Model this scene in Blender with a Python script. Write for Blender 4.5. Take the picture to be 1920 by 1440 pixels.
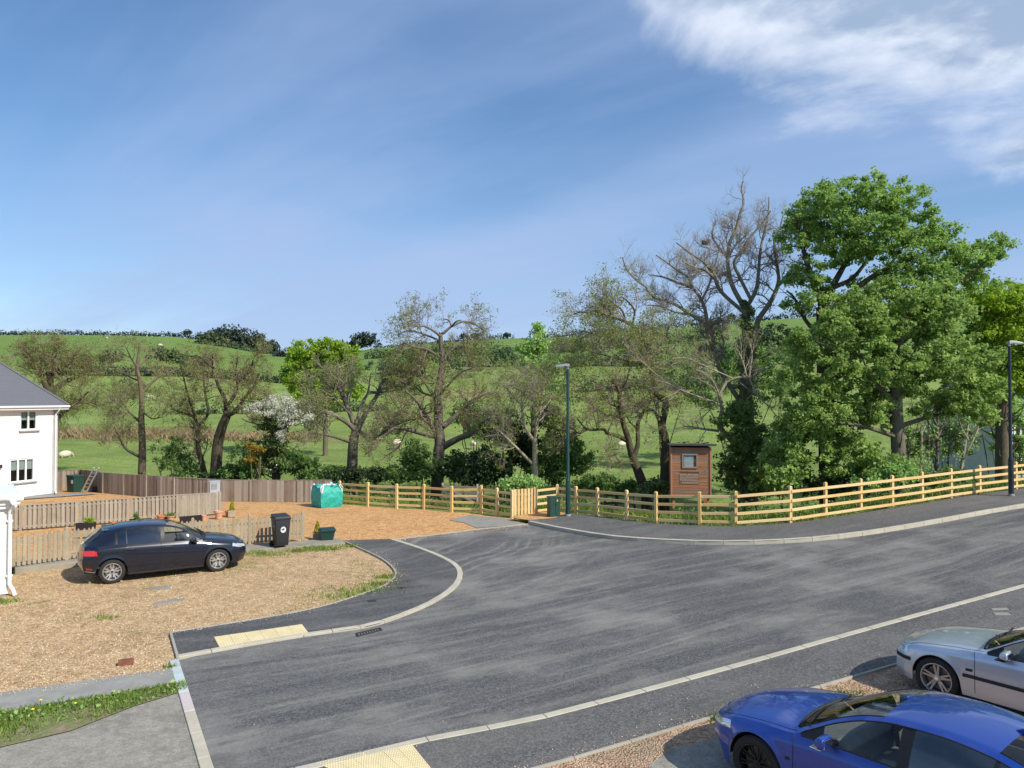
import bpy, bmesh, math, random
import numpy as np
from mathutils import Vector, Matrix

R = math.radians
for o in list(bpy.data.objects): bpy.data.objects.remove(o)
scene = bpy.context.scene
col = scene.collection
random.seed(7)

# ---------------------------------------------------------------- camera
F = 1400.0; H = 4.9; YH = 745.0
PITCH = math.atan((YH - 720) / F)
cd = bpy.data.cameras.new('camera'); cam = bpy.data.objects.new('camera', cd); col.objects.link(cam)
cam.location = (0, 0, H); cam.rotation_euler = (math.pi / 2 + PITCH, 0, 0)
cd.sensor_width = 36.0; cd.lens = F / 1920 * 36.0; cd.clip_end = 6000
scene.camera = cam

# ---------------------------------------------------------------- sky
SUN_AZ = math.atan2(0.80, -0.60)      # from +Y towards +X
SUN_EL = R(40)
world = bpy.data.worlds.new('World'); scene.world = world; world.use_nodes = True
nt = world.node_tree; nt.nodes.clear()
def wn(t, **k):
    n = nt.nodes.new(t)
    for a, b in k.items(): setattr(n, a, b)
    return n
def wl(a, b): nt.links.new(a, b)
def wmath(op, a, b=None, clamp=False):
    n = wn('ShaderNodeMath', operation=op, use_clamp=clamp)
    for i, v in enumerate((a, b)):
        if v is None: continue
        if isinstance(v, (int, float)): n.inputs[i].default_value = v
        else: wl(v, n.inputs[i])
    return n.outputs[0]
def wramp(v, a, b):
    n = wn('ShaderNodeMapRange', interpolation_type='SMOOTHSTEP')
    wl(v, n.inputs[0]); n.inputs[1].default_value = a; n.inputs[2].default_value = b
    return n.outputs[0]
sky = wn('ShaderNodeTexSky', sky_type='NISHITA', sun_disc=False)
sky.sun_elevation = SUN_EL; sky.sun_rotation = SUN_AZ; sky.altitude = 60; sky.air_density = 1.0; sky.dust_density = 0.25; sky.ozone_density = 2.6
tc = wn('ShaderNodeTexCoord'); sep = wn('ShaderNodeSeparateXYZ'); wl(tc.outputs['Generated'], sep.inputs[0])
zc = wmath('ADD', wmath('MAXIMUM', sep.outputs[2], 0.0), 0.16)
comb = wn('ShaderNodeCombineXYZ'); wl(wmath('DIVIDE', sep.outputs[0], zc), comb.inputs[0]); wl(wmath('DIVIDE', sep.outputs[1], zc), comb.inputs[1])
def wnoise(rot, scale, nscale, detail, rough, dist=0.0, loc=(0, 0, 0)):
    m0 = wn('ShaderNodeMapping'); m0.inputs['Rotation'].default_value = (0, 0, rot); wl(comb.outputs[0], m0.inputs[0])
    mp = wn('ShaderNodeMapping'); mp.inputs['Scale'].default_value = scale; mp.inputs['Location'].default_value = loc
    wl(m0.outputs[0], mp.inputs[0])
    n = wn('ShaderNodeTexNoise'); n.inputs['Scale'].default_value = nscale; n.inputs['Detail'].default_value = detail; n.inputs['Roughness'].default_value = rough; n.inputs['Distortion'].default_value = dist
    wl(mp.outputs[0], n.inputs['Vector']); return n.outputs[0]
def wmix(f, a, b):
    n = wn('ShaderNodeMix', data_type='RGBA')
    wl(f, n.inputs[0])
    for i, v in ((6, a), (7, b)):
        if isinstance(v, tuple): n.inputs[i].default_value = (*v, 1)
        else: wl(v, n.inputs[i])
    return n.outputs[2]
# thin high cloud in long soft streaks, thicker low down
ci = wmath('ADD', wmath('MULTIPLY', wnoise(R(38), (0.28, 1.25, 1), 1.0, 7, 0.5, 0.35, (2.1, 0.4, 0)), 0.66), wmath('MULTIPLY', wnoise(R(20), (0.6, 0.9, 1), 0.9, 5, 0.55, 0.4, (5, 2, 0)), 0.45))
ci = wmath('MULTIPLY', wramp(ci, 0.36, 0.80), 0.86)
low = wramp(sep.outputs[2], 0.36, 0.0)
ci = wmath('MINIMUM', wmath('ADD', ci, wmath('MULTIPLY', low, 0.42)), 0.86)
# broken cumulus bank filling the sky to the right
dp = wn('ShaderNodeVectorMath', operation='DOT_PRODUCT'); wl(tc.outputs['Generated'], dp.inputs[0]); dp.inputs[1].default_value = Vector((0.50, 0.30, 0.81)).normalized()
cu_n = wnoise(0.5, (1, 1, 1), 1.5, 9, 0.55, 0.3, (0.35, 0.6, 0))
cu = wmath('ADD', cu_n, wmath('MULTIPLY', wmath('SUBTRACT', dp.outputs['Value'], 0.714), 3.0))
cum = wramp(cu, 0.46, 0.68)
shade = wramp(wmath('ADD', cu, wmath('MULTIPLY', wmath('SUBTRACT', wnoise(1.0, (1, 1, 1), 3.0, 6, 0.55, 0.2), 0.5), 0.7)), 0.54, 0.72)
cu_col = wmix(shade, (7.0, 7.5, 8.4), (2.9, 3.8, 5.3))
hs = wn('ShaderNodeHueSaturation'); wl(sky.outputs[0], hs.inputs['Color']); hs.inputs['Saturation'].default_value = 1.22; hs.inputs['Value'].default_value = 1.06
c1 = wmix(ci, hs.outputs[0], (3.2, 4.25, 6.5))
c2 = wmix(wmath('MULTIPLY', cum, 0.93), c1, cu_col)
bg = wn('ShaderNodeBackground'); wl(c2, bg.inputs[0]); bg.inputs[1].default_value = 0.080
wo = wn('ShaderNodeOutputWorld'); wl(bg.outputs[0], wo.inputs[0])

# ---------------------------------------------------------------- sun
sd = bpy.data.lights.new('sun', 'SUN'); so = bpy.data.objects.new('sun', sd); col.objects.link(so)
sd.energy = 3.45; sd.angle = R(0.7); sd.color = (1.0, 0.93, 0.82)
sdir = Vector((math.sin(SUN_AZ) * math.cos(SUN_EL), math.cos(SUN_AZ) * math.cos(SUN_EL), math.sin(SUN_EL)))
so.rotation_euler = sdir.to_track_quat('Z', 'Y').to_euler(); so.location = (30, -20, 40)
vs = scene.view_settings
vs.view_transform = 'Standard'; vs.look = 'None'; vs.gamma = 1.0; vs.use_curve_mapping = False; vs.exposure = 0.72

# ---------------------------------------------------------------- pixels to places, heights
def sp(v, s): return s * np.logaddexp(0, np.asarray(v, float) / s)
def zf(x, y):
    x = np.asarray(x, float); y = np.asarray(y, float)
    return 0.052 * sp(x, 2.0) - 0.055 * sp(y - 34, 1.0) / (1 + np.exp(np.clip((x + 1) / 1.5, -50, 50)))
CP, SP = math.cos(PITCH), math.sin(PITCH)
def ray(px, py):
    u = (px - 960) / F; v = (720 - py) / F
    return np.array([u, CP - v * SP, SP + v * CP])
def at(px, py, d):
    r = ray(px, py); return np.array([0, 0, H]) + r * (d / r[1])
def G(px, py, off=0.0):
    r = ray(px, py); lo, hi = 1.0, 200.0
    for i in range(45):
        m = (lo + hi) / 2; p = np.array([0, 0, H]) + r * (m / r[1])
        if p[2] > zf(p[0], p[1]) + off: lo = m
        else: hi = m
    return p
def G2(pts): return [tuple(G(*p)[:2]) for p in pts]

# ---------------------------------------------------------------- object helpers
def tag(o, label=None, cat=None, group=None, kind=None):
    if label: o['label'] = label
    if cat: o['category'] = cat
    if group: o['group'] = group
    if kind: o['kind'] = kind
    return o
def empty(name, loc, rz=0.0):
    o = bpy.data.objects.new(name, None); col.objects.link(o)
    o.location = [float(v) for v in loc]; o.rotation_euler = (0, 0, rz); o.empty_display_size = 0.2
    return o
def setparent(o, parent, world=True):
    if parent is not None:
        o.parent = parent
        if world:
            m = Matrix.Identity(4); q = parent; chain = []
            while q is not None: chain.append(q); q = q.parent
            for q in reversed(chain):
                m = m @ q.matrix_parent_inverse @ Matrix.LocRotScale(q.location, q.rotation_euler, q.scale) if q.parent else Matrix.LocRotScale(q.location, q.rotation_euler, q.scale)
            o.matrix_parent_inverse = m.inverted()
def link(name, me, mat, parent=None, world=True):
    o = bpy.data.objects.new(name, me); col.objects.link(o)
    if mat is not None:
        if isinstance(mat, (list, tuple)):
            for m in mat: me.materials.append(m)
        else: me.materials.append(mat)
    setparent(o, parent, world)
    return o
class MB:
    def __init__(s): s.v = []; s.f = []
    def add(s, vs, fs):
        b = len(s.v); s.v += [tuple(float(c) for c in v) for v in vs]; s.f += [tuple(i + b for i in f) for f in fs]; return s
    def box(s, c, size, rz=0.0, rx=0.0, ry=0.0, taper=1.0):
        hx, hy, hz = size[0] / 2, size[1] / 2, size[2] / 2
        m = Matrix.Translation([float(q) for q in c]) @ Matrix.Rotation(rz, 4, 'Z') @ Matrix.Rotation(ry, 4, 'Y') @ Matrix.Rotation(rx, 4, 'X')
        vs = []
        for z in (-1, 1):
            k = taper if z > 0 else 1.0
            for x, y in ((-1, -1), (1, -1), (1, 1), (-1, 1)): vs.append(m @ Vector((x * hx * k, y * hy * k, z * hz)))
        return s.add(vs, [(3, 2, 1, 0), (4, 5, 6, 7), (0, 1, 5, 4), (1, 2, 6, 5), (2, 3, 7, 6), (3, 0, 4, 7)])
    def beam(s, a, b, w, h, up=(0, 0, 1)):
        a = Vector([float(q) for q in a]); b = Vector([float(q) for q in b]); t = (b - a).normalized(); up = Vector(up)
        sd_ = t.cross(up).normalized(); u2 = sd_.cross(t).normalized()
        vs = []
        for p in (a, b):
            for i, j in ((-1, -1), (1, -1), (1, 1), (-1, 1)): vs.append(p + sd_ * (i * w / 2) + u2 * (j * h / 2))
        return s.add(vs, [(3, 2, 1, 0), (4, 5, 6, 7), (0, 1, 5, 4), (1, 2, 6, 5), (2, 3, 7, 6), (3, 0, 4, 7)])
    def tube(s, pts, rad, n=8, caps=True):
        pts = [Vector([float(q) for q in p]) for p in pts]
        if not isinstance(rad, (list, tuple)): rad = [rad] * len(pts)
        vs = []; fs = []
        ref = Vector((0.31, 0.12, 0.94))
        for i, p in enumerate(pts):
            t = (pts[min(i + 1, len(pts) - 1)] - pts[max(i - 1, 0)]).normalized()
            if i == 0:
                u = t.cross(ref)
                if u.length < 0.1: u = t.cross(Vector((1, 0, 0)))
                u.normalize()
            else:
                u = (u - t * u.dot(t)).normalized()
            w = t.cross(u)
            for k in range(n):
                a = 2 * math.pi * k / n; vs.append(p + (u * math.cos(a) + w * math.sin(a)) * rad[i])
        for i in range(len(pts) - 1):
            for k in range(n):
                fs.append((i * n + k, i * n + (k + 1) % n, (i + 1) * n + (k + 1) % n, (i + 1) * n + k))
        if caps:
            fs.append(tuple(range(n - 1, -1, -1))); fs.append(tuple(range((len(pts) - 1) * n, len(pts) * n)))
        return s.add(vs, fs)
    def lathe(s, prof, c=(0, 0, 0), n=16, axis='Z', sx=1.0, sy=1.0, caps=True):
        vs = []; fs = []
        for r, z in prof:
            for k in range(n):
                a = 2 * math.pi * k / n; x, y = r * math.cos(a) * sx, r * math.sin(a) * sy
                v = (x, y, z) if axis == 'Z' else (x, z, y)
                vs.append((v[0] + c[0], v[1] + c[1], v[2] + c[2]))
        for i in range(len(prof) - 1):
            for k in range(n):
                q = (i * n + k, i * n + (k + 1) % n, (i + 1) * n + (k + 1) % n, (i + 1) * n + k)
                fs.append(q if axis == 'Z' else q[::-1])
        if caps and prof[0][0] > 1e-4: fs.append(tuple(range(n - 1, -1, -1)) if axis == 'Z' else tuple(range(n)))
        if caps and prof[-1][0] > 1e-4:
            q = tuple(range((len(prof) - 1) * n, len(prof) * n)); fs.append(q if axis == 'Z' else q[::-1])
        return s.add(vs, fs)
    def prism(s, outline, y0, y1, m=None):
        # outline of (x, z) points, extruded along y
        n = len(outline); vs = [(x, y0, z) for x, z in outline] + [(x, y1, z) for x, z in outline]
        fs = [tuple(range(n)), tuple(range(2 * n - 1, n - 1, -1))] + [(i, i + n, (i + 1) % n + n, (i + 1) % n) for i in range(n)]
        if m is not None: vs = [m @ Vector(v) for v in vs]
        return s.add(vs, fs)
    def mesh(s, name):
        me = bpy.data.meshes.new(name); me.from_pydata(s.v, [], s.f); me.update(); return me
    def build(s, name, mat, parent=None, world=True, smooth=False, bevel=0.0, recalc=True):
        me = s.mesh(name)
        if recalc:
            bm = bmesh.new(); bm.from_mesh(me); bmesh.ops.recalc_face_normals(bm, faces=bm.faces); bm.to_mesh(me); bm.free()
        if bevel > 0:
            bm = bmesh.new(); bm.from_mesh(me)
            bmesh.ops.bevel(bm, geom=[e for e in bm.edges if len(e.link_faces) == 2 and e.calc_face_angle(0) > 0.5], offset=bevel, segments=2, affect='EDGES', profile=0.5, clamp_overlap=True)
            bm.to_mesh(me); bm.free()
        if smooth:
            for p in me.polygons: p.use_smooth = True
            if smooth != 'all':
                me.set_sharp_from_angle(angle=R(smooth if smooth is not True else 40))
        return link(name, me, mat, parent, world)
def fastmesh(name, verts, quads, attr=None, smooth=False):
    verts = np.asarray(verts, np.float32).reshape(-1, 3); quads = np.asarray(quads, np.int32)
    n = quads.shape[1]
    me = bpy.data.meshes.new(name)
    me.vertices.add(len(verts)); me.vertices.foreach_set('co', verts.ravel())
    me.loops.add(quads.size); me.loops.foreach_set('vertex_index', quads.ravel())
    me.polygons.add(len(quads)); me.polygons.foreach_set('loop_start', np.arange(0, quads.size, n, dtype=np.int32))
    if smooth: me.polygons.foreach_set('use_smooth', np.ones(len(quads), bool))
    me.update(calc_edges=True)
    if attr is not None:
        for k, a in attr.items():
            t = me.attributes.new(k, 'FLOAT', 'POINT'); t.data.foreach_set('value', np.asarray(a, np.float32))
    return me
# ---------------------------------------------------------------- materials
class NT:
    def __init__(s, name):
        s.m = bpy.data.materials.new(name); s.m.use_nodes = True; s.t = s.m.node_tree; s.t.nodes.clear()
        s.out = s.t.nodes.new('ShaderNodeOutputMaterial'); s.b = s.t.nodes.new('ShaderNodeBsdfPrincipled')
        s.t.links.new(s.b.outputs[0], s.out.inputs[0]); s._pos = None
    def n(s, t, **k):
        q = s.t.nodes.new(t)
        for a, b in k.items(): setattr(q, a, b)
        return q
    def l(s, a, b): s.t.links.new(a, b)
    def put(s, inp, v):
        if isinstance(v, tuple): inp.default_value = (*v, 1) if len(v) == 3 and inp.type == 'RGBA' else v
        elif isinstance(v, (int, float)): inp.default_value = v
        else: s.l(v, inp)
    def pos(s):
        if s._pos is None: s._pos = s.n('ShaderNodeNewGeometry').outputs['Position']
        return s._pos
    def obj(s): return s.n('ShaderNodeTexCoord').outputs['Object']
    def map(s, vec, rot=(0, 0, 0), scale=(1, 1, 1), loc=(0, 0, 0)):
        if any(rot):
            q0 = s.n('ShaderNodeMapping'); q0.inputs['Rotation'].default_value = rot; s.l(vec, q0.inputs[0]); vec = q0.outputs[0]
        q = s.n('ShaderNodeMapping'); q.inputs['Scale'].default_value = scale; q.inputs['Location'].default_value = loc
        s.l(vec, q.inputs[0]); return q.outputs[0]
    def noise(s, scale, detail=4, rough=0.55, vec=None, dist=0.0):
        q = s.n('ShaderNodeTexNoise'); q.inputs['Scale'].default_value = scale; q.inputs['Detail'].default_value = detail; q.inputs['Roughness'].default_value = rough; q.inputs['Distortion'].default_value = dist
        s.l(vec if vec is not None else s.pos(), q.inputs['Vector']); return q.outputs[0]
    def voro(s, scale, vec=None, out='Color', feature='F1', rand=1.0):
        q = s.n('ShaderNodeTexVoronoi', feature=feature); q.inputs['Scale'].default_value = scale; q.inputs['Randomness'].default_value = rand
        s.l(vec if vec is not None else s.pos(), q.inputs['Vector']); return q.outputs[out]
    def ramp(s, v, a, b, c=0.0, d=1.0, smooth=True):
        q = s.n('ShaderNodeMapRange', interpolation_type='SMOOTHSTEP' if smooth else 'LINEAR')
        s.l(v, q.inputs[0])
        for i, x in enumerate((a, b, c, d)): q.inputs[i + 1].default_value = x
        return q.outputs[0]
    def mix(s, f, a, b, mode='MIX'):
        q = s.n('ShaderNodeMix', data_type='RGBA', blend_type=mode)
        s.put(q.inputs[0], f); s.put(q.inputs[6], a); s.put(q.inputs[7], b); return q.outputs[2]
    def math(s, op, a, b=0.0, clamp=False):
        q = s.n('ShaderNodeMath', operation=op, use_clamp=clamp); s.put(q.inputs[0], a); s.put(q.inputs[1], b); return q.outputs[0]
    def sep(s, v):
        q = s.n('ShaderNodeSeparateXYZ'); s.l(v, q.inputs[0]); return q.outputs
    def cr(s, v, stops):
        q = s.n('ShaderNodeValToRGB'); e = q.color_ramp.elements
        while len(e) < len(stops): e.new(0.5)
        for i, (p, c) in enumerate(stops): e[i].position = p; e[i].color = (*c, 1)
        s.l(v, q.inputs[0]); return q.outputs[0]
    def attr(s, name, out='Fac'):
        return s.n('ShaderNodeAttribute', attribute_name=name).outputs[out]
    def objrand(s): return s.n('ShaderNodeObjectInfo').outputs['Random']
    def bump(s, h, strength=0.3, dist=0.01):
        q = s.n('ShaderNodeBump'); q.inputs['Strength'].default_value = strength; q.inputs['Distance'].default_value = dist
        s.l(h, q.inputs['Height']); s.l(q.outputs[0], s.b.inputs['Normal']); return q
    def set(s, **k):
        names = dict(color='Base Color', rough='Roughness', metal='Metallic', spec='Specular IOR Level', coat='Coat Weight', coatr='Coat Roughness', trans='Transmission Weight', ior='IOR', sub='Subsurface Weight', emis='Emission Color', emiss='Emission Strength', alpha='Alpha')
        for a, v in k.items(): s.put(s.b.inputs[names[a]], v)
        return s
def plain(name, c, rough=0.6, var=0.12, scale=6.0, metal=0.0, spec=0.4, bump=0.0, **k):
    t = NT(name)
    v = t.noise(scale, 5, 0.6, t.obj())
    f = t.ramp(v, 0.3, 0.7)
    t.set(color=t.mix(f, tuple(x * (1 - var) for x in c), tuple(min(1, x * (1 + var)) for x in c)), rough=rough, metal=metal, spec=spec, **k)
    if bump: t.bump(t.noise(scale * 8, 3, 0.6, t.obj()), bump, 0.01)
    return t.m

def gravel(name, cols, size, grime=None, patch=None, soft=False):
    t = NT(name)
    w = t.mix(0.04, t.pos(), t.n('ShaderNodeTexNoise').outputs[1])
    v1 = t.voro(size, t.pos()); s1 = t.sep(v1)[0]
    v2 = t.voro(size * 0.45, t.pos()); s2 = t.sep(v2)[1]
    c = t.cr(s1, [(i / (len(cols) - 1), q) for i, q in enumerate(cols)])
    c2 = t.cr(s2, [(i / (len(cols) - 1), q) for i, q in enumerate(cols[::-1])])
    c = t.mix(0.45, c, c2)
    big = t.noise(0.55, 5, 0.6); mid = t.noise(3.5, 5, 0.65)
    c = t.mix(t.ramp(mid, 0.35, 0.7, 0.0, 0.35), c, tuple(x * 0.62 for x in cols[0]))
    if grime: c = t.mix(t.ramp(t.math('ADD', t.math('MULTIPLY', big, 0.7), t.math('MULTIPLY', mid, 0.3)), 0.50, 0.62, 0, grime[1]), c, grime[0])
    if patch:
        pn = t.math('ADD', t.math('MULTIPLY', t.noise(1.1, 6, 0.7), 0.75), t.math('MULTIPLY', t.noise(9, 4, 0.7), 0.25))
        c = t.mix(t.ramp(pn, patch[1], patch[1] + 0.07), c, patch[0])
    d = t.voro(size, t.pos(), 'Distance')
    dk = t.ramp(d, 0.25, 0.75, 0.0, 0.15 if soft else 0.35)
    c = t.mix(dk, c, tuple(x * 0.35 for x in cols[0]))
    t.set(color=c, rough=0.95, spec=0.12)
    t.bump(t.math('ADD', t.math('MULTIPLY', d, -1.0), t.math('MULTIPLY', mid, 0.6)), 0.25 if soft else 0.9, 0.02 if soft else 0.03)
    return t.m

M = {}
M['gravel_front'] = gravel('gravel_front', [(0.32, 0.20, 0.095), (0.55, 0.38, 0.20), (0.71, 0.53, 0.32), (0.60, 0.39, 0.215), (0.79, 0.65, 0.45)], 26, grime=((0.36, 0.25, 0.14), 0.40), patch=((0.20, 0.22, 0.08), 0.585))
M['gravel_back'] = gravel('gravel_back', [(0.40, 0.20, 0.07), (0.66, 0.36, 0.14), (0.80, 0.48, 0.22), (0.72, 0.40, 0.18), (0.86, 0.60, 0.34)], 22, grime=((0.42, 0.25, 0.11), 0.45))
M['gravel_near'] = gravel('gravel_near', [(0.26, 0.15, 0.09), (0.46, 0.29, 0.18), (0.62, 0.46, 0.31), (0.50, 0.30, 0.20), (0.70, 0.57, 0.43)], 30, grime=((0.30, 0.27, 0.18), 0.5))
M['grit'] = gravel('grit', [(0.22, 0.21, 0.18), (0.30, 0.285, 0.245), (0.37, 0.355, 0.31), (0.26, 0.25, 0.215)], 34, grime=((0.19, 0.18, 0.155), 0.7), soft=True)

def asphalt(name, base, dust, amount, ang=R(26.6)):
    t = NT(name)
    st = t.map(t.pos(), rot=(0, 0, -ang), scale=(0.10, 1.25, 1))
    s1 = t.noise(1.3, 6, 0.62, st, 0.6)
    st2 = t.map(t.pos(), rot=(0, 0, -ang - 0.12), scale=(0.16, 3.2, 1), loc=(3, 1, 0))
    s2 = t.noise(1.7, 6, 0.6, st2, 0.8)
    cloud = t.noise(0.35, 5, 0.6)
    fine = t.voro(48, t.pos()); fs = t.sep(fine)[0]
    c = t.mix(t.ramp(fs, 0.1, 1.0, 0, 0.75), tuple(x * 0.55 for x in base), tuple(x * 1.9 for x in base))
    c = t.mix(t.math('MULTIPLY', t.ramp(s1, 0.40, 0.74), amount * 0.8), c, dust)
    c = t.mix(t.math('MULTIPLY', t.ramp(s2, 0.50, 0.74), amount * 0.7), c, dust)
    ctr = t.n('ShaderNodeVectorMath', operation='DISTANCE'); t.l(t.pos(), ctr.inputs[0]); ctr.inputs[1].default_value = (-9.5, 27.5, 0)
    wv = t.n('ShaderNodeCombineXYZ'); t.l(t.math('ADD', ctr.outputs['Value'], t.math('MULTIPLY', t.noise(0.3, 3), 1.2)), wv.inputs[0])
    arc = t.noise(2.6, 5, 0.6, wv.outputs[0]); am = t.math('MULTIPLY', t.ramp(t.noise(0.16, 3, 0.6), 0.36, 0.58), t.ramp(ctr.outputs['Value'], 11.5, 16.5, 1, 0))
    c = t.mix(t.math('MULTIPLY', t.math('MULTIPLY', t.ramp(arc, 0.47, 0.64), am), amount * 0.9), c, dust)
    rel = t.n('ShaderNodeTexNoise'); rel.inputs['Scale'].default_value = 9; rel.inputs['Detail'].default_value = 8; rel.inputs['Roughness'].default_value = 0.75; t.l(t.pos(), rel.inputs['Vector'])
    c = t.mix(t.ramp(rel.outputs[0], 0.35, 0.7, 0, 0.4), c, tuple(x * 0.6 for x in base))
    c = t.mix(t.ramp(cloud, 0.45, 0.7, 0, amount * 0.8), c, dust)
    c = t.mix(t.ramp(t.noise(0.9, 6, 0.7, t.map(t.pos(), rot=(0, 0, -ang), scale=(0.45, 1.6, 1)), 0.4), 0.52, 0.66, 0, 0.45), c, tuple(x * 0.62 for x in base))
    sp_ = t.ramp(t.voro(5.0, t.pos(), 'Distance'), 0.030, 0.055, 1, 0)
    c = t.mix(t.math('MULTIPLY', sp_, 0.5), c, (0.35, 0.33, 0.29))
    t.set(color=c, rough=t.ramp(s1, 0.3, 0.7, 0.72, 0.9), spec=0.3)
    t.bump(t.noise(160, 2, 0.6), 0.25, 0.004)
    return t.m
M['road'] = asphalt('road_asphalt', (0.096, 0.097, 0.098), (0.262, 0.254, 0.234), 0.80)
M['path'] = asphalt('path_asphalt', (0.110, 0.109, 0.108), (0.205, 0.196, 0.178), 0.42)
M['path_new'] = asphalt('path_asphalt_new', (0.080, 0.081, 0.084), (0.21, 0.205, 0.19), 0.42)

def concrete(name, c, var=0.25, stain=(0.3, 0.28, 0.24), bump=0.2, rnd=0.15):
    t = NT(name)
    a = t.noise(2.2, 6, 0.65); b = t.noise(25, 4, 0.6)
    k = t.mix(t.ramp(a, 0.35, 0.68), c, stain)
    k = t.mix(t.ramp(b, 0.3, 0.75, 0, var), k, tuple(x * 0.6 for x in c))
    k = t.mix(t.ramp(t.objrand(), 0, 1, 0, rnd, False), k, tuple(x * 0.55 for x in c))
    t.set(color=k, rough=0.88, spec=0.25); t.bump(b, bump, 0.006)
    return t.m
M['kerb'] = concrete('kerb_concrete', (0.50, 0.47, 0.38), 0.25, (0.42, 0.39, 0.31))
M['edging'] = concrete('edging_concrete', (0.40, 0.38, 0.32), 0.25, (0.32, 0.30, 0.25))
M['concrete'] = concrete('path_concrete', (0.34, 0.31, 0.25), 0.3, (0.25, 0.23, 0.19), 0.3)
M['concrete_grey'] = concrete('grey_concrete', (0.31, 0.31, 0.29), 0.3, (0.24, 0.24, 0.22), 0.3)
M['slab'] = concrete('slab_concrete', (0.29, 0.285, 0.26), 0.3, (0.24, 0.235, 0.21))
M['chalk_blue'] = concrete('kerb_blue_chalk', (0.42, 0.53, 0.56), 0.3, (0.50, 0.55, 0.54))
M['chalk_pink'] = concrete('kerb_pink_chalk', (0.54, 0.48, 0.48), 0.3, (0.50, 0.46, 0.44))
def tactile():
    t = NT('tactile_buff')
    b = t.noise(3, 5, 0.6)
    k = t.mix(t.ramp(b, 0.3, 0.7), (0.66, 0.57, 0.34), (0.56, 0.48, 0.29))
    k = t.mix(t.ramp(t.objrand(), 0, 1, 0, 0.35, False), k, (0.60, 0.52, 0.32))
    t.set(color=k, rough=0.85, spec=0.25); t.bump(t.noise(60, 3), 0.2, 0.005); return t.m
M['tactile'] = tactile()

def wood(name, cols, along=(1, 1, 14), rough=0.8, rnd=0.5, green=None, scale=9):
    t = NT(name)
    # grain runs along the object's local z by default
    g = t.noise(scale, 5, 0.65, t.map(t.obj(), scale=(14 / along[0], 14 / along[1], 14 / along[2] / 3)))
    big = t.noise(1.3, 4, 0.6, t.pos())
    c = t.mix(t.ramp(g, 0.3, 0.72), cols[0], cols[1])
    c = t.mix(t.ramp(big, 0.3, 0.7, 0, 0.4), c, cols[2])
    c = t.mix(t.math('MULTIPLY', t.objrand(), rnd), c, cols[2] if len(cols) < 4 else cols[3])
    if green: c = t.mix(t.ramp(t.noise(2.2, 5, 0.7, t.pos()), 0.5, 0.7, 0, green[1]), c, green[0])
    kn = t.ramp(t.voro(3.2, t.map(t.pos(), scale=(1, 1, 1.6)), 'Distance'), 0.045, 0.085, 0.6, 0)
    c = t.mix(kn, c, tuple(x * 0.4 for x in cols[0]))
    st_ = t.ramp(t.noise(5, 6, 0.7, t.pos()), 0.5, 0.72, 0, 0.35); c = t.mix(st_, c, tuple(x * 0.62 for x in cols[2]))
    t.set(color=c, rough=rough, spec=0.2); t.bump(g, 0.25, 0.004); return t.m
M['wood_new'] = wood('new_pine', [(0.66, 0.43, 0.15), (0.74, 0.53, 0.22), (0.55, 0.37, 0.15), (0.72, 0.56, 0.31)], rnd=0.75)
M['wood_grey'] = wood('weathered_boards', [(0.24, 0.20, 0.15), (0.37, 0.32, 0.25), (0.22, 0.185, 0.145), (0.41, 0.37, 0.30)], rnd=0.65)
M['wood_brown'] = wood('weathered_brown_boards', [(0.27, 0.185, 0.125), (0.40, 0.30, 0.22), (0.22, 0.15, 0.105), (0.40, 0.33, 0.25)], rnd=0.5)
M['wood_picket'] = wood('weathered_picket', [(0.25, 0.20, 0.135), (0.39, 0.33, 0.235), (0.22, 0.18, 0.13), (0.42, 0.37, 0.27)], rnd=0.6, green=((0.20, 0.21, 0.12), 0.55))
def wood_board():
    t = NT('closeboard'); r = t.attr('rnd'); g = t.noise(9, 5, 0.65, t.map(t.pos(), scale=(14, 14, 0.6))); big = t.noise(0.9, 4, 0.6)
    c = t.cr(r, [(0, (0.21, 0.155, 0.115)), (0.4, (0.31, 0.245, 0.19)), (0.75, (0.39, 0.33, 0.265)), (1, (0.46, 0.41, 0.345))])
    c = t.mix(t.ramp(g, 0.35, 0.7, 0, 0.5), c, (0.16, 0.115, 0.085)); c = t.mix(t.ramp(big, 0.4, 0.65, 0, 0.35), c, (0.34, 0.29, 0.235))
    t.set(color=c, rough=0.85, spec=0.15); t.bump(g, 0.3, 0.004); return t.m
M['closeboard'] = wood_board()
M['wood_shed'] = wood('red_stained_boards', [(0.38, 0.14, 0.06), (0.50, 0.21, 0.10), (0.32, 0.12, 0.055), (0.52, 0.27, 0.15)], rnd=0.7)
M['wood_shed_pale'] = wood('worn_grey_boards', [(0.30, 0.20, 0.14), (0.40, 0.32, 0.25), (0.25, 0.16, 0.11)], rnd=0.4)
M['wood_old'] = wood('old_dark_fence', [(0.10, 0.08, 0.06), (0.17, 0.14, 0.11), (0.09, 0.08, 0.06)], rnd=0.4)

def bark(name, a, b, moss=None):
    t = NT(name)
    g = t.noise(6, 6, 0.7, t.map(t.pos(), scale=(2.5, 2.5, 0.8))); big = t.noise(0.8, 4, 0.6)
    c = t.mix(t.ramp(g, 0.3, 0.7), a, b)
    if moss: c = t.mix(t.ramp(big, 0.42, 0.62, 0, moss[1]), c, moss[0])
    t.set(color=c, rough=0.95, spec=0.1); t.bump(g, 0.6, 0.03); return t.m
M['bark_dark'] = bark('bark_dark', (0.050, 0.038, 0.028), (0.115, 0.090, 0.066), ((0.085, 0.085, 0.045), 0.5))
M['bark_brown'] = bark('bark_brown', (0.10, 0.075, 0.052), (0.19, 0.150, 0.110), ((0.13, 0.13, 0.07), 0.5))
M['bark_grey'] = bark('bark_grey', (0.095, 0.08, 0.065), (0.20, 0.175, 0.145), ((0.15, 0.15, 0.08), 0.55))
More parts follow.
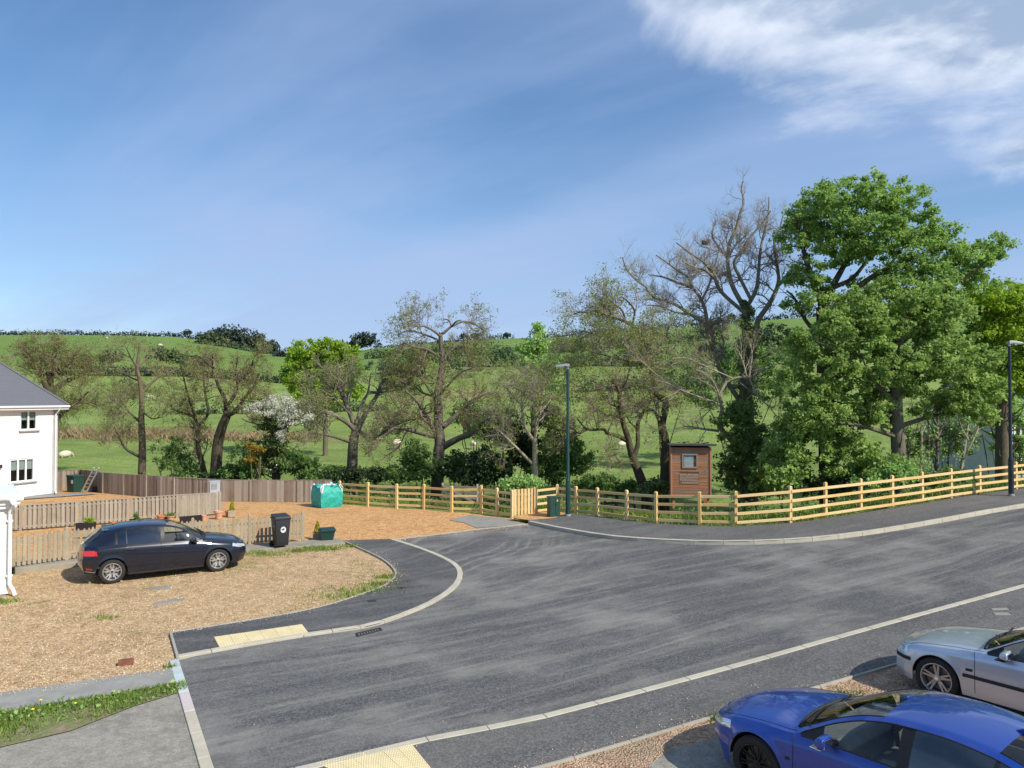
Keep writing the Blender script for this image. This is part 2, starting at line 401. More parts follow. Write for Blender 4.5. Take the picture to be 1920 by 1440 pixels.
M['bark_pale'] = bark('bark_pale', (0.22, 0.19, 0.14), (0.42, 0.38, 0.30), ((0.30, 0.29, 0.16), 0.5))
M['twig_brown'] = bark('twig_brown', (0.20, 0.15, 0.105), (0.31, 0.25, 0.185))
M['bark_ash'] = bark('bark_ash', (0.15, 0.13, 0.105), (0.29, 0.26, 0.215), ((0.20, 0.20, 0.12), 0.5))
M['twig_dark'] = bark('twig_dark', (0.13, 0.11, 0.088), (0.22, 0.19, 0.155))
M['twig_grey'] = bark('twig_grey', (0.24, 0.21, 0.165), (0.38, 0.34, 0.28))

def leaf(name, cols, trans=0.5, rough=0.5, spec=0.25):
    t = NT(name)
    r = t.attr('rnd')
    c = t.cr(r, [(i / (len(cols) - 1), q) for i, q in enumerate(cols)])
    big = t.noise(0.9, 3, 0.6)
    c = t.mix(t.ramp(big, 0.35, 0.7, 0, 0.45), c, cols[0])
    t.set(color=c, rough=rough, spec=spec)
    tr = t.n('ShaderNodeBsdfTranslucent'); t.l(t.mix(0.5, c, (0.35, 0.5, 0.05), 'MULTIPLY') if False else c, tr.inputs[0])
    ms = t.n('ShaderNodeMixShader'); ms.inputs[0].default_value = trans
    t.l(t.b.outputs[0], ms.inputs[1]); t.l(tr.outputs[0], ms.inputs[2]); t.l(ms.outputs[0], t.out.inputs[0])
    return t.m
M['leaf_syc'] = leaf('leaf_sycamore', [(0.150, 0.261, 0.069), (0.246, 0.399, 0.099), (0.362, 0.545, 0.139), (0.478, 0.665, 0.185)])
M['leaf_light'] = leaf('leaf_light_green', [(0.222, 0.358, 0.109), (0.348, 0.531, 0.162), (0.474, 0.692, 0.217), (0.586, 0.790, 0.278)])
M['leaf_maple'] = leaf('x_leaf_light_green', [(0.179, 0.281, 0.070), (0.281, 0.417, 0.104), (0.382, 0.543, 0.139), (0.473, 0.620, 0.178)])
M['leaf_lime'] = leaf('leaf_lime', [(0.210, 0.329, 0.028), (0.322, 0.483, 0.042), (0.420, 0.588, 0.063)])
M['leaf_oak'] = leaf('leaf_oak_buds', [(0.176, 0.193, 0.066), (0.263, 0.280, 0.087), (0.293, 0.367, 0.095), (0.366, 0.328, 0.124)])
M['leaf_olive'] = leaf('leaf_olive', [(0.201, 0.259, 0.063), (0.293, 0.370, 0.077), (0.371, 0.425, 0.098)])
M['leaf_dark'] = leaf('leaf_dark', [(0.031, 0.055, 0.021), (0.050, 0.086, 0.030), (0.081, 0.124, 0.039)], 0.2)
M['leaf_ivy'] = leaf('leaf_ivy', [(0.074, 0.114, 0.036), (0.120, 0.176, 0.051), (0.196, 0.255, 0.074)], 0.2, 0.35, 0.4)
M['leaf_mid'] = leaf('leaf_mid', [(0.107, 0.181, 0.056), (0.175, 0.296, 0.080), (0.265, 0.416, 0.107)])
M['leaf_far'] = leaf('leaf_far', [(0.052, 0.086, 0.040), (0.075, 0.121, 0.052), (0.103, 0.155, 0.063)], 0.2)
M['leaf_far_dark'] = leaf('leaf_far_dark', [(0.034, 0.055, 0.039), (0.048, 0.074, 0.048), (0.063, 0.094, 0.057)], 0.15)
M['blossom'] = leaf('blossom', [(0.42, 0.44, 0.34), (0.60, 0.60, 0.50), (0.72, 0.72, 0.64)], 0.25)
M['gorse'] = leaf('orange_shoots', [(0.28, 0.19, 0.03), (0.38, 0.26, 0.04), (0.42, 0.33, 0.06)])
M['conifer_yellow'] = leaf('conifer_yellow', [(0.26, 0.24, 0.02), (0.40, 0.36, 0.03), (0.50, 0.46, 0.06)], 0.2)
M['grass_blade'] = leaf('grass_blade', [(0.091, 0.161, 0.028), (0.154, 0.266, 0.042), (0.238, 0.364, 0.063), (0.364, 0.378, 0.126)], 0.3)
M['reed'] = leaf('reed', [(0.26, 0.19, 0.10), (0.36, 0.28, 0.16), (0.30, 0.24, 0.12)], 0.2)
M['dandelion'] = plain('dandelion', (0.75, 0.58, 0.03), 0.7)

def field():
    t = NT('field_grass')
    a = t.noise(0.05, 6, 0.6); b = t.noise(0.35, 6, 0.7); c_ = t.noise(3.0, 5, 0.7)
    dry = t.attr('dry'); lush = t.attr('lush')
    c = t.mix(t.ramp(a, 0.35, 0.65), (0.17, 0.25, 0.05), (0.25, 0.34, 0.085))
    c = t.mix(t.ramp(b, 0.38, 0.66, 0, 0.8), c, (0.30, 0.35, 0.13))
    d_ = t.noise(0.12, 6, 0.7); c = t.mix(t.ramp(d_, 0.45, 0.62, 0, 0.55), c, (0.135, 0.20, 0.05))
    tr_ = t.noise(1.0, 4, 0.6, t.map(t.pos(), rot=(0, 0, 0.15), scale=(0.03, 0.9, 1))); c = t.mix(t.ramp(tr_, 0.5, 0.7, 0, 0.4), c, (0.12, 0.18, 0.045))
    c = t.mix(t.ramp(c_, 0.40, 0.70, 0, 0.55), c, (0.10, 0.165, 0.036))
    c = t.mix(t.math('MULTIPLY', lush, 0.6), c, (0.105, 0.195, 0.045))
    dm = t.ramp(t.math('ADD', dry, t.math('MULTIPLY', t.math('SUBTRACT', t.noise(0.25, 6, 0.75), 0.5), 1.6)), 0.40, 0.75)
    c = t.mix(dm, c, t.mix(t.ramp(c_, 0.3, 0.7), (0.30, 0.24, 0.11), (0.21, 0.18, 0.08)))
    t.set(color=c, rough=0.95, spec=0.1); t.bump(c_, 1.0, 0.25); return t.m
M['field'] = field()
def soil():
    t = NT('woodland_floor')
    a = t.noise(1.2, 6, 0.7); b = t.noise(7, 5, 0.7)
    c = t.mix(t.ramp(a, 0.38, 0.62), (0.07, 0.058, 0.035), (0.085, 0.12, 0.03))
    c = t.mix(t.ramp(b, 0.45, 0.7, 0, 0.7), c, (0.22, 0.19, 0.12))
    t.set(color=c, rough=0.95, spec=0.1); t.bump(b, 0.8, 0.06); return t.m
M['soil'] = soil()
def verge():
    t = NT('verge_soil')
    a = t.noise(1.6, 6, 0.7); b = t.noise(11, 5, 0.7)
    c = t.mix(t.ramp(a, 0.36, 0.60), (0.24, 0.20, 0.13), (0.12, 0.18, 0.04))
    c = t.mix(t.ramp(b, 0.5, 0.68, 0, 0.7), c, (0.33, 0.29, 0.21))
    t.set(color=c, rough=0.95, spec=0.1); t.bump(b, 0.8, 0.05); return t.m
M['verge'] = verge()

def paint(name, c, metal=0.5, rough=0.35, flake=0.0):
    t = NT(name); t.set(color=c, metal=metal, rough=rough, coat=1.0, coatr=0.012, spec=0.4); return t.m
M['paint_black'] = paint('paint_black', (0.004, 0.007, 0.018), 0.1, 0.25)
M['paint_blue'] = paint('paint_blue', (0.005, 0.050, 0.32), 0.35, 0.34)
M['paint_silver'] = paint('paint_silver', (0.50, 0.57, 0.66), 0.65, 0.36)
M['trim'] = plain('black_trim', (0.012, 0.012, 0.013), 0.45, 0.1)
M['trim_rough'] = plain('black_plastic', (0.02, 0.02, 0.021), 0.7, 0.15)
M['rubber'] = plain('tyre_rubber', (0.022, 0.021, 0.020), 0.85, 0.2)
M['rim_silver'] = plain('alloy', (0.55, 0.54, 0.52), 0.35, 0.05, metal=0.8)
M['rim_grey'] = plain('grey_alloy', (0.42, 0.42, 0.42), 0.35, 0.05, metal=0.8)
M['rim_black'] = plain('black_alloy', (0.018, 0.016, 0.016), 0.35, 0.05, metal=0.3)
M['chrome'] = plain('chrome', (0.75, 0.75, 0.76), 0.12, 0.02, metal=1.0)
M['interior'] = plain('car_interior', (0.11, 0.105, 0.10), 0.8, 0.15)
M['interior_light'] = plain('car_headlining', (0.55, 0.52, 0.47), 0.85, 0.1)
M['disc'] = plain('brake_disc', (0.16, 0.15, 0.14), 0.5, 0.1, metal=0.6)
def glass(name, tint, refl=1.0, f0=0.06):
    t = NT(name); t.t.nodes.remove(t.b)
    tr = t.n('ShaderNodeBsdfTransparent'); tr.inputs[0].default_value = (*tint, 1)
    gl = t.n('ShaderNodeBsdfGlossy'); gl.inputs['Roughness'].default_value = 0.02; gl.inputs[0].default_value = (1, 1, 1, 1)
    fr = t.n('ShaderNodeFresnel'); bf = t.n('ShaderNodeNewGeometry').outputs['Backfacing']; t.l(t.math('ADD', 1.5, t.math('MULTIPLY', bf, 1 / 1.5 - 1.5)), fr.inputs[0])
    f = t.math('ADD', t.math('MULTIPLY', fr.outputs[0], refl), f0 - 0.04, True)
    ms = t.n('ShaderNodeMixShader'); t.l(f, ms.inputs[0]); t.l(tr.outputs[0], ms.inputs[1]); t.l(gl.outputs[0], ms.inputs[2]); t.l(ms.outputs[0], t.out.inputs[0])
    return t.m
M['glass_car'] = glass('car_glass', (0.88, 0.94, 0.92), 0.75, 0.045)
M['glass_dark'] = glass('privacy_glass', (0.16, 0.18, 0.19), 1.2, 0.14)
M['glass_house'] = glass('window_glass', (0.75, 0.80, 0.80), 1.0, 0.06)
M['lamp_clear'] = glass('lamp_lens', (0.85, 0.88, 0.90), 1.2, 0.2)
M['lamp_red'] = plain('red_lens', (0.55, 0.02, 0.02), 0.15, 0.05, coat=1.0)
M['lamp_white'] = plain('reflector', (0.70, 0.72, 0.74), 0.15, 0.05, metal=0.6, coat=1.0)
M['orange_lens'] = plain('orange_lens', (0.8, 0.25, 0.03), 0.2, 0.05)

def white_render():
    t = NT('white_render'); a = t.noise(1.1, 6, 0.65); st_ = t.noise(2.5, 5, 0.6, t.map(t.pos(), scale=(3, 3, 0.25))); f_ = t.noise(45, 3, 0.6)
    c = t.mix(t.ramp(a, 0.35, 0.7, 0, 0.5), (0.76, 0.76, 0.74), (0.70, 0.70, 0.67)); c = t.mix(t.ramp(st_, 0.52, 0.75, 0, 0.35), c, (0.56, 0.56, 0.52))
    t.set(color=c, rough=0.9, spec=0.15); t.bump(f_, 0.35, 0.008); return t.m
M['render_white'] = white_render()
M['upvc'] = plain('white_upvc', (0.80, 0.81, 0.82), 0.35, 0.02)
M['plinth'] = plain('grey_plinth', (0.26, 0.27, 0.27), 0.9, 0.15, bump=0.2)
M['sill'] = plain('sill_grey', (0.34, 0.34, 0.32), 0.8, 0.1)
M['blind'] = plain('blind', (0.72, 0.73, 0.70), 0.8, 0.03)
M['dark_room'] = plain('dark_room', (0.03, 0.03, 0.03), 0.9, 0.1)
M['slate'] = None
def slate():
    t = NT('slate'); v = t.objrand(); n_ = t.noise(5, 4, 0.6)
    c = t.mix(v, (0.085, 0.090, 0.108), (0.125, 0.130, 0.150)); c = t.mix(t.ramp(n_, 0.3, 0.7, 0, 0.3), c, (0.10, 0.105, 0.125))
    t.set(color=c, rough=0.6, spec=0.35); return t.m
M['slate'] = slate()
M['bin_black'] = plain('bin_plastic', (0.022, 0.024, 0.027), 0.5, 0.1)
M['bin_white'] = plain('bin_print', (0.62, 0.66, 0.68), 0.7, 0.05)
M['box_green'] = plain('green_box_plastic', (0.012, 0.045, 0.036), 0.5, 0.1)
M['cab_green'] = plain('cabinet_green', (0.014, 0.055, 0.042), 0.5, 0.12)
M['tank_green'] = plain('tank_green', (0.014, 0.050, 0.034), 0.5, 0.1)
M['pole_green'] = plain('lamp_post_green', (0.018, 0.062, 0.058), 0.4, 0.1, metal=0.2)
M['pole_dark'] = plain('lamp_post_navy', (0.020, 0.032, 0.042), 0.4, 0.1, metal=0.2)
M['lamp_head'] = plain('lamp_head_grey', (0.40, 0.42, 0.42), 0.4, 0.05, metal=0.4)
M['alu'] = plain('ladder_aluminium', (0.62, 0.63, 0.64), 0.35, 0.05, metal=0.5)
M['terracotta'] = plain('terracotta', (0.50, 0.17, 0.07), 0.8, 0.15, 14)
M['terracotta_pale'] = plain('terracotta_pale', (0.55, 0.30, 0.20), 0.85, 0.15, 14)
M['stone_pot'] = plain('stone_pot', (0.36, 0.30, 0.22), 0.9, 0.2, 14, bump=0.3)
M['trough'] = plain('black_trough', (0.014, 0.014, 0.018), 0.5, 0.1)
M['trough_brown'] = plain('brown_trough', (0.12, 0.055, 0.035), 0.8, 0.2)
M['compost'] = plain('compost', (0.04, 0.028, 0.018), 0.95, 0.3, 30, bump=0.6)
M['brick'] = plain('brick', (0.20, 0.075, 0.05), 0.9, 0.2, 16, bump=0.4)
M['felt'] = plain('roof_felt', (0.06, 0.064, 0.068), 0.85, 0.2, 8, bump=0.3)
M['shed_glass'] = glass('shed_glass', (0.85, 0.90, 0.90), 0.8, 0.08)
M['curtain'] = plain('curtain', (0.62, 0.66, 0.68), 0.9, 0.1)
M['sack'] = plain('sack_white', (0.66, 0.68, 0.68), 0.8, 0.08)
M['wool'] = plain('wool', (0.62, 0.56, 0.42), 0.95, 0.12, 8)
M['sheep_face'] = plain('sheep_face', (0.42, 0.36, 0.28), 0.9, 0.1)
def bagmat():
    t = NT('bulk_bag'); n_ = t.noise(7, 5, 0.65, t.obj()); w = t.noise(60, 2, 0.5, t.map(t.obj(), scale=(1, 1, 1)))
    c = t.mix(t.ramp(n_, 0.3, 0.7), (0.010, 0.27, 0.22), (0.035, 0.44, 0.36)); t.set(color=c, rough=0.5, spec=0.4)
    t.bump(n_, 0.7, 0.05); return t.m
M['bag'] = bagmat()
M['meter_box'] = plain('meter_box', (0.40, 0.42, 0.44), 0.6, 0.05)
M['iron'] = plain('cast_iron', (0.03, 0.03, 0.032), 0.7, 0.2, 12)
M['wall_grey'] = plain('grey_render', (0.52, 0.54, 0.56), 0.9, 0.08, 3)
M['red_box'] = plain('red_painted_wood', (0.30, 0.05, 0.03), 0.7, 0.2, 8)
# ---------------------------------------------------------------- the lie of the land
FX = [-80, -27, -25.8, -22.7, -17.7, -14, -8.7, -8, -5, -1.3, 0, 0.93, 1.9, 3.35, 5.2, 7.7, 9.6, 12.6, 17.1, 20.3, 26, 40, 80]
FY = [47, 46, 43.2, 41.8, 38.2, 36.7, 36.4, 35.3, 33.6, 31.9, 30.7, 30.7, 31.3, 29.9, 27.6, 26.2, 26.3, 27.6, 29.7, 31.0, 33.8, 42, 60]
SKX = [-400, 0, 200, 350, 430, 520, 600, 700, 900, 1060, 1300, 1500, 1920, 2400]
SKY_ = [620, 625, 626, 630, 645, 664, 664, 652, 634, 629, 608, 592, 570, 560]
def smooth(v, a, b):
    t = np.clip((v - a) / (b - a), 0, 1); return t * t * (3 - 2 * t)
PY = np.array([0, 35, 60, 90, 130, 180, 260, 380, 520, 900, 2000], float)
PZ = np.array([-1, -1.0, -0.5, 0.4, 3.2, 10.4, 22.5, 37.5, 36, 16, -20], float)
def field_z(x, y):
    yy = np.maximum(y, 1.0); X = 960 + F * x / np.maximum(yy, 20)
    zc = H + (YH - np.interp(X, SKX, SKY_)) / F * 380
    f = np.clip((yy - 80) / 300, 0, 1) ** 1.6 * np.where(yy > 520, np.clip(1 - (yy - 520) / 1500, 0, 1), 1)
    # smooth profile through the control points
    z = np.interp(yy, PY, PZ); z2 = np.interp(yy * 1.06, PY, PZ); z1 = np.interp(yy * 0.94, PY, PZ)
    return (z + z1 + z2) / 3 + (zc - 37.5) * f
def zt(x, y):
    x = np.asarray(x, float); y = np.asarray(y, float)
    yf = np.interp(x, FX, FY); t = y - yf
    plat = zf(x, np.minimum(y, yf + 1)) - 0.09
    k = smooth(t, 0.6, 6.0)
    rough = 0.18 * np.sin(x * 0.31 + 1.3) * np.sin(y * 0.23) + 0.08 * np.sin(x * 0.83 + y * 0.5)
    return plat * (1 - k) + (field_z(x, y) + rough) * k - 0.7 * np.exp(-((t - 7) / 2.6) ** 2)
xs = np.concatenate([-np.geomspace(900, 62, 26), np.linspace(-60, 60, 121), np.geomspace(62, 900, 26)])
ys = np.concatenate([np.linspace(-40, 18, 14), np.linspace(20, 60, 61), np.linspace(61, 140, 60), np.linspace(143, 420, 80), np.geomspace(430, 2400, 20)])
XX, YY = np.meshgrid(xs, ys); ZZ = zt(XX, YY)
nx, ny = len(xs), len(ys)
idx = np.arange(nx * ny).reshape(ny, nx)
q = np.stack([idx[:-1, :-1], idx[:-1, 1:], idx[1:, 1:], idx[1:, :-1]], -1).reshape(-1, 4)
AZ = 960 + F * XX / np.maximum(YY, 10)
dry = 0.62 * np.exp(-((YY - 86 - 3 * np.sin(XX * 0.08)) / 4.5) ** 2) * smooth(AZ, 850, 650) + 0.60 * np.exp(-((YY - 150 - 8 * np.sin(XX * 0.05)) / 14) ** 2) * smooth(AZ, 700, 820) * smooth(AZ, 1300, 1080)
dry += 0.42 * np.exp(-((YY - 100) / 8) ** 2) * smooth(AZ, 850, 1000)
dry += 0.30 * smooth(YY, 205, 230) * smooth(YY, 330, 250) * smooth(AZ, 120, 20)
lush = smooth(YY, 190, 215)
ground = link('ground', fastmesh('ground', np.stack([XX, YY, ZZ], -1), q, dict(dry=dry.ravel(), lush=lush.ravel()), True), M['field'])
tag(ground, kind='structure')

# ---------------------------------------------------------------- flat sheets laid over it
def cutmesh(poly, step=1.0):
    bm = bmesh.new()
    f = bm.faces.new([bm.verts.new((float(x), float(y), 0)) for x, y in poly])
    if f.calc_area() and f.normal.z < 0: f.normal_flip()
    bm.normal_update()
    bmesh.ops.triangulate(bm, faces=bm.faces[:])
    P = np.array(poly); lo = P.min(0); hi = P.max(0)
    for ax in (0, 1):
        k = math.floor(lo[ax] / step) * step + step
        while k < hi[ax]:
            co = [0, 0, 0]; co[ax] = k; no = [0, 0, 0]; no[ax] = 1
            bmesh.ops.bisect_plane(bm, geom=bm.verts[:] + bm.edges[:] + bm.faces[:], plane_co=co, plane_no=no, dist=1e-5)
            k += step
    return bm
def sheet(name, poly, zoff, mat, step=1.0, thick=0.0, parent=None):
    bm = cutmesh(poly, step)
    for v in bm.verts: v.co.z = float(zf(v.co.x, v.co.y)) + zoff
    for f in bm.faces:
        f.normal_update()
        if f.normal.z < 0: f.normal_flip()
    me = bpy.data.meshes.new(name); bm.to_mesh(me); bm.free()
    o = link(name, me, mat, parent)
    if parent is None: tag(o, kind='structure')
    return o
def lerp2(a, b, t): return (a[0] + (b[0] - a[0]) * t, a[1] + (b[1] - a[1]) * t)
def catmull(pts, n=6):
    P = [np.array(p, float) for p in pts]; P = [2 * P[0] - P[1]] + P + [2 * P[-1] - P[-2]]
    out = []
    for i in range(1, len(P) - 2):
        for k in range(n):
            t = k / n; a, b, c, d = P[i - 1:i + 3]
            out.append(0.5 * ((2 * b) + (-a + c) * t + (2 * a - 5 * b + 4 * c - d) * t * t + (-a + 3 * b - 3 * c + d) * t ** 3))
    out.append(P[-2]); return [tuple(p) for p in out]
def offset(path, d):
    out = []
    for i, p in enumerate(path):
        a = path[max(i - 1, 0)]; b = path[min(i + 1, len(path) - 1)]
        tx, ty = b[0] - a[0], b[1] - a[1]; l = math.hypot(tx, ty); out.append((p[0] - ty / l * d, p[1] + tx / l * d))
    return out
def resample(path, step):
    P = np.array(path, float); seg = np.hypot(*np.diff(P[:, :2], axis=0).T); s = np.concatenate([[0], np.cumsum(seg)])
    n = max(1, int(round(s[-1] / step))); t = np.linspace(0, s[-1], n + 1)
    return [tuple(np.interp(t, s, P[:, k])[i] for k in range(P.shape[1])) for i in range(n + 1)]
def stones(name, label_none, path, width, top, mat, length=0.915, depth=0.3, gap=0.006, part='kerb_stone', mats=None, bev=0.012, base=None):
    """a row of kerb stones under one structure object; the path is the road-side edge, stones lie to its left"""
    pts = resample(path, length); bed = MB()
    cx = np.mean([p[0] for p in pts]); cy = np.mean([p[1] for p in pts])
    root = empty(name, (pts[0][0], pts[0][1], float(zf(*pts[0]))))
    tag(root, kind='structure')
    off = offset(pts, width)
    for i in range(len(pts) - 1):
        a, b, c, d = pts[i], pts[i + 1], off[i + 1], off[i]
        l = math.hypot(b[0] - a[0], b[1] - a[1]); g = gap / 2 / l
        a2, b2 = lerp2(a, b, g), lerp2(a, b, 1 - g); d2, c2 = lerp2(d, c, g), lerp2(d, c, 1 - g)
        m = MB(); j = random.uniform(-0.002, 0.002)
        tp = [(p[0], p[1], float(zf(*p)) + top + j) for p in (a2, b2, c2, d2)]; bt = [(p[0], p[1], p[2] - depth) for p in tp]
        m.add(bt + tp, [(3, 2, 1, 0), (4, 5, 6, 7), (0, 1, 5, 4), (1, 2, 6, 5), (2, 3, 7, 6), (3, 0, 4, 7)])
        mm = mats[i] if mats and i < len(mats) and mats[i] else mat
        m.build(part, mm, root, bevel=bev)
    return root

# key lines, read off the photograph and laid on the ground
nearK = G2([(575, 1440), (770, 1392), (1000, 1348), (1390, 1245), (1600, 1186), (1920, 1098)])
d0 = np.array(nearK[0]) - np.array(nearK[2]); d0 /= np.linalg.norm(d0); d1 = np.array(nearK[-1]) - np.array(nearK[-3]); d1 /= np.linalg.norm(d1)
nearK = [tuple(np.array(nearK[0]) + d0 * 1.07)] + nearK + [tuple(np.array(nearK[-1]) + d1 * 22)]
nearG = G2([(1020, 1440), (1340, 1345), (1690, 1245), (1920, 1180)])
nearG = [tuple(np.array(nearG[0]) + d0 * 3.2)] + nearG + [tuple(np.array(nearG[-1]) + d1 * 22)]
farK = catmull(G2([(990, 983), (1040, 994), (1090, 1003), (1150, 1012), (1250, 1019), (1350, 1022), (1450, 1020), (1550, 1013), (1650, 1000), (1750, 983), (1850, 964), (1920, 952)]), 4)
farK = farK + [tuple(np.array(farK[-1]) + np.array([0.92, 0.39]) * 20)]
outK = catmull(G2([(335, 1236), (460, 1213), (580, 1193), (690, 1177), (760, 1155), (820, 1128), (858, 1100), (868, 1078), (858, 1060), (825, 1042), (780, 1025), (738, 1012)]), 4)
inK = catmull(G2([(322, 1188), (480, 1163), (600, 1140), (700, 1108), (728, 1094), (740, 1081), (738, 1071), (726, 1058), (700, 1042), (640, 1015)]), 4)
endA, endB = G2([(335, 1238), (400, 1440)])
endB = nearK[0]
yardE = G2([(738, 1012), (890, 993), (990, 983)])

# road
road_poly = [endB, endA] + outK[1:] + yardE[1:] + farK[1:] + nearK[::-1]
sheet('road', road_poly, 0.0, M['road'])
# near pavement, then the gravel the cars stand on
sheet('pavement', nearK + nearG[::-1], 0.035, M['path'])
near_bed = [nearK[0]] + nearG + [tuple(np.array(nearG[-1]) + np.array([8, -14])), (-6, -12), (-9, 2)]
sheet('parking_gravel', near_bed, 0.02, M['gravel_near'], 1.5)
grit_poly = G2([(1215, 1440), (1262, 1408), (1340, 1388), (1480, 1420), (1900, 1436)]) + [(9, 2), (2.6, 2)]
sheet('worn_grit', grit_poly, 0.026, M['grit'], 1.5)
# corner pavement by the yard
sheet('pavement', outK + inK[::-1], 0.035, M['path_new'])
# far pavement up to the fence
fenceR_px = [(1003, 968), (1045, 963), (1080, 967), (1120, 971), (1175, 979), (1230, 986), (1312, 990), (1380, 991), (1482, 985), (1548, 975), (1614, 965), (1673, 956), (1729, 947), (1783, 938), (1837, 930), (1905, 921)]
fenceR = G2(fenceR_px); fenceR += [tuple(np.array(fenceR[-1]) + np.array([1.55, 0.68]) * k) for k in (1, 2, 3, 4, 5)]
fp = offset(fenceR, -0.16)
sheet('pavement', farK + [tuple(np.array(farK[-1]) + np.array([-1, 3.2]))] + fp[::-1][:-1] + G2([(1030, 974), (995, 976)]), 0.115, M['path'])
gp = G2([(955, 976), (1004, 966), (1040, 964), (1062, 968), (1040, 977), (992, 981)])
sheet('gate_path', gp, 0.122, M['gravel_back'], 0.7)
# gravelled plot in front of the house, garden beyond, back yard
pathN = G2([(28, 1076), (150, 1062), (300, 1049), (450, 1036), (640, 1020)])
pathN = [(-24.0, 16.5)] + pathN
front = [(-30, 12)] + [(-24.0, 16.5)] + pathN[1:] + inK[::-1][1:] + G2([(336, 1250), (0, 1302)]) + [(-26, 4)]
sheet('gravel_drive', front, -0.004, M['gravel_front'])
path_strip = G2([(336, 1252), (347, 1280), (0, 1338), (0, 1300)])
stripL = [tuple(np.array(p) + (np.array(path_strip[2]) - np.array(path_strip[1])) * 1.6) for p in (path_strip[2], path_strip[3])]
sheet('concrete_path', [path_strip[0], path_strip[1], path_strip[2], stripL[0], stripL[1], path_strip[3]], 0.018, M['concrete_grey'])
gl = G2([(347, 1280), (352, 1294), (250, 1325), (130, 1372), (0, 1402)])
grassL = [path_strip[2], stripL[0], tuple(np.array(stripL[0]) + np.array([0.4, -2.6]))]
grass_poly = [gl[0], gl[1], gl[2], gl[3], gl[4], grassL[2], grassL[1], grassL[0]]
sheet('grass_bank', grass_poly, 0.010, M['verge'], 0.7)
grit2 = [gl[1], endA, endB, (-3.0, 2), (-22, 2), grassL[2], gl[4], gl[3], gl[2]]
sheet('grit_drive', [endA, endB, (-6.0, 3), (-22, 2), grassL[2], gl[4], gl[3], gl[2], gl[1]], 0.0, M['grit'])
# terrace strip along the picket fence
pathS = G2([(28, 1062), (150, 1046), (300, 1034), (450, 1022), (575, 1013), (640, 1014)])
terr = MB()
tp = [tuple(p) for p in pathN[1:]][:4] + G2([(560, 1028), (648, 1020)]); bp = offset(tp, 0.95)
th = [0.16, 0.14, 0.11, 0.08, 0.06, 0.05]
vs_ = []
for (a, b, h) in zip(tp, bp, th):
    za, zb = float(zf(*a)), float(zf(*b)); vs_ += [(a[0], a[1], za - 0.2), (a[0], a[1], za + h), (b[0], b[1], zb + h), (b[0], b[1], zb - 0.2)]
fs_ = []
for i in range(len(tp) - 1):
    for k in range(3): fs_.append((i * 4 + k, i * 4 + k + 1, i * 4 + 5 + k, i * 4 + 4 + k))
e = (len(tp) - 1) * 4; fs_ += [(0, 1, 2, 3), (e + 3, e + 2, e + 1, e)]
terr.add(vs_, fs_); tag(terr.build('fence_terrace', M['concrete'], bevel=0.015), kind='structure')
garden = offset(tp, 0.9)
fenceC_px = [(100, 921), (150, 914), (190, 924), (300, 934), (415, 940), (500, 941), (622, 942)]
fenceC = G2(fenceC_px)
fenceL_px = [(637, 945), (690, 949), (744, 953), (795, 955), (847, 960), (902, 962), (932, 967), (960, 971)]
fenceL = G2(fenceL_px)
yard = [(-33, 26)] + [(-16.5, 21.0)] + garden + [tuple(inK[-1])] + [outK[-1]] + yardE[1:] + G2([(962, 972)]) + fenceL[::-1][1:] + fenceC[::-1] + [(-27.5, 45), (-36, 45)]
sheet('gravel_yard', yard, -0.012, M['gravel_back'])
sheet('dust_patch', G2([(842, 975), (880, 966), (945, 972), (962, 975), (985, 983), (935, 987), (893, 990), (870, 980)]), 0.004, M['slab'], 0.8)
# paving by the white house
hc = np.array([-24.43, 40.2]); hd = np.array([-0.39, -0.92]); hn = np.array([0.92, -0.39])
sheet('house_path', [tuple(hc - hd * 1.2 + hn * -0.3), tuple(hc + hd * 9 + hn * -0.3), tuple(hc + hd * 9 + hn * 1.0), tuple(hc - hd * 0.2 + hn * 1.6), tuple(hc - hd * 1.2 + hn * 1.6)], 0.03, M['concrete_grey'])
# bank of rough grass and bare earth just behind the new fence
bank = offset(fenceR[3:], 1.9)
sheet('fence_bank', [tuple(p) for p in offset(fenceR[3:], -0.2)] + bank[::-1], 0.05, M['verge'], 0.8)

# kerbs, stone by stone
stones('kerb', None, farK, 0.15, 0.125, M['kerb'])
stones('kerb', None, outK, 0.15, 0.046, M['kerb'], length=0.6)
stones('kerb', None, nearK[::-1], 0.15, 0.046, M['kerb'])
tapeE = [endA, endB]
cm = [M['chalk_blue'], M['chalk_blue'], M['chalk_pink']]
stones('kerb', None, tapeE[::-1], 0.16, 0.022, M['kerb'], mats=[None] * 6 + cm[::-1] if False else None) if False else None
ke = stones('kerb', None, [endB, endA], 0.16, 0.024, M['kerb'])
chl = ke.children
n_ = len(chl)
for i, o in enumerate(sorted(chl, key=lambda o: max(v.co.y for v in o.data.vertices), reverse=True)):
    if i < 2: o.data.materials[0] = M['chalk_blue']; o['label'] = 'kerb stone rubbed with pale blue chalk'
    elif i == 2: o.data.materials[0] = M['chalk_pink']; o['label'] = 'kerb stone rubbed with pale pink chalk'
stones('edging', None, inK[::-1], 0.05, 0.05, M['edging'], bev=0.006, part='edging_stone', length=0.45)
stones('edging', None, nearG[::-1], 0.05, 0.05, M['edging'], bev=0.006, part='edging_stone')
stones('edging', None, G2([(336, 1236), (322, 1188)]), 0.05, 0.05, M['edging'], bev=0.006, part='edging_stone')
stones('edging', None, yardE[::-1], 0.08, 0.03, M['edging'], bev=0.006, part='edging_stone')

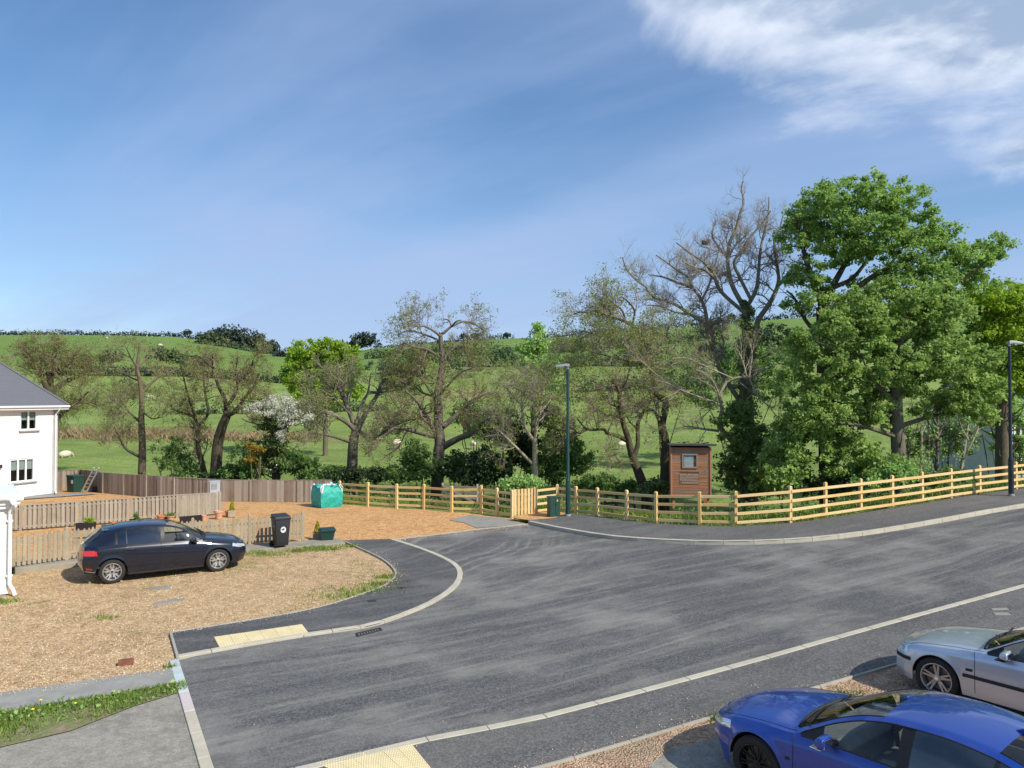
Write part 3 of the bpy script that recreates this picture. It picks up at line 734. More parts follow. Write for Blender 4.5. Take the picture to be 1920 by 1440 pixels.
# buff tactile slabs at the two crossing points
def tactile_area(corner_px, nx_, ny_, label):
    c = [np.array(G(*p)[:2]) for p in corner_px]          # near-left, near-right, far-right, far-left
    root = empty('tactile_paving', (c[0][0], c[0][1], float(zf(*c[0])))); tag(root, kind='structure')
    for i in range(nx_):
        for j in range(ny_):
            g = 0.008
            def P(u, v): return (c[0] * (1 - u) + c[1] * u) * (1 - v) + (c[3] * (1 - u) + c[2] * u) * v
            qd = [P((i + g) / nx_, (j + g) / ny_), P((i + 1 - g) / nx_, (j + g) / ny_), P((i + 1 - g) / nx_, (j + 1 - g) / ny_), P((i + g) / nx_, (j + 1 - g) / ny_)]
            m = MB(); h = 0.043 + random.uniform(0, 0.002)
            top = [(p[0], p[1], float(zf(*p)) + h) for p in qd]; bot = [(p[0], p[1], p[2] - 0.05) for p in top]
            m.add(bot + top, [(3, 2, 1, 0), (4, 5, 6, 7), (0, 1, 5, 4), (1, 2, 6, 5), (2, 3, 7, 6), (3, 0, 4, 7)])
            for a in range(6):                                # the rows of blisters
                for b in range(6):
                    p = P((i + (a + .5) / 6) / nx_, (j + (b + .5) / 6) / ny_); z = float(zf(*p)) + h
                    r1, r2 = 0.016, 0.009
                    w = [(p[0] + r1 * math.cos(k * math.pi / 2), p[1] + r1 * math.sin(k * math.pi / 2), z) for k in range(4)] + [(p[0] + r2 * math.cos(k * math.pi / 2), p[1] + r2 * math.sin(k * math.pi / 2), z + 0.006) for k in range(4)]
                    m.add(w, [(4, 5, 6, 7)] + [(k, (k + 1) % 4, 4 + (k + 1) % 4, 4 + k) for k in range(4)])
            m.build('tactile_slab', M['tactile'], root, recalc=False)
tactile_area([(413, 1221), (580, 1192), (566, 1174), (401, 1198)], 6, 2, None)
tactile_area([(690, 1478), (830, 1474), (768, 1396), (590, 1436)], 6, 3, None)

def patch_quad(name, px, h, mat, label, cat, th=0.02, group=None):
    m = MB(); c = [G(*p) for p in px]
    top = [(p[0], p[1], float(zf(p[0], p[1])) + h) for p in c]; bot = [(p[0], p[1], p[2] - th) for p in top]
    m.add(bot + top, [(3, 2, 1, 0), (4, 5, 6, 7), (0, 1, 5, 4), (1, 2, 6, 5), (2, 3, 7, 6), (3, 0, 4, 7)])
    return tag(m.build(name, mat, bevel=0.003), label, cat, group)
patch_quad('paving_slab', [(280, 1106), (320, 1104), (316, 1099), (284, 1101)], 0.012, M['slab'], 'small grey slab sunk in the gravel beside the black hatchback', 'slab')
patch_quad('paving_slab', [(287, 1136), (347, 1126), (345, 1122), (290, 1130)], 0.012, M['slab'], 'longer grey slab sunk in the gravel away from the black hatchback', 'slab')
patch_quad('inspection_cover', [(746, 1106), (761, 1106), (758, 1103), (744, 1103)], 0.041, M['iron'], 'small dark cover in the corner pavement near the gravel point', 'cover')
patch_quad('inspection_cover', [(690, 1132), (707, 1131), (704, 1128), (690, 1128)], 0.041, M['iron'], 'small dark cover in the corner pavement near the buff slabs', 'cover')
patch_quad('paving_slab', [(1862, 1148), (1892, 1147), (1888, 1143), (1858, 1144)], 0.042, M['slab'], 'pale slab set in the pavement behind the silver car, upper of two', 'slab')
patch_quad('paving_slab', [(1866, 1157), (1896, 1157), (1889, 1152), (1862, 1152)], 0.042, M['slab'], 'pale slab set in the pavement behind the silver car, lower of two', 'slab')
# gully grating at the kerb
g0, g1, g2, g3 = [np.array(G(*p)) for p in ((670, 1194), (716, 1182), (712, 1178), (668, 1188))]
gr = empty('gully_grate', g0); tag(gr, 'dark iron gully grate in the road against the corner kerb', 'drain grate')
m = MB(); 
for a, b in ((g0, g1), (g1, g2), (g2, g3), (g3, g0)): m.beam(a + [0, 0, .004], b + [0, 0, .004], 0.03, 0.02)
m.build('frame', M['iron'], gr)
for k in range(9):
    t = (k + .5) / 9; a = g0 * (1 - t) + g1 * t; b = g3 * (1 - t) + g2 * t
    MB().beam(a + [0, 0, .003], b + [0, 0, .003], 0.025, 0.016).build('bar', M['iron'], gr)
# ---------------------------------------------------------------- growing things
rng = np.random.default_rng(11)
def nrm(v): return v / np.maximum(np.linalg.norm(v, axis=-1, keepdims=True), 1e-9)
def tubes(P, Rr, s):
    """P (B,k,3) polylines, Rr (B,k) radii -> verts, quads"""
    B, k, _ = P.shape
    T = np.empty_like(P); T[:, 1:-1] = P[:, 2:] - P[:, :-2]; T[:, 0] = P[:, 1] - P[:, 0]; T[:, -1] = P[:, -1] - P[:, -2]; T = nrm(T)
    ref = np.where(np.abs(T[:, :1, 2:3]) > 0.9, np.array([1.0, 0, 0]), np.array([0.0, 0, 1.0])); ref = np.broadcast_to(ref, P.shape)
    U = nrm(np.cross(T, ref)); V = np.cross(T, U)
    a = np.arange(s) * 2 * np.pi / s
    ring = P[:, :, None, :] + (U[:, :, None, :] * np.cos(a)[:, None] + V[:, :, None, :] * np.sin(a)[:, None]) * Rr[:, :, None, None]
    i = np.arange(B * k * s).reshape(B, k, s); j = np.roll(i, -1, axis=2)
    q = np.stack([i[:, :-1], j[:, :-1], j[:, 1:], i[:, 1:]], -1).reshape(-1, 4)
    return ring.reshape(-1, 3), q
def merge(parts):
    vs, qs, b = [], [], 0
    for v, q in parts: vs.append(v); qs.append(q + b); b += len(v)
    return np.concatenate(vs), np.concatenate(qs)
def polyresample(pts, rad, k):
    P = np.array(pts, float); s = np.concatenate([[0], np.cumsum(np.linalg.norm(np.diff(P, axis=0), axis=1))]); t = np.linspace(0, s[-1], k)
    return np.stack([np.interp(t, s, P[:, c]) for c in range(3)], -1), np.interp(t, s, rad)
def grow(P, Rr, n, tr=(0.25, 1.0), ang=(25, 65), L=(1, 2), k=6, wig=0.15, up=0.1, rf=0.6, rmax=1.0, rend=0.35, droop=0.0, lenpow=1.0):
    B, kk, _ = P.shape
    ln = np.linalg.norm(np.diff(P, axis=1), axis=2).sum(1) ** lenpow; pr = ln / ln.sum()
    b = rng.choice(B, n, p=pr); t = rng.uniform(tr[0], tr[1], n) * (kk - 1); i = np.minimum(t.astype(int), kk - 2); f = (t - i)[:, None]
    p = P[b, i] * (1 - f) + P[b, i + 1] * f; tg = nrm(P[b, i + 1] - P[b, i]); r = Rr[b, i] * (1 - f[:, 0]) + Rr[b, i + 1] * f[:, 0]
    rv = rng.normal(size=(n, 3)); pe = nrm(rv - (rv * tg).sum(1, keepdims=True) * tg)
    a = np.radians(rng.uniform(ang[0], ang[1], n))[:, None]; d = nrm(np.cos(a) * tg + np.sin(a) * pe)
    l = rng.uniform(L[0], L[1], n) * (1.22 - 0.82 * (t / (kk - 1)))
    out = np.empty((n, k, 3)); out[:, 0] = p
    for j in range(1, k):
        d = nrm(d + rng.normal(size=(n, 3)) * wig + np.array([0, 0, up - droop * j / k]))
        out[:, j] = out[:, j - 1] + d * (l / (k - 1))[:, None]
    r0 = np.minimum(r * rf, rmax); rr = r0[:, None] * np.linspace(1, rend, k)[None]
    return out, rr
def leafquads(C, size, upb=0.6, asp=0.6, var=0.4, out=None, outb=0.0, tint=None):
    n = len(C); nr = rng.normal(size=(n, 3)) + np.array([0, 0, upb])
    if out is not None: nr = nr + out * outb
    nr = nrm(nr); a = rng.normal(size=(n, 3)); a = nrm(a - (a * nr).sum(1, keepdims=True) * nr); b = np.cross(nr, a)
    s = (size * rng.uniform(1 - var, 1 + var, n))[:, None]
    v = np.stack([C + a * s * 0.5, C + b * s * 0.5 * asp + nr * s * 0.06, C - a * s * 0.5, C - b * s * 0.5 * asp + nr * s * 0.06], 1).reshape(-1, 3)
    q = np.arange(4 * n).reshape(n, 4)
    rn = np.clip(rng.normal(0.5, 0.24, n), 0, 1)
    if tint is not None and len(tint) == n: rn = np.clip(rn * 0.6 + tint * 0.55 - 0.08, 0, 1)
    return v, q, np.repeat(rn, 4)
def clumps(ctr, rad, per, flat=0.75, shell=0.55):
    """points in soft clumps; more of them towards the outside and the top"""
    n = len(ctr); tot = n * per
    c = np.repeat(ctr, per, 0); r = np.repeat(rad, per)[:, None]
    d = nrm(rng.normal(size=(tot, 3))); rr = np.abs(rng.normal(0.55, 0.32, (tot, 1))) if shell > 0.52 else rng.uniform(0, 1, (tot, 1)) ** shell
    off = d * rr * r; off[:, 2] *= flat
    clumps.tint = np.repeat(rng.uniform(0, 1, n), per)
    return c + off, d
def mkleaves(name, C, size, mat, parent, upb=0.6, asp=0.6, out=None, outb=0.0, label=None):
    v, q, r = leafquads(C, size, upb, asp, out=out, outb=outb, tint=getattr(clumps, 'tint', None) if out is not None else None)
    o = link(name, fastmesh(name, v, q, dict(rnd=r)), mat, parent)
    if label: o['label'] = label
    return o
def limb3(d, w0, w1, dz0, dz1, pts, wig=0.0):
    n = len(pts); P = []
    for i, (px, py) in enumerate(pts): P.append(at(px, py, d + dz0 + (dz1 - dz0) * i / (n - 1)))
    P = np.array(catmull([tuple(p) for p in P], 4))
    if wig: P[1:] += rng.normal(size=(len(P) - 1, 3)) * wig
    r = np.linspace(w0, w1, len(P)) / 2 * d / F
    return P, r
def tree(name, label, cat, d, limbs, levels, bark_m, twig_m, leafspec=None, group=None, base=None):
    """limbs: (w0, w1, depth0, depth1, [(px, py), ...]) in photograph pixels at distance d"""
    sk = [limb3(d, *l) for l in limbs]
    p0 = sk[0][0][0]; gz = float(zt(p0[0], p0[1]))
    root = empty(name, (p0[0], p0[1], gz)); tag(root, label, cat, group)
    tp = []
    P0, r0 = sk[0]
    if p0[2] > gz - 0.2:
        st = np.array([[p0[0], p0[1], gz - 0.3]]); st2 = np.array([[p0[0], p0[1], gz + 0.15]])
        add = np.concatenate([st, st2]) if p0[2] > gz + 0.5 else st
        P0 = np.concatenate([add, P0]); r0 = np.concatenate([[r0[0] * 1.5, r0[0] * 1.15][:len(add)], r0]); sk[0] = (P0, r0)
    for i, (P, r) in enumerate(sk):
        if i and P[0][2] < gz + 1.2 and r[0] > 0.1:
            P = np.concatenate([[[P[0][0], P[0][1], float(zt(P[0][0], P[0][1])) - 0.3]], P]); r = np.concatenate([[r[0] * 1.3], r]); sk[i] = (P, r)
        tp.append(tubes(P[None], r[None], 8))
    v, q = merge(tp); link('trunk', fastmesh('trunk', v, q, None, True), bark_m, root)
    K = 12
    cur = [polyresample(P, r, K) for P, r in sk]
    LP = np.stack([c[0] for c in cur]); LR = np.stack([c[1] for c in cur])
    allT = []; lastP = None
    pools = [(LP, LR)]
    for lv in levels:
        lv = dict(lv); src = lv.pop('src', -1); s = lv.pop('s', 3); sk0 = lv.pop('skip', 0)
        Pp, Rp = pools[src]
        if src == 0 and sk0: Pp, Rp = Pp[sk0:], Rp[sk0:]
        P, r = grow(Pp, Rp, **lv); pools.append((P, r)); allT.append(tubes(P, r, s)); lastP = P
    if allT:
        v, q = merge(allT); link('branches', fastmesh('branches', v, q, None, True), twig_m, root)
    if leafspec:
        for nm, n, size, mat, spread in leafspec:
            nt_ = max(1, n // 7); ks = rng.integers(0, lastP.shape[0], nt_); tip = lastP[ks, -1]
            C = np.repeat(tip, 7, 0) + rng.normal(size=(nt_ * 7, 3)) * spread * 0.75
            mkleaves(nm, C, size, mat, root)
    return root
def px_blobs(d, blobs, dens, rad, seed=0):
    """clump centres filling px ellipses (cx, cy, rx, ry, depth offset, depth radius in m)"""
    C = []; Rd = []
    for cx, cy, rx, ry, do, dr in blobs:
        n = max(3, int(dens * rx * ry / 1000)); m = F / (d + do)
        u = nrm(rng.normal(size=(n, 3))) * (rng.uniform(0, 1, (n, 1)) ** 0.42)
        c = at(cx, cy, d + do)
        C.append(c + u * np.array([rx / m, dr, ry / m])); Rd.append(rng.uniform(rad[0], rad[1], n))
    return np.concatenate(C), np.concatenate(Rd)
def shrub(name, label, d, blobs, mat, dens=12, rad=(0.3, 0.6), per=60, size=0.10, cat='shrub', group=None, stems=4, stem_mat=None, upb=0.5):
    C, Rd = px_blobs(d, blobs, dens, rad)
    gx, gy = float(C[:, 0].mean()), float(C[:, 1].mean()); gz = float(zt(gx, gy))
    keep = C[:, 2] > zt(C[:, 0], C[:, 1]) + 0.05
    C, Rd = C[keep], Rd[keep]
    root = empty(name, (gx, gy, gz)); tag(root, label, cat, group)
    pts, out = clumps(C, Rd, per)
    pts[:, 2] = np.maximum(pts[:, 2], zt(pts[:, 0], pts[:, 1]) + 0.02)
    mkleaves('foliage', pts, size, mat, root, upb, 0.65, out, 0.6)
    tp = []
    for i in range(stems):
        t = C[rng.integers(len(C))]; b = np.array([gx + rng.normal() * 0.25, gy + rng.normal() * 0.25, gz - 0.2])
        mid = (b + t) / 2 + rng.normal(size=3) * 0.15; tp.append(tubes(np.array([[b, mid, t]]), np.array([[0.05, 0.035, 0.012]]), 6))
    if tp:
        v, q = merge(tp); link('stem', fastmesh('stem', v, q, None, True), stem_mat or M['bark_brown'], root)
    return root

OAKL = [dict(src=0, skip=1, n=95, L=(1.1, 2.9), k=7, wig=0.26, up=0.02, ang=(30, 80), rf=0.45, rmax=0.055, s=5, tr=(0.3, 1.0)),
        dict(n=1000, L=(0.6, 1.6), k=5, wig=0.25, up=0.05, ang=(25, 75), rf=0.6, rmax=0.018, s=3),
        dict(n=7000, L=(0.25, 0.60), k=4, wig=0.26, up=0.02, ang=(20, 65), rf=0.65, rmax=0.008, rend=0.6, s=3)]
def lv(levels, f, **kw):
    out = []
    for i, l in enumerate(levels):
        l = dict(l); l['n'] = int(l['n'] * f); l.update(kw); out.append(l)
    return out
GT = 'trees along the stream behind the fences'
# broad half-leafed oaks and thinner trees along the stream
tree('oak_tree', 'wide oak with brownish young leaves standing behind the white house', 'tree', 54, [
    (22, 16, 0, 0, [(92, 880), (92, 800), (93, 735)]), (13, 3, 0, 1.5, [(93, 738), (117, 720), (150, 702), (172, 690)]), (12, 3, 0, -1.5, [(93, 738), (75, 700), (58, 672), (45, 655)]),
    (12, 3, 0, 1, [(93, 738), (97, 695), (104, 660), (112, 640)]), (7, 2, 0, -2, [(92, 800), (120, 775), (155, 745), (165, 735)]), (8, 2, 0, -1, [(94, 720), (85, 680), (80, 650)]), (7, 2, 0, 2, [(97, 700), (130, 680), (150, 655)]), (5, 2, 0, -1, [(92, 790), (125, 770), (140, 765)])],
    lv(OAKL, 0.95, ), M['bark_dark'], M['twig_brown'], [('crown', 12325, 0.085, M['leaf_oak'], 0.12), ('crown', 7500, 0.085, M['leaf_olive'], 0.12)], GT)
tree('slender_tree', 'slender straight trunked tree with few side limbs behind the closeboard fence', 'tree', 47, [
    (15, 4, 0, 0, [(266, 892), (267, 837), (265, 787), (266, 750), (262, 712), (257, 687), (262, 650)]), (6, 2, 0, -1.5, [(261, 856), (237, 842), (225, 822), (214, 800)]), (5, 2, 0, 1, [(263, 792), (245, 775), (230, 755), (222, 745)]),
    (6, 2, 0, 1.2, [(267, 736), (282, 720), (302, 702), (306, 688)]), (4, 1.5, 0, -1, [(258, 690), (245, 670), (238, 655)]), (4, 1.5, 0, 1, [(258, 690), (275, 672), (285, 655)]), (3.5, 1.5, 0, -1, [(265, 770), (285, 785), (300, 782)]), (3.5, 1.5, 0, 1, [(262, 715), (240, 705), (225, 690)])],
    lv(OAKL, 0.62), M['bark_brown'], M['twig_brown'], [('crown', 7650, 0.085, M['leaf_oak'], 0.10)], GT)
tree('oak_tree', 'twin trunked dark oak with bare brownish crown behind the closeboard fence', 'tree', 45, [
    (23, 16, 0, 0, [(404, 896), (408, 837), (415, 805), (425, 780)]), (12, 8, 0.6, 0.6, [(386, 896), (377, 862), (372, 837), (372, 795)]),
    (10, 3, 0, -1, [(425, 780), (442, 770), (462, 742), (477, 722), (485, 700)]), (9, 3, 0, 1, [(423, 782), (422, 750), (410, 725), (400, 695), (398, 668)]), (7, 3, 0, -1.5, [(424, 765), (440, 740), (445, 720), (442, 695), (446, 668)]),
    (6, 2, 0.6, 0, [(372, 797), (360, 780), (330, 770), (318, 758)]), (6, 2, 0.6, 1.5, [(374, 797), (390, 775), (385, 740), (380, 700), (374, 675)]), (5, 2, 0.6, -1, [(372, 800), (355, 750), (345, 710), (338, 680)]), (5, 2, 0, 2, [(400, 690), (375, 670), (352, 668)]), (5, 2, 0, -2, [(445, 720), (470, 690), (474, 676)])],
    lv(OAKL, 0.75), M['bark_dark'], M['twig_brown'], [('crown', 11050, 0.085, M['leaf_oak'], 0.10), ('crown', 3600, 0.085, M['leaf_olive'], 0.10)], GT)
tree('oak_tree', 'low spreading oak with short thick trunk and long arching limbs', 'tree', 43, [
    (21, 16, 0, 0, [(660, 890), (662, 835), (667, 808)]), (11, 4, 0, 1, [(667, 810), (660, 785), (640, 735), (632, 705), (634, 680)]), (10, 3, 0, -1, [(665, 806), (650, 792), (622, 777), (590, 767), (575, 755)]),
    (7, 2, 0, -1.5, [(660, 830), (630, 820), (592, 812), (570, 815)]), (11, 3, 0, 1, [(670, 808), (690, 767), (705, 745), (715, 720), (732, 700), (745, 690)]), (8, 2, 0, -2, [(675, 810), (700, 822), (730, 803), (750, 795)]),
    (8, 2, 0, 2, [(668, 795), (680, 755), (690, 735), (695, 700)]), (5, 2, 0, 0, [(640, 735), (620, 710), (605, 690)]), (5, 2, 0, 1, [(690, 735), (720, 735), (745, 730)]), (4, 2, 0, -1, [(655, 775), (625, 745), (600, 730)])],
    lv(OAKL, 0.62), M['bark_grey'], M['twig_grey'], [('crown', 8925, 0.085, M['leaf_oak'], 0.10), ('crown', 3600, 0.085, M['leaf_olive'], 0.10)], GT)
tree('oak_tree', 'tall oak with flat umbrella top and several tiers of limbs', 'tree', 42, [
    (24, 4, 0, 0, [(820, 908), (822, 855), (825, 830), (822, 797), (822, 772), (820, 742), (826, 712), (828, 690), (828, 655), (826, 627), (832, 624), (846, 612)]),
    (14, 3, 0, -1, [(830, 838), (860, 822), (887, 812), (905, 790), (928, 770)]), (12, 3, 0, 1, [(830, 800), (852, 782), (875, 760), (897, 745), (920, 735)]), (10, 3, 0, -1, [(815, 808), (800, 782), (790, 765), (777, 747), (760, 732)]),
    (10, 3, 0, -2, [(815, 818), (782, 810), (747, 802), (722, 815), (705, 837), (685, 852)]), (8, 3, 0, 1.5, [(816, 802), (790, 785), (755, 790), (735, 800)]), (7, 2, 0, 1, [(818, 748), (800, 722), (790, 692), (792, 670)]), (7, 2, 0, -1, [(826, 738), (840, 722), (862, 700), (885, 690)]),
    (7, 2, 0, 1, [(829, 678), (847, 655), (872, 642), (900, 640)]), (6, 2, 0, -1, [(828, 672), (800, 655), (775, 650), (755, 640)]), (6, 2, 0, -1, [(828, 632), (815, 622), (797, 612), (780, 612)]), (5, 2, 0, 1, [(846, 612), (868, 603), (890, 608), (908, 620)]), (4, 1.5, 0, 0.5, [(846, 612), (842, 601), (830, 598)]), (4, 1.5, 0, -.5, [(828, 640), (790, 625), (765, 620), (745, 628)]), (4, 1.5, 0, -.5, [(847, 612), (855, 603), (865, 600)]), (5, 2, 0, 2, [(820, 745), (790, 735), (770, 712)])],
    lv(OAKL, 1.15, ), M['bark_grey'], M['twig_brown'], [('crown', 13812, 0.085, M['leaf_oak'], 0.10), ('crown', 4500, 0.085, M['leaf_olive'], 0.10)], GT)
tree('thorn_tree', 'small grey forked thorn tree with thin leaning stems by the gate', 'tree', 36, [
    (12, 9, 0, 0, [(1003, 905), (1003, 857), (1003, 828)]), (7, 3, 0, -.5, [(1003, 830), (985, 801), (979, 769), (976, 743), (970, 715)]), (7, 3, 0, .5, [(1003, 832), (1006, 796), (1012, 778), (1016, 750), (1022, 720)]), (6, 2, 0, -1, [(998, 870), (962, 833), (938, 810), (924, 796)]),
    (4, 1.5, 0, .5, [(978, 760), (955, 735), (940, 720)]), (4, 1.5, 0, 1, [(1012, 775), (1035, 745), (1045, 720)]), (3, 1.2, 0, 1, [(980, 780), (1000, 750), (998, 715)])],
    lv(OAKL, 0.75, ), M['bark_pale'], M['twig_grey'], [('crown', 7800, 0.085, M['leaf_olive'], 0.10)], GT)
tree('alder_tree', 'dark forked tree with crooked side limb beside the red cabin', 'tree', 35.5, [
    (19, 13, 0, 0, [(1212, 925), (1193, 875), (1184, 851)]), (13, 5, 0, -.4, [(1184, 853), (1177, 820), (1169, 796), (1162, 760), (1160, 731), (1148, 715)]), (10, 6, 0, .5, [(1188, 857), (1196, 832), (1196, 796), (1205, 774)]), (9, 3, 0, -1, [(1178, 828), (1157, 817), (1140, 813), (1131, 805), (1102, 805), (1083, 786)]), (5, 2, 0, -1, [(1192, 868), (1165, 868), (1152, 852)]),
    (5, 2, 0, .5, [(1205, 774), (1220, 750), (1215, 725)]), (4, 2, 0, -.5, [(1160, 735), (1175, 715), (1180, 690)]), (4, 2, 0, -.5, [(1163, 765), (1140, 755), (1125, 735)]), (4, 2, 0, -1, [(1102, 805), (1085, 812), (1070, 800)])],
    lv(OAKL, 0.5, ), M['bark_dark'], M['twig_brown'], [('crown', 4500, 0.085, M['leaf_olive'], 0.10)], GT)
tree('oak_tree', 'dark trunked oak touching the red cabin, olive crown sweeping away from it', 'tree', 36.5, [
    (19, 12, 0, 0, [(1245, 925), (1248, 855), (1246, 820), (1241, 796), (1248, 765), (1247, 745)]), (12, 8, 0, .5, [(1246, 750), (1230, 736), (1224, 700), (1218, 660), (1205, 630)]), (8, 3, .5, 0, [(1206, 632), (1185, 610), (1165, 600), (1148, 594), (1138, 580), (1125, 572)]), (7, 3, 0, -.6, [(1241, 798), (1224, 769), (1205, 774), (1190, 783)]),
    (5, 2, .5, 1, [(1172, 602), (1168, 585), (1158, 575), (1140, 572)]), (6, 2, .5, -.5, [(1215, 650), (1180, 645), (1150, 640), (1110, 625), (1085, 620)]), (5, 2, .5, 1.5, [(1150, 590), (1120, 590), (1090, 585), (1075, 590)]), (5, 2, .5, .5, [(1185, 610), (1190, 585), (1180, 568), (1165, 556)]), (5, 2, .5, -1, [(1222, 690), (1190, 680), (1150, 670), (1110, 660)]), (5, 2, .5, 1, [(1140, 580), (1125, 565), (1138, 556)]), (5, 2, .5, 1.5, [(1220, 670), (1245, 640), (1255, 610)]), (4, 2, .5, 0, [(1110, 625), (1080, 640), (1065, 660)])],
    lv(OAKL, 1.15, ), M['bark_dark'], M['twig_grey'], [('crown', 12600, 0.085, M['leaf_olive'], 0.12), ('crown', 5525, 0.085, M['leaf_oak'], 0.10)], GT)
ASHL = [dict(src=0, skip=1, n=190, L=(0.8, 2.2), k=8, wig=0.27, up=0.05, ang=(35, 85), rf=0.42, rmax=0.05, s=5, tr=(0.2, 1.0)),
        dict(n=1700, L=(0.5, 1.25), k=6, wig=0.24, up=0.10, ang=(30, 75), rf=0.6, rmax=0.024, s=4),
        dict(n=9500, L=(0.28, 0.68), k=5, wig=0.16, up=0.20, ang=(25, 60), rf=0.75, rmax=0.012, rend=0.6, s=3)]
ash = tree('ash_tree', 'tall bare grey ash with ivy clad trunk rising above the red cabin', 'tree', 39, [
    (34, 14, 0, 0, [(1405, 950), (1400, 850), (1398, 760), (1400, 690), (1400, 640), (1397, 575)]),
    (9.9, 2.4, 0, 0, [(1396, 578), (1375, 540), (1367, 512), (1364, 480), (1370, 450), (1380, 432), (1386, 405), (1395, 378), (1390, 356), (1393, 340)]),
    (8.1, 2.4, 0, -1.2, [(1394, 585), (1352, 547), (1340, 520), (1332, 505), (1317, 490), (1295, 475), (1268, 455)]),
    (8.7, 2.4, 0, 1.2, [(1398, 580), (1417, 545), (1422, 512), (1425, 475), (1432, 440), (1440, 405), (1442, 370)]),
    (6.8, 2.4, 0, -1, [(1408, 562), (1387, 520), (1376, 492), (1390, 472), (1402, 450), (1430, 417), (1445, 395)]),
    (12.4, 2.4, 0, .8, [(1405, 685), (1417, 625), (1422, 600), (1442, 570), (1455, 545), (1460, 520), (1455, 485), (1452, 450), (1460, 435), (1468, 405)]),
    (5.6, 1.6, .8, 1.5, [(1457, 540), (1475, 515), (1490, 498), (1505, 490)]),
    (9.9, 2.4, 0, -.8, [(1392, 760), (1348, 690), (1340, 660), (1327, 627), (1324, 590), (1315, 562), (1297, 537), (1290, 520), (1270, 507), (1250, 492), (1230, 478)]),
    (5.0, 1.6, -.5, -1, [(1316, 562), (1327, 540), (1335, 517), (1337, 505), (1345, 482), (1350, 455)]),
    (6.8, 2.4, -.5, 0, [(1325, 606), (1295, 590), (1265, 570), (1240, 562), (1220, 552), (1210, 537), (1195, 527), (1175, 505), (1167, 482)]),
    (4.3, 1.6, -.3, 1, [(1297, 590), (1265, 585), (1240, 575), (1215, 572)]), (7, 2, -.8, -2, [(1340, 522), (1320, 505), (1300, 500), (1280, 490)]), (6, 2, 0, 1.5, [(1365, 485), (1345, 460), (1335, 440), (1340, 415)]), (6, 2, -.6, .5, [(1297, 538), (1270, 530), (1245, 520), (1215, 515)])],
    ASHL, M['bark_ash'], M['twig_grey'], None, GT)
# ivy up its trunk, sprays of dead pale wood half way up
iv = [(at(1400 + 8 * math.sin(i), 945 - i * 6.2, 38.9)) for i in range(62)]
C, o_ = clumps(np.array(iv), np.linspace(1.0, 0.22, 62), 120, 1.0, 0.5)
mkleaves('ivy', C, 0.13, M['leaf_ivy'], ash, 0.2, 0.7, o_, 1.0, 'dark ivy wrapped around the trunk')
snag = tree('dead_tree', 'crooked dead snag with pale sprays of twigs leaning over the red cabin', 'tree', 36, [
    (9.3, 6.6, 0, 0, [(1392, 925), (1388, 860), (1380, 839), (1359, 812), (1349, 793), (1354, 767), (1350, 740), (1362, 715)]), (5.0, 3.0, 0, -.5, [(1347, 808), (1310, 803), (1281, 797)]), (6.2, 4.2, 0, -.5, [(1362, 716), (1385, 708), (1412, 705), (1420, 690)]),
    (4.3, 1.2, 0, -1.5, [(1352, 760), (1327, 750), (1265, 726), (1222, 695), (1170, 645)]), (3.7, 1.2, -.5, -1, [(1405, 708), (1420, 740), (1447, 765), (1456, 752)]), (3.1, 1.2, 0, -2, [(1380, 712), (1330, 690), (1290, 672), (1260, 672)]), (3.1, 1.2, -.4, .5, [(1400, 706), (1390, 670), (1370, 640), (1360, 620)]), (3.1, 1.2, -.4, -1, [(1360, 718), (1330, 770), (1300, 790)]), (3.1, 1.2, -.4, 1, [(1412, 703), (1440, 690), (1470, 680), (1490, 690)]), (3.1, 1.2, -.4, 0, [(1405, 704), (1410, 665), (1405, 640)]), (3.7, 1.2, -.4, -1.4, [(1355, 775), (1346, 735), (1330, 705), (1300, 690)])],
    [dict(src=0, skip=1, n=130, L=(0.8, 2.2), k=7, wig=0.13, up=0.03, ang=(15, 60), rf=0.5, rmax=0.024, s=4), dict(n=700, L=(0.5, 1.2), k=5, wig=0.14, up=0.04, ang=(20, 60), rf=0.6, rmax=0.012, s=3), dict(n=2600, L=(0.25, 0.6), k=4, wig=0.15, up=0.05, ang=(20, 60), rf=0.6, rmax=0.008, s=3)],
    M['bark_pale'], M['bark_pale'], [('crown', 1500, 0.085, M['leaf_olive'], 0.1)], GT)
nest = MB(); nc = at(1323, 454, 38.4)
for i in range(70):
    a = random.uniform(0, 6.28); e = random.uniform(-0.5, 0.5); r_ = 0.17
    p = Vector(nc) + Vector((math.cos(a) * r_, math.sin(a) * r_, e * 0.2)); t = Vector((-math.sin(a), math.cos(a), random.uniform(-.5, .5))) * 0.16
    nest.tube([p - t, p + t], 0.008, 4)
nest.lathe([(0.05, -0.12), (0.17, -0.05), (0.19, 0.05), (0.12, 0.06)], tuple(nc), 10)
tag(nest.build('bird_nest', M['twig_brown']), 'dark twig nest lodged high in the bare ash', 'nest')
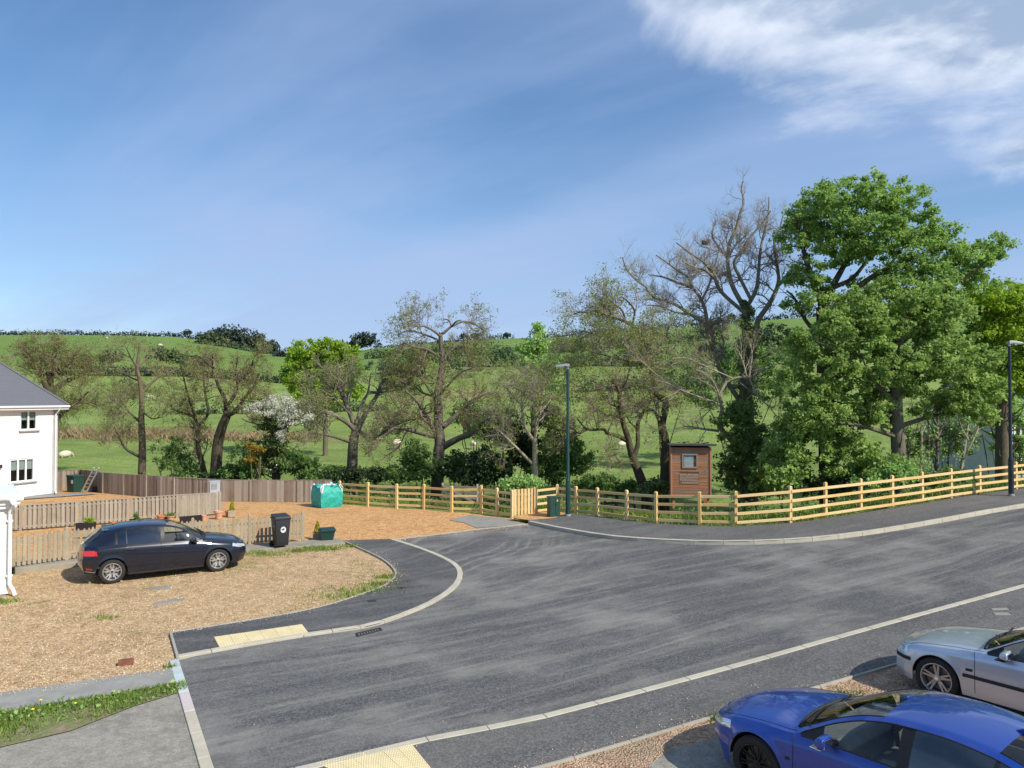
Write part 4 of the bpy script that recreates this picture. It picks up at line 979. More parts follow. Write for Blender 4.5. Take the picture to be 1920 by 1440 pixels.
# ---------------------------------------------------------------- leafy trees
def leafy(name, label, d, limbs, blobs, mat, dens, rad, per, size, bark_m, group=None, twigs=True, upb=0.7, flat=0.7):
    root = tree(name, label, 'tree', d, limbs, [dict(src=0, n=70, L=(0.8, 2.0), k=6, wig=0.2, up=0.08, ang=(30, 70), rf=0.45, rmax=0.05, s=4, tr=(0.3, 1))] if twigs else [], bark_m, bark_m, None, group)
    C, Rd = px_blobs(d, blobs, dens, rad)
    # clumps thin out through the blob's middle so that limbs and sky show
    pts, out = clumps(C, Rd, per, flat, 0.6)
    mkleaves('crown', pts, size, mat, root, upb, 0.7, out, 0.5)
    return root
leafy('sycamore_tree', 'very tall sycamore with dense mid green crown beside the bare ash', 36, [
    (40, 26, 0, 0, [(1556, 940), (1552, 800), (1548, 700), (1545, 600), (1543, 575)]), (15, 4, 0, 0, [(1543, 580), (1530, 540), (1512, 490), (1500, 440), (1490, 400)]), (15, 4, 0, 1, [(1545, 585), (1560, 540), (1590, 480), (1600, 420), (1610, 370)]),
    (13, 4, 0, -1, [(1550, 590), (1600, 545), (1650, 510), (1720, 480), (1790, 460)]), (10, 3, 0, 1.5, [(1560, 540), (1600, 520), (1640, 470), (1680, 430)]), (10, 3, 0, -1.5, [(1548, 640), (1600, 610), (1680, 570), (1780, 540), (1840, 500)]), (9, 3, 0, 1, [(1545, 640), (1510, 600), (1490, 560), (1475, 545)])],
    [(1545, 385, 66, 45, 0, 2.2), (1620, 370, 80, 42, 0, 2.5), (1690, 385, 45, 32, 0, 2.0), (1515, 440, 50, 44, 0, 2.0), (1600, 440, 80, 46, 0, 2.6), (1690, 450, 70, 45, 0, 2.5), (1765, 440, 42, 20, 0, 1.5), (1780, 492, 70, 36, 0, 2.4), (1845, 475, 32, 34, 0, 1.5), (1820, 525, 45, 24, 0, 1.6), (1510, 515, 36, 30, 0, 1.8), (1508, 568, 42, 18, 0, 1.6), (1690, 525, 90, 40, 0, 2.5), (1585, 480, 45, 22, 0, 2), (1640, 575, 90, 36, 0, 2.4), (1560, 545, 22, 20, 0, 1.5), (1865, 452, 14, 14, 0, .8), (1738, 400, 22, 14, 0, .8)],
    M['leaf_syc'], 24, (0.18, 0.52), 115, 0.135, M['bark_dark'], GT)
leafy('maple_tree', 'full bushy maple with light green crown reaching down to the new fence', 33, [
    (30, 20, 0, 0, [(1690, 945), (1685, 850), (1680, 760), (1680, 690)]), (12, 4, 0, -1, [(1680, 760), (1620, 700), (1570, 660), (1530, 640)]), (12, 4, 0, 1, [(1682, 740), (1730, 690), (1780, 650), (1820, 630)]), (12, 4, 0, 0, [(1680, 700), (1690, 640), (1700, 590), (1710, 560)]), (10, 3, 0, -1.5, [(1684, 820), (1620, 800), (1560, 790)]), (10, 3, 0, 1, [(1684, 800), (1750, 780), (1810, 770)])],
    [(1600, 615, 75, 55, 0, 2.2), (1690, 585, 95, 60, .5, 2.4), (1620, 570, 50, 34, .5, 1.6), (1750, 560, 44, 36, .5, 1.6), (1765, 600, 52, 58, 0, 2.2), (1550, 690, 70, 55, 0, 2.2), (1650, 690, 85, 60, 0, 2.4), (1760, 690, 80, 70, 0, 2.4), (1825, 710, 28, 55, 0, 1.6), (1545, 770, 75, 55, 0, 2.0), (1630, 765, 50, 40, 0, 1.5), (1780, 765, 62, 28, 0, 2), (1840, 760, 25, 40, 0, 1.2), (1585, 850, 75, 45, 0, 1.8), (1500, 660, 30, 40, 0, 1.4), (1650, 880, 60, 28, -1, 1.2), (1500, 790, 46, 50, 0, 1.6), (1480, 860, 40, 34, -.5, 1.2), (1445, 890, 30, 24, -.5, 1), (1560, 590, 14, 12, 0, .6), (1538, 622, 16, 14, 0, .6), (1490, 640, 18, 14, 0, .6), (1470, 700, 18, 16, 0, .7), (1868, 665, 14, 16, 0, .6), (1872, 720, 16, 18, 0, .7), (1812, 575, 14, 12, 0, .6), (1785, 540, 14, 12, 0, .6), (1660, 535, 18, 12, .5, .7)],
    M['leaf_maple'], 22, (0.16, 0.46), 95, 0.14, M['bark_grey'], GT)
leafy('lime_tree', 'lime yellow tree behind the maple near the dark lamp post', 38.5, [
    (26, 16, 0, 0, [(1880, 930), (1880, 780), (1885, 680), (1890, 600)]), (10, 3, 0, 0, [(1885, 680), (1850, 620), (1835, 570)]), (10, 3, 0, 0, [(1888, 640), (1920, 590), (1950, 580)])],
    [(1868, 548, 36, 26, 0, 1.5), (1905, 560, 36, 30, 0, 1.6), (1828, 560, 34, 34, 0, 1.6), (1855, 575, 42, 40, 0, 2), (1845, 625, 34, 46, 0, 1.8), (1900, 590, 55, 50, 0, 2.4), (1960, 620, 60, 70, 0, 2.5), (1870, 650, 50, 60, 0, 2.2), (1930, 700, 50, 50, 0, 2), (1865, 720, 40, 35, 0, 1.8), (2010, 640, 60, 90, 0, 2.5)],
    M['leaf_lime'], 18, (0.35, 0.65), 100, 0.15, M['bark_brown'], GT)
leafy('young_tree', 'lime green young tree rising behind the low spreading oak', 66, [
    (10, 6, 0, 0, [(610, 850), (610, 760), (605, 700)]), (5, 2, 0, 0, [(605, 700), (580, 670), (570, 655)]), (5, 2, 0, 0, [(605, 700), (630, 670), (640, 655)])],
    [(585, 665, 40, 30, 0, 2.2), (632, 662, 38, 28, 0, 2.2), (560, 692, 36, 30, 0, 2), (610, 700, 55, 32, 0, 2.4), (560, 715, 34, 20, 0, 2), (650, 690, 26, 22, 0, 1.6), (600, 745, 60, 26, 0, 2), (660, 735, 30, 18, 0, 1.6)],
    M['leaf_lime'], 44, (0.35, 0.7), 75, 0.24, M['bark_brown'], GT)
leafy('young_tree', 'fresh green slim tree behind the forked thorn by the gate', 52, [
    (10, 5, 0, 0, [(1000, 900), (1000, 780), (1005, 690), (1010, 630)])],
    [(1012, 625, 12, 18, 0, .8), (1000, 650, 28, 22, 0, 1.4), (1015, 685, 38, 28, 0, 1.8), (985, 680, 24, 18, 0, 1.2), (1020, 725, 40, 26, 0, 1.8), (985, 650, 16, 12, 0, .8)],
    M['leaf_light'], 40, (0.3, 0.5), 60, 0.20, M['bark_brown'], GT)
# hawthorn in blossom: dark ivy leaves below, white above
haw = leafy('hawthorn_tree', 'white blossoming hawthorn with dark leafy underside behind the closeboard fence', 42, [
    (16, 11, 0, 0, [(518, 900), (515, 850), (520, 810)]), (8, 3, 0, -.5, [(518, 815), (498, 785), (485, 765)]), (8, 3, 0, .5, [(520, 812), (535, 785), (550, 762)])],
    [(505, 790, 28, 22, 0, 1.2), (530, 790, 26, 20, 0, 1.2), (518, 830, 22, 26, 0, .9), (512, 860, 26, 30, 0, .9)], M['leaf_ivy'], 34, (0.3, 0.5), 70, 0.14, M['bark_dark'], GT)
C, Rd = px_blobs(42, [(490, 763, 26, 15, -.3, 1.2), (520, 752, 34, 16, -.3, 1.5), (555, 768, 32, 16, -.3, 1.3), (510, 778, 34, 10, -.8, .8), (572, 785, 24, 16, -.3, 1.0), (540, 790, 18, 14, -1, .6), (525, 815, 9, 16, -1.1, .3)], 60, (0.16, 0.34))
pts, out = clumps(C, Rd, 75, 0.6)
mkleaves('blossom', pts, 0.062, M['blossom'], haw, 0.6, 0.9, out, 0.4, 'white blossom over the upper crown')
# thin birch-like poles on the right
GB = 'thin stems right of the maple'
for i, (x0, y0, x1, y1, w, dd) in enumerate([(1700, 930, 1702, 790, 5, 37), (1724, 930, 1727, 765, 6, 38), (1738, 930, 1741, 775, 4, 39), (1752, 930, 1758, 770, 9, 36), (1790, 935, 1815, 795, 8, 35), (1772, 930, 1780, 790, 5, 40)]):
    tree('young_tree', ('thin grey stem closest to the maple trunk', 'pale slim stem, second out from the maple trunk', 'very thin grey stem just beyond a pale slim one', 'stoutest grey stem in the row beside the maple', 'pale stem leaning outwards towards the far lawn', 'thin grey stem behind the pale leaning one')[i], 'tree', dd, [
        (w, w * 0.5, 0, 0, [(x0, y0), ((x0 + x1) / 2 + 2, (y0 + y1) / 2), (x1, y1)]), (w * .5, 1, 0, .5, [(x1, y1 + 50), (x1 + 18, y1 + 10), (x1 + 24, y1 - 25)]), (w * .5, 1, 0, -.5, [(x1, y1 + 30), (x1 - 15, y1), (x1 - 18, y1 - 30)])],
        [dict(src=0, n=40, L=(0.4, 1.1), k=5, wig=0.2, up=0.1, ang=(25, 70), rf=0.5, rmax=0.014, s=3), dict(n=260, L=(0.25, 0.6), k=4, wig=0.2, up=0.05, rf=0.6, rmax=0.008, s=3)],
        M['bark_pale'] if i in (1, 4) else M['bark_grey'], M['twig_grey'], [('crown', 500, 0.13, M['leaf_light'], 0.15)], GB)

# ---------------------------------------------------------------- shrubs along the stream bank
GS = 'bushes along the stream bank'
S = [
 ('bright green bush between slender tree and twin trunked oak', 46, [(320, 850, 32, 34, 0, 1.5), (345, 880, 40, 20, 0, 1.5)], 'leaf_mid', 16),
 ('low dark bush at the foot of the twin trunked oak', 43, [(395, 895, 40, 14, 0, 1), (440, 890, 34, 20, 0, 1.2)], 'leaf_dark', 26),
 ('leafy green bush under the blossoming hawthorn, oak side', 42, [(470, 860, 40, 34, 0, 1.4), (455, 885, 40, 18, 0, 1.3)], 'leaf_mid', 16),
 ('dark bush between blossoming hawthorn and low spreading oak', 41, [(560, 865, 36, 32, 0, 1.2), (600, 885, 46, 18, 0, 1.2)], 'leaf_mid', 20),
 ('dark low undergrowth at the foot of the low spreading oak', 41, [(650, 890, 44, 14, 0, 1), (700, 892, 46, 14, 0, 1)], 'leaf_dark', 26),
 ('dark green bush at the foot of the umbrella topped oak', 40, [(780, 850, 28, 34, 0, 1), (800, 880, 48, 24, 0, 1.2), (755, 888, 34, 18, 0, 1)], 'leaf_mid', 22),
 ('ivy bush right against the umbrella topped oak trunk', 40, [(850, 872, 30, 26, 0, .9), (868, 892, 30, 16, 0, .9)], 'leaf_ivy', 26),
 ('blackish evergreen bush between umbrella topped oak and thorn', 38, [(905, 865, 28, 30, 0, 1.1), (930, 880, 36, 28, 0, 1.1), (890, 895, 34, 14, 0, 1)], 'leaf_dark', 34),
 ('tall dark bush behind the forked thorn', 39, [(925, 800, 30, 30, 0, 1), (955, 815, 34, 45, 0, 1.2), (985, 850, 36, 40, 0, 1.2)], 'leaf_dark', 20),
 ('big green bush behind the green lamp post', 38, [(1050, 830, 42, 50, 0, 1.4), (1080, 860, 30, 36, 0, 1.2), (1035, 885, 45, 26, 0, 1.2), (1030, 780, 24, 30, 0, 1)], 'leaf_mid', 20),
 ('dark undergrowth between the forked dark tree and green bush', 36, [(1115, 905, 42, 16, 0, .9), (1160, 912, 36, 13, 0, .8)], 'leaf_mid', 26),
 ('dark low bush between the forked tree and red cabin', 34.5, [(1225, 915, 30, 16, 0, .7)], 'leaf_ivy', 34),
 ('tall dark ivy bush against the side of the red cabin', 35.2, [(1385, 800, 44, 50, 0, .9), (1415, 850, 50, 60, 0, 1.0), (1372, 880, 30, 40, .6, .7), (1435, 900, 40, 34, 0, .9)], 'leaf_mid', 14),
 ('mid green bush between ivy bush and maple', 33.5, [(1470, 850, 44, 48, 0, 1.2), (1450, 900, 46, 26, 0, 1), (1500, 800, 36, 36, 0, 1.2)], 'leaf_light', 16),
 ('dark shaded bush at the foot of the sycamore', 34, [(1540, 905, 60, 24, 0, 1.2), (1600, 905, 50, 22, 0, 1)], 'leaf_ivy', 18),
 ('fresh green bush behind the new fence under the maple', 31.5, [(1680, 888, 40, 20, 0, .8), (1640, 905, 40, 12, 0, .7)], 'leaf_light', 26),
 ('low bush behind the new fence among thin stems', 33.5, [(1740, 900, 50, 16, 0, .8), (1790, 895, 40, 14, 0, .8)], 'leaf_mid', 26),
 ('green bush hiding the foot of the grey house', 43, [(1905, 850, 34, 36, 0, 1.2), (1890, 800, 14, 30, 0, .8)], 'leaf_mid', 18),
 ('tall loose olive bush between maple and dark lamp post', 43, [(1855, 760, 46, 60, 0, 1.6), (1840, 690, 40, 50, 0, 1.6), (1890, 720, 40, 60, 0, 1.4), (1905, 790, 30, 50, 0, 1.2), (1870, 820, 26, 30, 0, 1)], 'leaf_light', 9),
 ('brownish thin bush behind the thin stems', 42, [(1790, 820, 40, 40, 0, 1.3), (1740, 830, 40, 40, 0, 1.3)], 'leaf_olive', 12),
 ('green bush beyond the umbrella topped oak', 58, [(870, 770, 40, 26, 0, 1.6), (900, 800, 34, 24, 0, 1.6)], 'leaf_mid', 10),
 ('green bush beyond the olive crowned oak', 60, [(1210, 660, 50, 30, 0, 2), (1270, 690, 46, 34, 0, 2)], 'leaf_mid', 10),
 ('green bush beyond the dead snag', 56, [(1320, 720, 44, 46, 0, 2), (1380, 680, 50, 40, 0, 2), (1450, 700, 44, 60, 0, 2)], 'leaf_mid', 11),
 ('hazy bush beyond the bare ash', 60, [(1480, 640, 50, 30, 0, 2), (1430, 630, 40, 26, 0, 2)], 'leaf_far', 10),
 ('leaning light green bush trimmed behind the gate', 32.4, [(965, 908, 26, 9, 0, .5), (990, 905, 20, 8, 0, .5)], 'leaf_light', 60),
]
for lab, d, blobs, mat, dens in S:
    shrub('bush', lab, d, blobs, M[mat], dens * 2.2, (0.22, 0.42) if d < 50 else (0.4, 0.7), 62, 0.14 if d < 50 else 0.20, group=GS)
shrub('gorse_bush', 'orange tinged bush at the foot of the blossoming hawthorn', 41, [(468, 838, 14, 12, 0, .5), (485, 845, 14, 12, 0, .5), (476, 862, 14, 14, 0, .5)], M['gorse'], 40, (0.2, 0.35), 50, 0.12)
shrub('gorse_bush', 'orange tinged bush inside the dark bushes near the gate', 37.5, [(948, 795, 10, 9, 0, .4)], M['gorse'], 70, (0.15, 0.3), 40, 0.10)

# ---------------------------------------------------------------- hedges, woods and bushes on the far hill
def hedge(label, px0, px1, d, hgt, wid, mat, size=0.45, dens=2.2, jag=0.5, d1=None, name='hedge'):
    d1 = d1 or d; x0 = (px0 - 960) / F * d; x1 = (px1 - 960) / F * d1; L = math.hypot(x1 - x0, d1 - d); n = max(6, int(L * dens))
    t = np.linspace(0, 1, n); cx = x0 + (x1 - x0) * t; cy = d + (d1 - d) * t + rng.normal(size=n) * 0.3
    r = hgt * 0.55 * (1 + jag * (rng.uniform(-0.5, 0.8, n)))
    cz = zt(cx, cy) + r * 0.7
    root = empty(name, (cx[0], cy[0], zt(cx[0], cy[0]))); tag(root, label, 'hedge')
    pts, out = clumps(np.stack([cx, cy, cz], -1), r, max(10, int(30 * hgt / dens * 1.2 / (size / 0.45) ** 2)), 1.0, 0.5)
    pts[:, 2] = np.maximum(pts[:, 2], zt(pts[:, 0], pts[:, 1]) + 0.03)
    mkleaves('foliage', pts, size, mat, root, 0.5, 0.8, out, 0.8)
    return root
def woods(label, d, blobs, mat, size, dens, rad, per, name='wood', cat='wood', stuff=True):
    C, Rd = px_blobs(d, blobs, dens, rad); C[:, 2] = np.maximum(C[:, 2], zt(C[:, 0], C[:, 1]) + 0.5)
    pts, out = clumps(C, Rd, per, 0.9, 0.5); pts[:, 2] = np.maximum(pts[:, 2], zt(pts[:, 0], pts[:, 1]) + 0.05)
    o = mkleaves(name, pts, size, mat, None, 0.5, 0.8, out, 0.9); tag(o, label, cat, kind='stuff' if stuff else None); return o
woods('dark domed wood standing on the far left skyline', 330, [(405, 640, 34, 24, 0, 10), (440, 636, 44, 22, 0, 12), (480, 648, 34, 20, 0, 10), (505, 658, 16, 14, 0, 8)], M['leaf_far_dark'], 1.1, 55, (1.6, 3.0), 46)
woods('lighter green edge of the far domed wood', 318, [(395, 635, 22, 16, 0, 6), (420, 648, 30, 14, 0, 6), (450, 660, 30, 10, 0, 6)], M['leaf_far'], 1.0, 60, (1.4, 2.4), 40)
woods('small dark tree clump on the skyline dip', 330, [(675, 640, 22, 12, 0, 6), (692, 636, 18, 12, 0, 6), (660, 646, 16, 7, 0, 5)], M['leaf_far_dark'], 1.0, 80, (1.2, 2.2), 40)
woods('dark hedge trees filling the skyline dip', 300, [(545, 662, 24, 7, 0, 6), (575, 664, 26, 6, 0, 6), (535, 668, 26, 6, 0, 6)], M['leaf_far_dark'], 0.9, 90, (1.0, 1.9), 40)
woods('bushes along the middle hedge of the hill', 195, [(190, 672, 20, 10, 0, 4), (215, 668, 16, 9, 0, 4), (300, 664, 24, 11, 0, 4), (330, 668, 30, 13, 0, 4), (365, 676, 26, 11, 0, 4), (150, 676, 22, 8, 0, 4)], M['leaf_far'], 0.6, 70, (0.7, 1.4), 44)
hedge('dark clipped hedge crossing the middle of the hill', 90, 545, 178, 2.3, 1.5, M['leaf_far_dark'], 0.42, 1.5)
hedge('thin dark hedge along the far left skyline', -20, 380, 379, 2.6, 2, M['leaf_far_dark'], 0.8, 0.9, 0.7)
hedge('dark hedge along the skyline above the umbrella topped oak', 700, 960, 379, 2.2, 2, M['leaf_far_dark'], 0.8, 0.9, 0.9)
hedge('ragged hedge along the skyline behind the bare ash', 1000, 1530, 379, 2.8, 2, M['leaf_far_dark'], 0.8, 0.9, 1.3)
hedge('ragged hedge below the skyline dip', 690, 960, 250, 3.4, 2, M['leaf_far'], 0.6, 1.0, 1.2, 235)
hedge('dark hedge on the hill right of the umbrella topped oak', 840, 1200, 205, 3.0, 2, M['leaf_far'], 0.5, 1.2, 0.9, 195)
hedge('dark hedge behind the olive crowned oak', 1000, 1330, 240, 3.6, 2, M['leaf_far'], 0.6, 1.1, 1.0, 262)
hedge('dark hedge at the foot of the hill behind the dead snag', 1090, 1470, 150, 2.6, 2, M['leaf_far'], 0.4, 1.4, 1.0)
hedge('ragged hedge across the lower hill behind the twin trunked oak', 330, 720, 118, 1.5, 1.2, M['leaf_far'], 0.3, 1.6, 1.2, 126)
woods('scattered scrub on the rough slope behind the umbrella topped oak', 190, [(860, 660, 60, 16, 0, 12), (930, 665, 60, 14, 0, 12), (780, 672, 50, 14, 0, 10), (720, 685, 50, 10, 0, 8), (880, 690, 36, 6, -10, 5)], M['leaf_far'], 0.6, 26, (0.7, 1.5), 40, 'scrub', 'scrub')
woods('scattered scrub on the slope behind the bare ash', 200, [(1340, 650, 80, 22, 0, 14), (1460, 640, 80, 26, 0, 14), (1230, 655, 60, 14, 0, 10), (1120, 640, 50, 10, 0, 8), (1520, 660, 60, 40, 0, 10)], M['leaf_far'], 0.6, 20, (0.8, 1.7), 40, 'scrub', 'scrub')
GK = 'small round trees on the skyline'
for px, hh, lab in ((870, 5.5, 'small round tree on the skyline, alone above the oak'), (890, 5.0, 'small round tree on the skyline, second above the oak'), (950, 4.2, 'low round tree at the end of the skyline hedge'), (350, 5.2, 'small round tree on the skyline beside the domed wood'), (1372, 6, 'wind bent tree on the skyline behind the bare ash'), (1350, 4.5, 'low tree on the skyline next to a wind bent one')):
    x = (px - 960) / F * 376; z = float(zt(x, 376)); root = empty('far_tree', (x, 376, z)); tag(root, lab, 'tree', GK)
    pts, out = clumps(np.array([[x, 376, z + hh * .62], [x + 1, 376, z + hh * .55], [x - 1, 376, z + hh * .5]]), np.array([hh * .32, hh * .28, hh * .28]), 90, 0.8, 0.5)
    mkleaves('crown', pts, 0.8, M['leaf_far_dark'], root, 0.5, 0.8, out, 0.8)
    v, q = tubes(np.array([[[x, 376, z - .3], [x, 376, z + hh * .5]]]), np.array([[0.25, 0.15]]), 6); link('trunk', fastmesh('trunk', v, q), M['bark_dark'], root)
# brown reeds in the wet strip of the first field, rough grass under the trees
def blades(name, pts, h, w, mat, label, cat, kind='stuff', lean=0.35):
    n = len(pts); a = rng.uniform(0, 2 * np.pi, n); hh = h * rng.uniform(0.5, 1.3, n); sd_ = np.stack([np.cos(a), np.sin(a), np.zeros(n)], -1) * (w * rng.uniform(0.6, 1.4, n))[:, None]
    ln = rng.normal(size=(n, 3)) * lean * hh[:, None]; ln[:, 2] = 0
    up = np.zeros((n, 3)); up[:, 2] = hh
    v = np.stack([pts - sd_, pts + sd_, pts + up * .6 + ln * .4 + sd_ * .6, pts + up + ln], 1).reshape(-1, 3)
    o = link(name, fastmesh(name, v, np.arange(4 * n).reshape(n, 4), dict(rnd=np.repeat(rng.uniform(0, 1, n), 4))), mat); tag(o, label, cat, kind=kind); return o
n = 9000; y = 86 + rng.normal(size=n) * 2.6; x = rng.uniform(-58, -22, n); kp = np.sin(x * .9 + np.sin(y * 1.3) * 2) + np.sin(x * 2.3 + y) * .7 > -.4; x, y = x[kp], y[kp]; n = len(x); y += 3 * np.sin(x * 0.08)
blades('reeds', np.stack([x, y, zt(x, y)], -1), 0.75, 0.05, M['reed'], 'brown reeds in a strip across the first field', 'reeds')
n = 60000; tx = rng.uniform(-26, 24, n); ty = np.interp(tx, FX, FY) + rng.uniform(0.5, 10, n) ** 1.0
blades('rough_grass', np.stack([tx, ty, zt(tx, ty)], -1), 0.32, 0.014, M['grass_blade'], 'rough grass growing under the trees by the stream', 'grass')
n = 9000; fr = np.array(fenceR[3:]); k = rng.integers(0, len(fr) - 1, n); f = rng.uniform(0, 1, n)[:, None]; p = fr[k] * (1 - f) + fr[k + 1] * f
dn = np.array(offset([tuple(q_) for q_ in fr], 1.0)) - fr; dd = dn[k]; o_ = rng.uniform(0.05, 1.8, n)[:, None]; p = p + dd * o_
keep = (rng.uniform(0, 1, n) < np.where(k < 8, 1.0, 0.45)); p = p[keep]
blades('verge_grass', np.stack([p[:, 0], p[:, 1], zf(p[:, 0], p[:, 1]) + 0.05], -1), 0.16, 0.02, M['grass_blade'], 'patchy grass on the bank just behind the new fence', 'grass')

# low mixed undergrowth along the stream bank
n = 2600; tx = rng.uniform(-24, 22, n); t_ = rng.uniform(1.4, 7.5, n); ty = np.interp(tx, FX, FY) + t_
open_ = np.exp(-((tx - 5.0) / 1.9) ** 2) * (rng.uniform(0, 1, n) < .75)
kp = (np.sin(tx * .8) + np.sin(tx * 1.9 + 1) * .6 + rng.normal(size=n) * .6 > -.5) & (open_ < .5); tx, ty = tx[kp], ty[kp]; n = len(tx)
hh = rng.uniform(.15, .75, n)
pts, out = clumps(np.stack([tx, ty, zt(tx, ty) + hh * .6], -1), hh * .75, 34, 0.9, .5)
pts[:, 2] = np.maximum(pts[:, 2], zt(pts[:, 0], pts[:, 1]) + .02)
tag(mkleaves('undergrowth', pts, .12, M['leaf_mid'], None, .6, .65, out, .6), 'low tangled undergrowth along the shaded stream bank', 'undergrowth', kind='stuff')
# ---------------------------------------------------------------- fences
def zfl(p, o=0.0): return (float(p[0]), float(p[1]), float(zf(p[0], p[1])) + o)
def GTr(px, py):
    r = ray(px, py); prev = 30.0
    for d in np.arange(30, 600, 0.25):
        p = np.array([0, 0, H]) + r * (d / r[1])
        if p[2] < zt(p[0], p[1]): return p
    return at(px, py, 100)
def post_rail(name, label, path, hs, side, base=0.0, rails=4, ww=0.10, mat=None, rr=0.095):
    mat = mat or M['wood_new']; root = empty(name, zfl(path[0], base)); tag(root, label, 'fence')
    n = len(path); tang = [np.array(path[min(i + 1, n - 1)]) - np.array(path[max(i - 1, 0)]) for i in range(n)]
    for i, p in enumerate(path):
        a = math.atan2(tang[i][1], tang[i][0]); h = hs[i]; z = float(zf(*p)) + base
        m = MB(); lx = random.uniform(-0.012, 0.012)
        m.box((p[0], p[1], z + h / 2 - 0.15), (ww, ww, h + 0.3), a, ry=lx); m.box((p[0], p[1], z + h + 0.012), (ww, ww, 0.03), a, taper=0.45, ry=lx)
        o = m.build('post', mat, root, bevel=0.004)
    for i in range(n - 1):
        a, b = np.array(path[i]), np.array(path[i + 1]); t = (b - a) / np.linalg.norm(b - a); nn = np.array([t[1], -t[0]]) * (0.068 if side[i] > 0 else -0.02)
        for k in range(rails):
            f = (k + 0.42) / rails * 0.98 + 0.03
            j = random.uniform(-0.008, 0.008)
            pa = (a[0] + nn[0], a[1] + nn[1], float(zf(*a)) + base + hs[i] * f + j); pb = (b[0] + nn[0], b[1] + nn[1], float(zf(*b)) + base + hs[i + 1] * f - j)
            MB().beam(pa, pb, 0.04, rr).build('rail', mat, root, bevel=0.004)
    return root
post_rail('rail_fence', 'new yellow timber rail fence from the green bag to the gate', fenceL, [1.06, 1.06, 1.06, 1.08, 1.08, 1.14, 1.12, 1.1], [-1] * 7)
hR = [1.1, 1.12, 1.1, 1.1, 1.12, 1.15, 1.18, 1.20, 1.27, 1.25, 1.22, 1.2, 1.18, 1.16, 1.14, 1.12] + [1.12] * 5
post_rail('rail_fence', 'new yellow timber rail fence curving along the far pavement', fenceR, hR, [-1] + [-1] * 6 + [1] * 14, 0.06)
# picket gate
ga, gb = np.array(G(963, 971)), np.array(G(1001, 968)); gt = (gb - ga)[:2]; gl_ = np.linalg.norm(gt); gt = gt / gl_; ang = math.atan2(gt[1], gt[0])
gate = empty('picket_gate', ga); tag(gate, 'small new yellow picket gate between the two rail fences', 'gate')
for k in range(6):
    p = ga[:2] + gt * gl_ * (k + 0.5) / 6; z = float(zf(*p)) + 0.08; h = 1.06 - 0.01 * (k % 2)
    MB().box((p[0], p[1], z + h / 2), (0.105, 0.022, h), ang).build('picket', M['wood_new'], gate, bevel=0.004)
gn = np.array([-gt[1], gt[0]]) * 0.035
for h in (0.25, 0.85):
    MB().beam((ga[0] + gn[0], ga[1] + gn[1], ga[2] + .06 + h), (gb[0] + gn[0], gb[1] + gn[1], gb[2] + .06 + h), 0.03, 0.09).build('rail', M['wood_new'], gate)
MB().beam((ga[0] + gn[0] * 1.1, ga[1] + gn[1] * 1.1, ga[2] + .35), (gb[0] + gn[0] * 1.1, gb[1] + gn[1] * 1.1, gb[2] + .85), 0.028, 0.08).build('brace', M['wood_new'], gate)
# closeboard fence along the yard
cb = [tuple(p) for p in fenceC]; root = empty('closeboard_fence', zfl(cb[1])); tag(root, 'weathered brown closeboard fence round the back of the gravel yard', 'fence')
hcb = [1.12, 1.12, 1.12, 1.10, 1.02, 1.02, 1.05]
full = cb
pts = resample([(p[0], p[1], h) for p, h in zip(full, hcb)], 0.118)
per = 20
for s0 in range(0, len(pts) - 1, per):
    m = MB()
    for i in range(s0, min(s0 + per, len(pts) - 1)):
        a, b = np.array(pts[i]), np.array(pts[i + 1]); c = (a + b) / 2; t = (b - a)[:2]; an = math.atan2(t[1], t[0]); z = float(zf(c[0], c[1]))
        off = 0.008 * (i % 2); h = c[2] + random.uniform(-0.008, 0.008)
        m.box((c[0] + off * math.sin(an), c[1] - off * math.cos(an), z + h / 2), (0.112, 0.018, h), an, ry=random.uniform(-.006, .006))
    o = m.build('boards', M['closeboard'], root, recalc=False); o['kind'] = 'stuff'
    at_ = o.data.attributes.new('rnd', 'FLOAT', 'POINT'); at_.data.foreach_set('value', np.repeat(rng.uniform(0, 1, len(m.v) // 8), 8).astype(np.float32))
    a, b = np.array(pts[s0]), np.array(pts[min(s0 + per, len(pts) - 1)])
    MB().beam((a[0], a[1], float(zf(a[0], a[1])) + a[2] + .012), (b[0], b[1], float(zf(b[0], b[1])) + b[2] + .012), 0.06, 0.022).build('capping', M['wood_grey'], root)
    an = math.atan2(*(b - a)[:2][::-1]); z = float(zf(a[0], a[1]))
    MB().box((a[0] + .03 * math.sin(an), a[1] - .03 * math.cos(an), z + a[2] / 2), (0.075, 0.05, a[2] + .02), an).build('post', M['wood_grey'], root)
